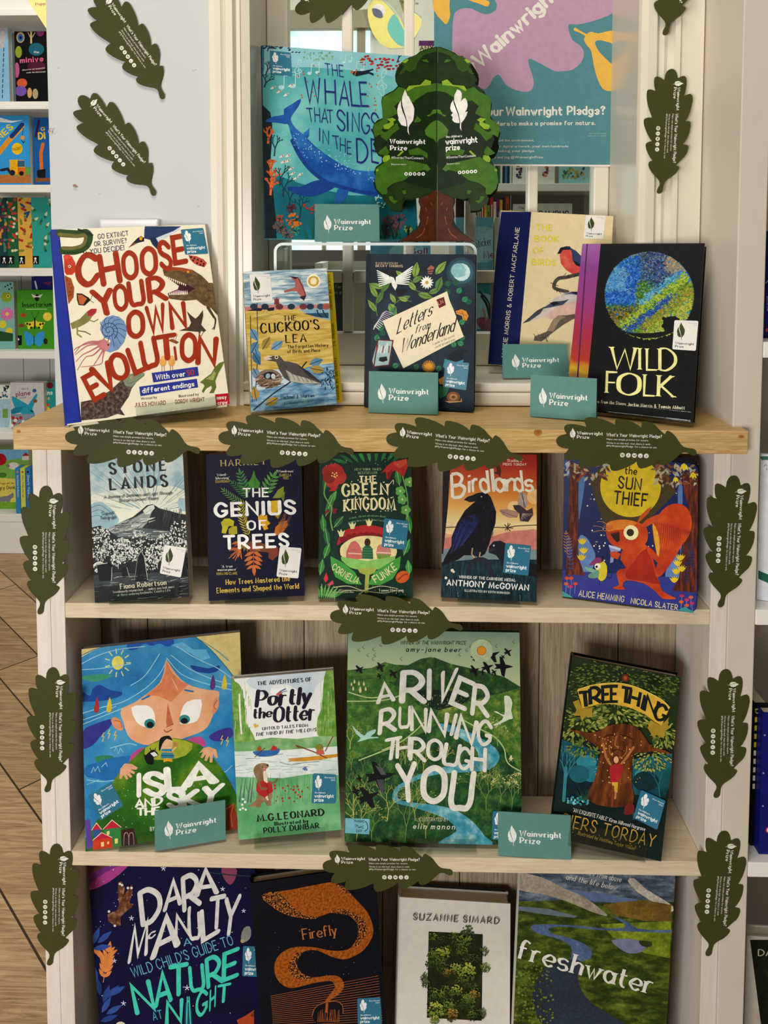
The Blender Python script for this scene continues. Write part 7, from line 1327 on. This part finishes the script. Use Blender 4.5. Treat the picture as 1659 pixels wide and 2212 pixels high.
for lab, q, c, cs in (('dark teal patterned book, leftmost of the tall row on the third alcove shelf', (-30, 427, 13.6), '2a4a50', ('c99a4a', '8a2f4a', '4f8a6a')), ('dark green patterned book with ladybird shapes on the third alcove shelf', (14, 427, 37), '2c6a44', ('c94a3a', 'd9cfae', 'c94a3a')), ('mustard patterned book with flying birds on the third alcove shelf', (37.4, 427, 67), 'd9b052', ('b5382f', '8a8a3a', '2f5a86')), ('turquoise patterned book with turtles on the third alcove shelf', (67.4, 427, 125), '3aa39a', ('d9cfa8', '4f7a3a', '2a6a62'))):
    r, s = far_book(lab, q, BY, LZ['c'], .03, c); s.crop(0, 0, 3.564).part('cover_art'); a, b = max(0, q[0])*3.564, q[2]*3.564
    for i in range(16): x, y = R_.uniform(a, b), 1540+i*26; s.leaf(x, y, 44, 20, R_.uniform(0, 180), R_.choice(cs)).dot(x, y, 11, R_.choice(cs))
    s.poly([(a+4, 1970), (a+60, 1970), (a+60, 2035), (a+4, 2035)], '16161a').dot((a*2+64)/2, 1990, 9, 'e3e0da').line([((a*2+64)/2-10, 2025), ((a*2+64)/2, 1995), ((a*2+64)/2+10, 2025)], 6, 'e3e0da'); s.done()
r, s = far_book('green frog and water lily board book on the fourth alcove shelf', (-70, 609, 29), BY-.015, LZ['d'], .035, '86b9b0', 'board_book'); s.crop(0, 580, 3.564)
s.part('cover_art').dot(50, 220, 44, '8fa83a', 40).dot(62, 212, 14, 'd9c24a').dot(62, 212, 6, '1c1c1c')
for a in range(0, 360, 30): s.leaf(55, 350, 62, 22, a, 'd97ab0')
s.dot(55, 350, 14, 'e9cf5a').dot(70, 480, 26, 'e6c93a').dot(20, 430, 30, 'd9cf4a').poly('-10,480 100,500 100,560 -10,560', '2f5a34').dots('60,130 80,120 90,150 70,160 40,140', 7, '24343a'); s.done()
r, s = far_book('dark blue book standing behind the green insect book', (68, 598, 140), BY+.035, LZ['d'], .03, '232a78'); s.crop(0, 580, 3.564).part('cover_art').line('270,100 285,160', 12, 'e3e0da', 3).poly('330,110 400,100 380,130', '8a2f5a'); s.done()
r, s = far_book('bright green insect book with a blue butterfly on the fourth alcove shelf', (36, 627, 140), BY-.01, LZ['d'], .03, '4f9a2c'); s.crop(0, 580, 3.564)
s.part('cover_art').poly('185,485 240,500 262,540 285,500 340,485 335,560 300,605 262,570 225,605 195,560', '3a9ad0', 2).line('262,520 262,590', 6, '1c2a3a').poly('190,415 250,410 270,390 290,410 350,415 330,440 320,470 270,440 220,470 210,440', 'e6d23a', 2).dots('210,425 230,430 310,430 330,425 240,455 300,455', 9, '1c1c1c').line('268,385 268,460', 12, '1c1c1c').line('265,385 240,335', 3, '1c1c1c').line('270,385 300,335', 3, '1c1c1c').dot(285, 225, 18, '1f1c18', 28).poly('240,195 285,215 330,195 310,225 285,220 258,225', 'd9dcd6').dot(180, 360, 22, 'b5502c', 16).dot(165, 440, 26, '8a4a2c', 14).dot(365, 370, 34, 'e9cf4a').dot(350, 560, 16, '2a241c', 24).poly('112,515 168,515 168,590 112,590', '16161a').dot(140, 545, 9, 'e3e0da'); s.done()
s.part('title_lettering').text('Insectarium', (175, 298), (395, 292), 36, '1c2a14', 'S', wt=.2, thin=.1).line('200,314 360,312', 4, 'cfe0b9').done()
r, s = far_book('white illustrated board book at the left of the fifth alcove shelf', (-70, 832, 27), BY-.02, LZ['e'], .03, 'dfe3dd', 'board_book'); s.crop(0, 580, 3.564).part('cover_art')
for i in range(22): s.dot(R_.uniform(0, 90), R_.uniform(900, 1000), R_.uniform(4, 11), R_.choice(('d99a3a', '4a7a9a', '5a7a4a', '2a3038')), n=7)
s.poly('0,1010 95,1000 70,1225 0,1225', 'a9c9d3').poly('20,1080 60,1080 60,1150 20,1150', '7aa84a'); s.done()
r, s = far_book('board book with a turquoise plane on the fifth alcove shelf', (22, 827, 94), BY-.03, LZ['e'], .035, 'c9c9c6', 'board_book'); s.crop(0, 580, 3.564)
s.part('cover_art').poly('90,985 130,1000 200,1040 240,1070 265,1110 262,1140 230,1150 170,1120 110,1060', '2fa0b9', 2).poly('180,1060 110,1070 60,1110 60,1130 150,1110', '2486a0').poly('210,1060 280,960 288,975 250,1080', '2fa0b9').poly('70,1120 270,1120 270,1230 60,1230', '8a9aa8').dots('80,1140 100,1150 130,1160 160,1150 110,1190 150,1200 200,1190 220,1170', 14, 'b5382f').dots('120,1170 180,1180 90,1210', 14, 'e3dfd6').dot(265, 940, 16, '3a6a96', 14).dot(270, 1020, 16, '8a5a2c', 14).dots('240,1095 248,1102', 6, '16303a'); s.done()
s.part('title_lettering').text('how a', (170, 935), (215, 930), 16, '8f2f5a', 'H', wt=.15).text('plane', (125, 985), (232, 972), 34, '8f2f5a', 'H', wt=.15).text('works', (155, 1002), (200, 997), 14, '8f2f5a', 'H', wt=.15).done()
r, s = far_book('teal marine book half hidden by the wall edge on the fifth alcove shelf', (93, 826, 150), BY, LZ['e'], .03, '2f9a9a'); s.crop(0, 580, 3.564)
s.part('cover_art').dot(385, 900, 26, '7a1f34').dot(350, 1085, 34, 'e6c22c', 26).dot(360, 1050, 22, 'd9502c', 12); s.done(); s.part('title_lettering').text('marine', (290, 975), (402, 970), 34, 'e9e6da', 'H', wt=.17).text('books', (310, 1012), (380, 1008), 26, 'e6c22c', 'H', wt=.17).done()
r, s = far_book('farm picture book with a grey donkey on the lowest alcove shelf', (-70, 971, 62), BY-.01, LZ['f'], .03, '86b95a'); s.crop(0, 580, 3.564)
s.part('cover_art').poly('-200,1380 240,1380 240,1450 100,1470 -200,1500', '7fb9d9').dot(5, 1470, 46, 'b5202c').dot(105, 1520, 44, 'e6e3d6', 28).dot(62, 1520, 14, '8a8478').poly('170,1440 200,1420 225,1440 225,1475 170,1475', 'e3ded6').poly('168,1445 198,1415 230,1442', 'a9382f').poly('-200,1600 130,1620 130,1870 -200,1880', 'e0d06a').poly('0,1760 60,1750 100,1725 105,1760 80,1780 75,1850 65,1800 20,1800 15,1850 0,1800', '8a8a8f', 2).poly('-200,1810 135,1800 135,1890 -200,1890', '7fae3a', 2).dot(20, 1590, 30, '4f8a3a', 20); s.done()
s.part('title_lettering').text('Poppy and Sam', (5, 1662), (105, 1658), 14, '3a3424', 'S', wt=.17).text('Hungry Donkey', (-60, 1705), (150, 1695), 28, '3a3424', 'S', wt=.18).done()
for i, (x, c, nm) in enumerate(((34.5, '3f8fc6', 'blue'), (45.5, 'd3d86a', 'yellow'), (57, '3a86c0', 'blue'))):
    lab = ('slim blue spine, leftmost of three beside the donkey book', 'slim yellow-green spine, middle of three beside the donkey book', 'slim blue spine, rightmost of three beside the donkey book')[i]
    a, b = onY(x, 1100, BY-.062), onY(x+10.6, 1100, BY-.062); r = empty('paperback_book', lab, 'book', ((a[0]+b[0])/2, BY-.062, LZ['f']+.0006), None, 'slim spines on the lowest alcove shelf')
    w = b[0]-a[0]-.001; h = .185-.008*i*0; box('cover', (-w/2, 0, 0), (w/2, .047, h), ink(c, .05), r, .001)
    k = Sheet(r, (-w/2, 0, 0), w=w, h=h, metric=True); k.part('spine_lettering').text(("Don't Disturb the Dinosaurs", "Don't Tickle the Lion", "Don't Tickle")[i], (w*.4, h*.84), (w*.4, h*.36), .006, 'e9ecec' if i != 1 else '6a5a2c', 'H', wt=.15).dot(w*.5, h*.92, w*.25, ('d98a8a', 'c9622c', '24303a')[i]).done()
# yellow pennants of a paper bunting
def pennant(label, pts, Y, text, a, b, cap):
    r = flat_root('bunting_pennant', label, 'bunting', pts[2], Y); k = px_panel(r, pts, ink('e3d48f', .03, .5), 'paper', .0008); k.part('pennant_lettering').text(text, a, b, cap, '8a4a5a', 'S', wt=.17).poly([(pts[0][0]+(pts[1][0]-pts[0][0])*.4, -30), (pts[0][0]+(pts[1][0]-pts[0][0])*.7, -30), (pts[0][0]+(pts[1][0]-pts[0][0])*.55, -2)], '6a2f5a'); k.done()
pennant('pale yellow paper pennant hanging before the alcove bookcase', [(55, -40), (150, -40), (112, 80), (66, 10), (60, 0)], 1.6, 'Poppy', (77, 12), (103, 10), 6)
pennant('pale yellow paper pennant hanging in the far room above the bird', [(846, -60), (926, -60), (876, 45)], .9, 'Poppy and Sam', (863, 5), (903, 10), 6)
pennant('pale yellow paper pennant at the left of the far room', [(735, -60), (820, -60), (748, 12)], .92, 'Poppy', (760, -12), (790, -12), 6)
# ------------------------------------------------------------------ far room seen through the window
def sky_mat():
    m = bpy.data.materials.new('daylight_outside'); m.use_nodes = True; nt = m.node_tree; b = nt.nodes['Principled BSDF']; co = coords(nt)
    c = ramp(nt, noise(nt, co, 5, 5), ((.35, 'ffffff'), (.52, 'dff4f6'), (.66, 'a9dbdc'), (.8, '7fae9a'))); nt.links.new(c, b.inputs['Base Color']); nt.links.new(c, b.inputs['Emission Color']); b.inputs['Emission Strength'].default_value = 1.05
    return m
w2 = empty('window_2', kind='structure', loc=(-.35, 2.29, .9))
def fw(name, q, m, y0, y1): A, B = onY(q[0], q[1], 2.29), onY(q[2], q[3], 2.29); return box(name, (A[0]+.35, y0, B[2]-.9), (B[0]+.35, y1, A[2]-.9), m, w2)
fw('daylight_pane', (560, 64, 800, 560), sky_mat(), .0, .004)
DKB = plain('far_beam_paint', 'a2937c', .6)
fw('window_head', (540, 30, 830, 66), DKB, -.05, -.001); fw('window_mullion', (772, 66, 790, 560), DKB, -.03, -.001); fw('window_mullion', (695, 130, 705, 560), DKB, -.03, -.001); fw('window_sill', (560, 540, 800, 574), plain('far_dark_counter', '4a443c', .5), -.06, -.001); fw('window_apron', (560, 574, 800, 800), plain('far_dark_panel', '5a5348', .6), -.02, -.001)
# white far bookcase on the right
FY = 1.35; c0 = onY(1165, 396, FY); fz = c0[2]
fb = empty('bookcase', 'white bookcase against the far wall, seen through the window', 'bookcase', (c0[0], FY, 0))
X0, X1 = onY(985, 400, FY)[0]-c0[0], onY(1330, 400, FY)[0]-c0[0]
fz2 = onY(1100, 560, FY)[2]
for z in (fz, fz2, fz+.34): box('shelf', (X0, 0, z-.024), (X1, .22, z), SHELFW, fb, .002)
x = X0
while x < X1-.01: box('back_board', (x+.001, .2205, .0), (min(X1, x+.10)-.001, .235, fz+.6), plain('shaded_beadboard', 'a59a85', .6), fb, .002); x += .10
box('side_panel', (X0-.02, 0, 0), (X0-.0005, .235, fz+.6), SHELFW, fb); box('side_panel', (X1+.0005, 0, 0), (X1+.02, .235, fz+.6), SHELFW, fb)
cols = ('1f5a6a', '8fb0b5', '24322a', '3f7a5a', 'd9d6cc', '2a2f3a', '3f86b0', '1c3a5a', 'c9d3d6')
def spines(n, x0, x1, y, z, Y, hue, lab, grp, hmin, hmax):
    for i in range(n):
        a, b = onY(x0+(x1-x0)*i/n, y, Y)[0], onY(x0+(x1-x0)*(i+1)/n, y, Y)[0]; w = b-a-.0008; h = R_.uniform(hmin, hmax)
        r = empty('paperback_book', lab % ('first second third fourth fifth sixth seventh eighth ninth tenth eleventh twelfth thirteenth fourteenth'.split()[i]), 'book', ((a+b)/2, Y, z+.0006), None, grp)
        box('cover', (-w/2, 0, 0), (w/2, .13, h), ink(hue[i % len(hue)], .08), r, .0008)
        k = Sheet(r, (-w/2, 0, 0), w=w, h=h, metric=True); k.part('spine_band').line([(w*.5, h*.88), (w*.5, h*R_.uniform(.4, .55))], w*.3, R_.choice(('e9e6da', '24242a', 'e6cf6a'))).done()
spines(9, 1060, 1106, 380, fz, FY+.03, cols, 'slim spine in the far upper row under the poster, %s from the tree', 'slim spines on the far upper shelf', .155, .17)
spines(14, 1012, 1106, 450, fz2, FY+.03, ('8a3a2c', 'd9cf7a', '4a8a4a', 'e6e0d0', 'b5302f', 'd9a03a', '7fae3a', 'c9382f', 'e3dccb', '8f2f6a', 'd9b33a', '3f6a3a', 'c95a2c', 'ddd6c6'), 'colourful slim spine beyond the tree trunk, %s from the left', 'colourful spines on the far lower shelf', .15, .195)
def far_card(label, q, z, Y, col, art): 
    r, s = far_book(label, q, Y, z, .006, col, 'greeting_card'); r['category'] = 'card'; s.part('card_art'); art(s); s.done()
far_card('white card with a dark figure drawing on the far upper shelf', (1108, 330, 1138, 396), fz, FY+.02, 'e9e6de', lambda s: [s.dot(1121+R_.uniform(-5, 5), 372+R_.uniform(-16, 12), 3, R_.choice(('3a2a2a', 'b5603a', '4a5a7a')), n=6) for _ in range(18)])
far_card('white card with a small colourful bird drawing on the far upper shelf', (1158, 330, 1199, 396), fz, FY+.02, 'e9e6de', lambda s: [s.dot(1178+R_.uniform(-5, 6), 368+R_.uniform(-12, 14), 3, R_.choice(('d98a5a', '8a3a52', '4a4a6a')), n=6) for _ in range(18)])
def meadow(s):
    for _ in range(70): s.dot(1240+R_.uniform(-24, 22), 376+R_.uniform(-14, 10), 2.4, R_.choice(('4f8a5a', 'd99a3a', '7fae6a', 'c9b03a', '2f6a6a')), n=6)
far_card('turquoise flowery card on the far upper shelf', (1208, 335, 1280, 396), fz, FY+.02, '9fd0d3', meadow)
far_card('white title card beside the colourful far spines', (1108, 441, 1150, 560), fz2, FY+.02, 'd3d0c9', lambda s: s.text('The', (1120, 452), (1132, 452), 6, '3a3a3a', 'H'))
far_card('wide white card with dark purple capitals on the far lower shelf', (1161, 440, 1236, 560), fz2, FY+.02, 'd6d3cc', lambda s: s.text('GALIPUG', (1164, 467), (1228, 467), 11, '4a3a4a', 'H', wt=.2))
# low shelf close behind the glass with face-out sticker books
NY = .52; nz = onY(1040, 590, NY)[2]; nz2 = onY(1040, 726, NY)[2]
c1 = onY(960, 590, NY)
nb = empty('bookcase', 'low white book rack close behind the window panes', 'bookcase', (c1[0], NY, 0))
A0, A1 = onY(700, 590, NY)[0]-c1[0], onY(1330, 590, NY)[0]-c1[0]
for z in (nz, nz2): box('shelf', (A0, -.02, z-.011), (A1, .10, z), SHELFW, nb, .002)
box('back_panel', (A0, .1005, 0), (A1, .11, nz+.02), plain('rack_back', 'b9b0a0', .6), nb); box('side_panel', (A0-.016, -.02, 0), (A0-.0005, .11, nz+.02), SHELFW, nb); box('side_panel', (A1+.0005, -.02, 0), (A1+.016, .11, nz+.02), SHELFW, nb)
def sticker_book(label, q, z, col, lines, art=None):
    r, s = far_book(label, q, NY, z, .03, col, 'sticker_book'); s.part('cover_art')
    s.dot((q[0]+q[2])/2+16, q[1]+58, 44, '9fc3d3', 40)
    if art: art(s)
    s.done(); s.part('title_lettering')
    for t, a, b, cap, c in lines: s.text(t, a, b, cap, c, 'S', wt=.15, thin=.07)
    s.done(); return r
def fan(label, x, y, z):
    a, b = onY(x[0], y, NY), onY(x[1], y, NY); r = empty('paperback_book', label, 'book', ((a[0]+b[0])/2, NY+.002, z+.0006)); w = b[0]-a[0]-.001
    box('page_block', (-w/2, 0, 0), (w/2, .07, a[2]-z), PAGES, r, .0008); box('cover', (-w/2-.0004, .0702, 0), (w/2, .072, a[2]-z), ink('6f8a96', .05), r)
sticker_book('blue sticker book behind the acrylic riser, left of the pair', (800, 500, 930), nz, '6fa9c4', (('Sticker Do', (850, 526), (932, 528), 11, '24343f'), ('Ball', (886, 548), (922, 548), 12, '8a2f52')))
sticker_book('blue sticker book with red lettering beside the cream bullfinch book', (985, 470, 1066), nz, '6fa6c0', (('Sticker', (1028, 534), (1062, 529), 17, '22323c'), ('Me', (1045, 558), (1066, 557), 16, '9a2a3f')))
fan('stack of thin books seen by their page edges beside the red-lettered sticker book', (1068, 1084), 470, nz)
def mer(s): s.line('1040,640 1052,660 1058,690', 5, '1c2a34', 4).line('1036,630 1056,655 1062,700', 4, '1c2a34', 4).poly('1028,690 1050,685 1066,700 1066,716 1040,712', '9a5a7a', 2).line('1044,668 1050,690', 4, 'c98a6a')
sticker_book('teal sticker book with dark hair and pink tail, on the rack below', (985, 614, 1060), nz2, '3f8a96', (), mer)
r, s = far_book('dark brown book behind the lower left window pane', (706, 608, 741), NY, nz2, .02, '2f2422'); s.part('title_lettering').text('a guide for', (690, 622), (737, 622), 6, 'b9b0a8', 'H').text('birds in p', (694, 636), (738, 634), 6, 'b9b0a8', 'H').done()
fan('stack of thin books seen by their page edges behind the lower window pane', (762, 792), 603, nz2)
r, s = far_book('cream leaflet with purple heading on the far room wall', (905, 88, 975), 2.2965, onY(905, 140, 2.2965)[2], .003, 'cfc6b0', 'leaflet'); r['category'] = 'leaflet'; s.part('leaflet_print').poly('904,87 976,87 976,99 904,99', '6a2f6a').text('ANY', (908, 108), (936, 107), 8, '4a2a1c', 'H', wt=.2); s.done()
# ------------------------------------------------------------------ neighbouring bookcase at the right edge
nx = empty('bookcase', 'white bookcase beyond the right upright, at the picture edge', 'bookcase', (.64, .02, 0))
nzs = onY(1655, 739, .02)[2]
for z in (nzs, S2, S3, S4): box('shelf', (-.1558, .0005, z-.0212), (.16, .2395, z), SHELFW, nx, .0012)
box('back_panel', (-.1558, .24, 0), (.16, .252, 2.69), plain('taupe_back', 'a39a8b', .6), nx); box('side_panel', (.1605, 0, 0), (.18, .252, 2.69), SHELFW, nx)
def edge_book(name, label, q, z, Y, t, col, yaw=0, pages_left=False):
    x0 = onY(q[0], q[1], Y)[0]; z1 = onY(q[0], q[1], Y)[2]; w, h = q[2], z1-z
    r = empty(name, label, 'book', (x0, Y, z+.0006)); r.rotation_euler = (0, 0, yaw); bpy.context.view_layer.update(); c = ink(col, .05, .4)
    b = MB(); b.box((0, 0, 0), (w, .002, h), c); b.box((0, t-.002, 0), (w, t, h), c); b.box((0, .002, 0), (.002, t-.002, h), c); b.build('cover', r); box('page_block', (.0022, .0022, .002), (w-.002, t-.0022, h-.002), PAGES, r)
    return r, Sheet(r, (0, 0, 0), w=w, h=h)
r, s = edge_book('hardback_book', 'dark blue book cut by the right picture edge, upper shelf', (1653.5, 500, .12), nzs, .06, .02, '1f2566', 0); s.part('cover_art').line('1654,612 1659,606', 1.5, 'c9ccd9').text('Steven Car', (1656, 640), (1657, 672), 2.5, 'b9bcd0', 'H').dot(1657, 713, 4, 'a9423f'); s.done()
r, s = edge_book('paperback_book', 'white booklet with green bands leaning at the right picture edge', (1643, 981, .13), S2, .05, .006, 'd9dbe0', -.35)
s.part('cover_art').poly('1640,986 1700,984 1700,992 1646,994', '3f7a62').poly('1638,1232 1700,1258 1700,1278 1638,1250', '1f6a52').text('An', (1651, 1007), (1664, 1007), 5, '3a3a44', 'S').text('H', (1656, 1016), (1661, 1016), 5, '3a3a44', 'S'); s.done()
r, s = edge_book('hardback_book', 'black book spine with faint yellow lettering behind the right upright', (1629, 1520, .02), S3, .05, .14, '141318', 0)
s.part('spine_lettering').text('D', (1632, 1532), (1632, 1540), 7, 'c9b23a', 'H', wt=.2)
for i in range(9): s.line([(1633-i*.6, 1549+i*18), (1632.6-i*.6, 1560+i*18)], 5, 'c9b23a' if i < 4 else 'cfc9b0', cap='flat')
s.done()
r, s = edge_book('hardback_book', 'navy book with pale specks at the right picture edge, middle shelf', (1648, 1541, .12), S3, .035, .02, '1c2378', 0)
s.part('cover_art').dots('1652,1588 1649,1670 1648,1741', 2, 'a9aac0').dot(1660, 1793, 7, 'b9302f').dot(1661, 1793, 5, 'e3e0da'); s.done()
r, s = edge_book('hardback_book', 'dark green photo book with white border at the lower right picture edge', (1613, 2022, .16), S4, .06, .02, 'b9b0a4', -.05)
s.part('cover_art').poly('1620,2030 1800,2030 1800,2400 1668,2400', mottle('print_dark_leaves', ((.3, '10140c'), (.55, '1c2814'), (.75, '3a4a1c')), 30)).text('DAWN', (1638, 2064), (1706, 2066), 13, 'b9b39a', 'H', wt=.13); s.done()
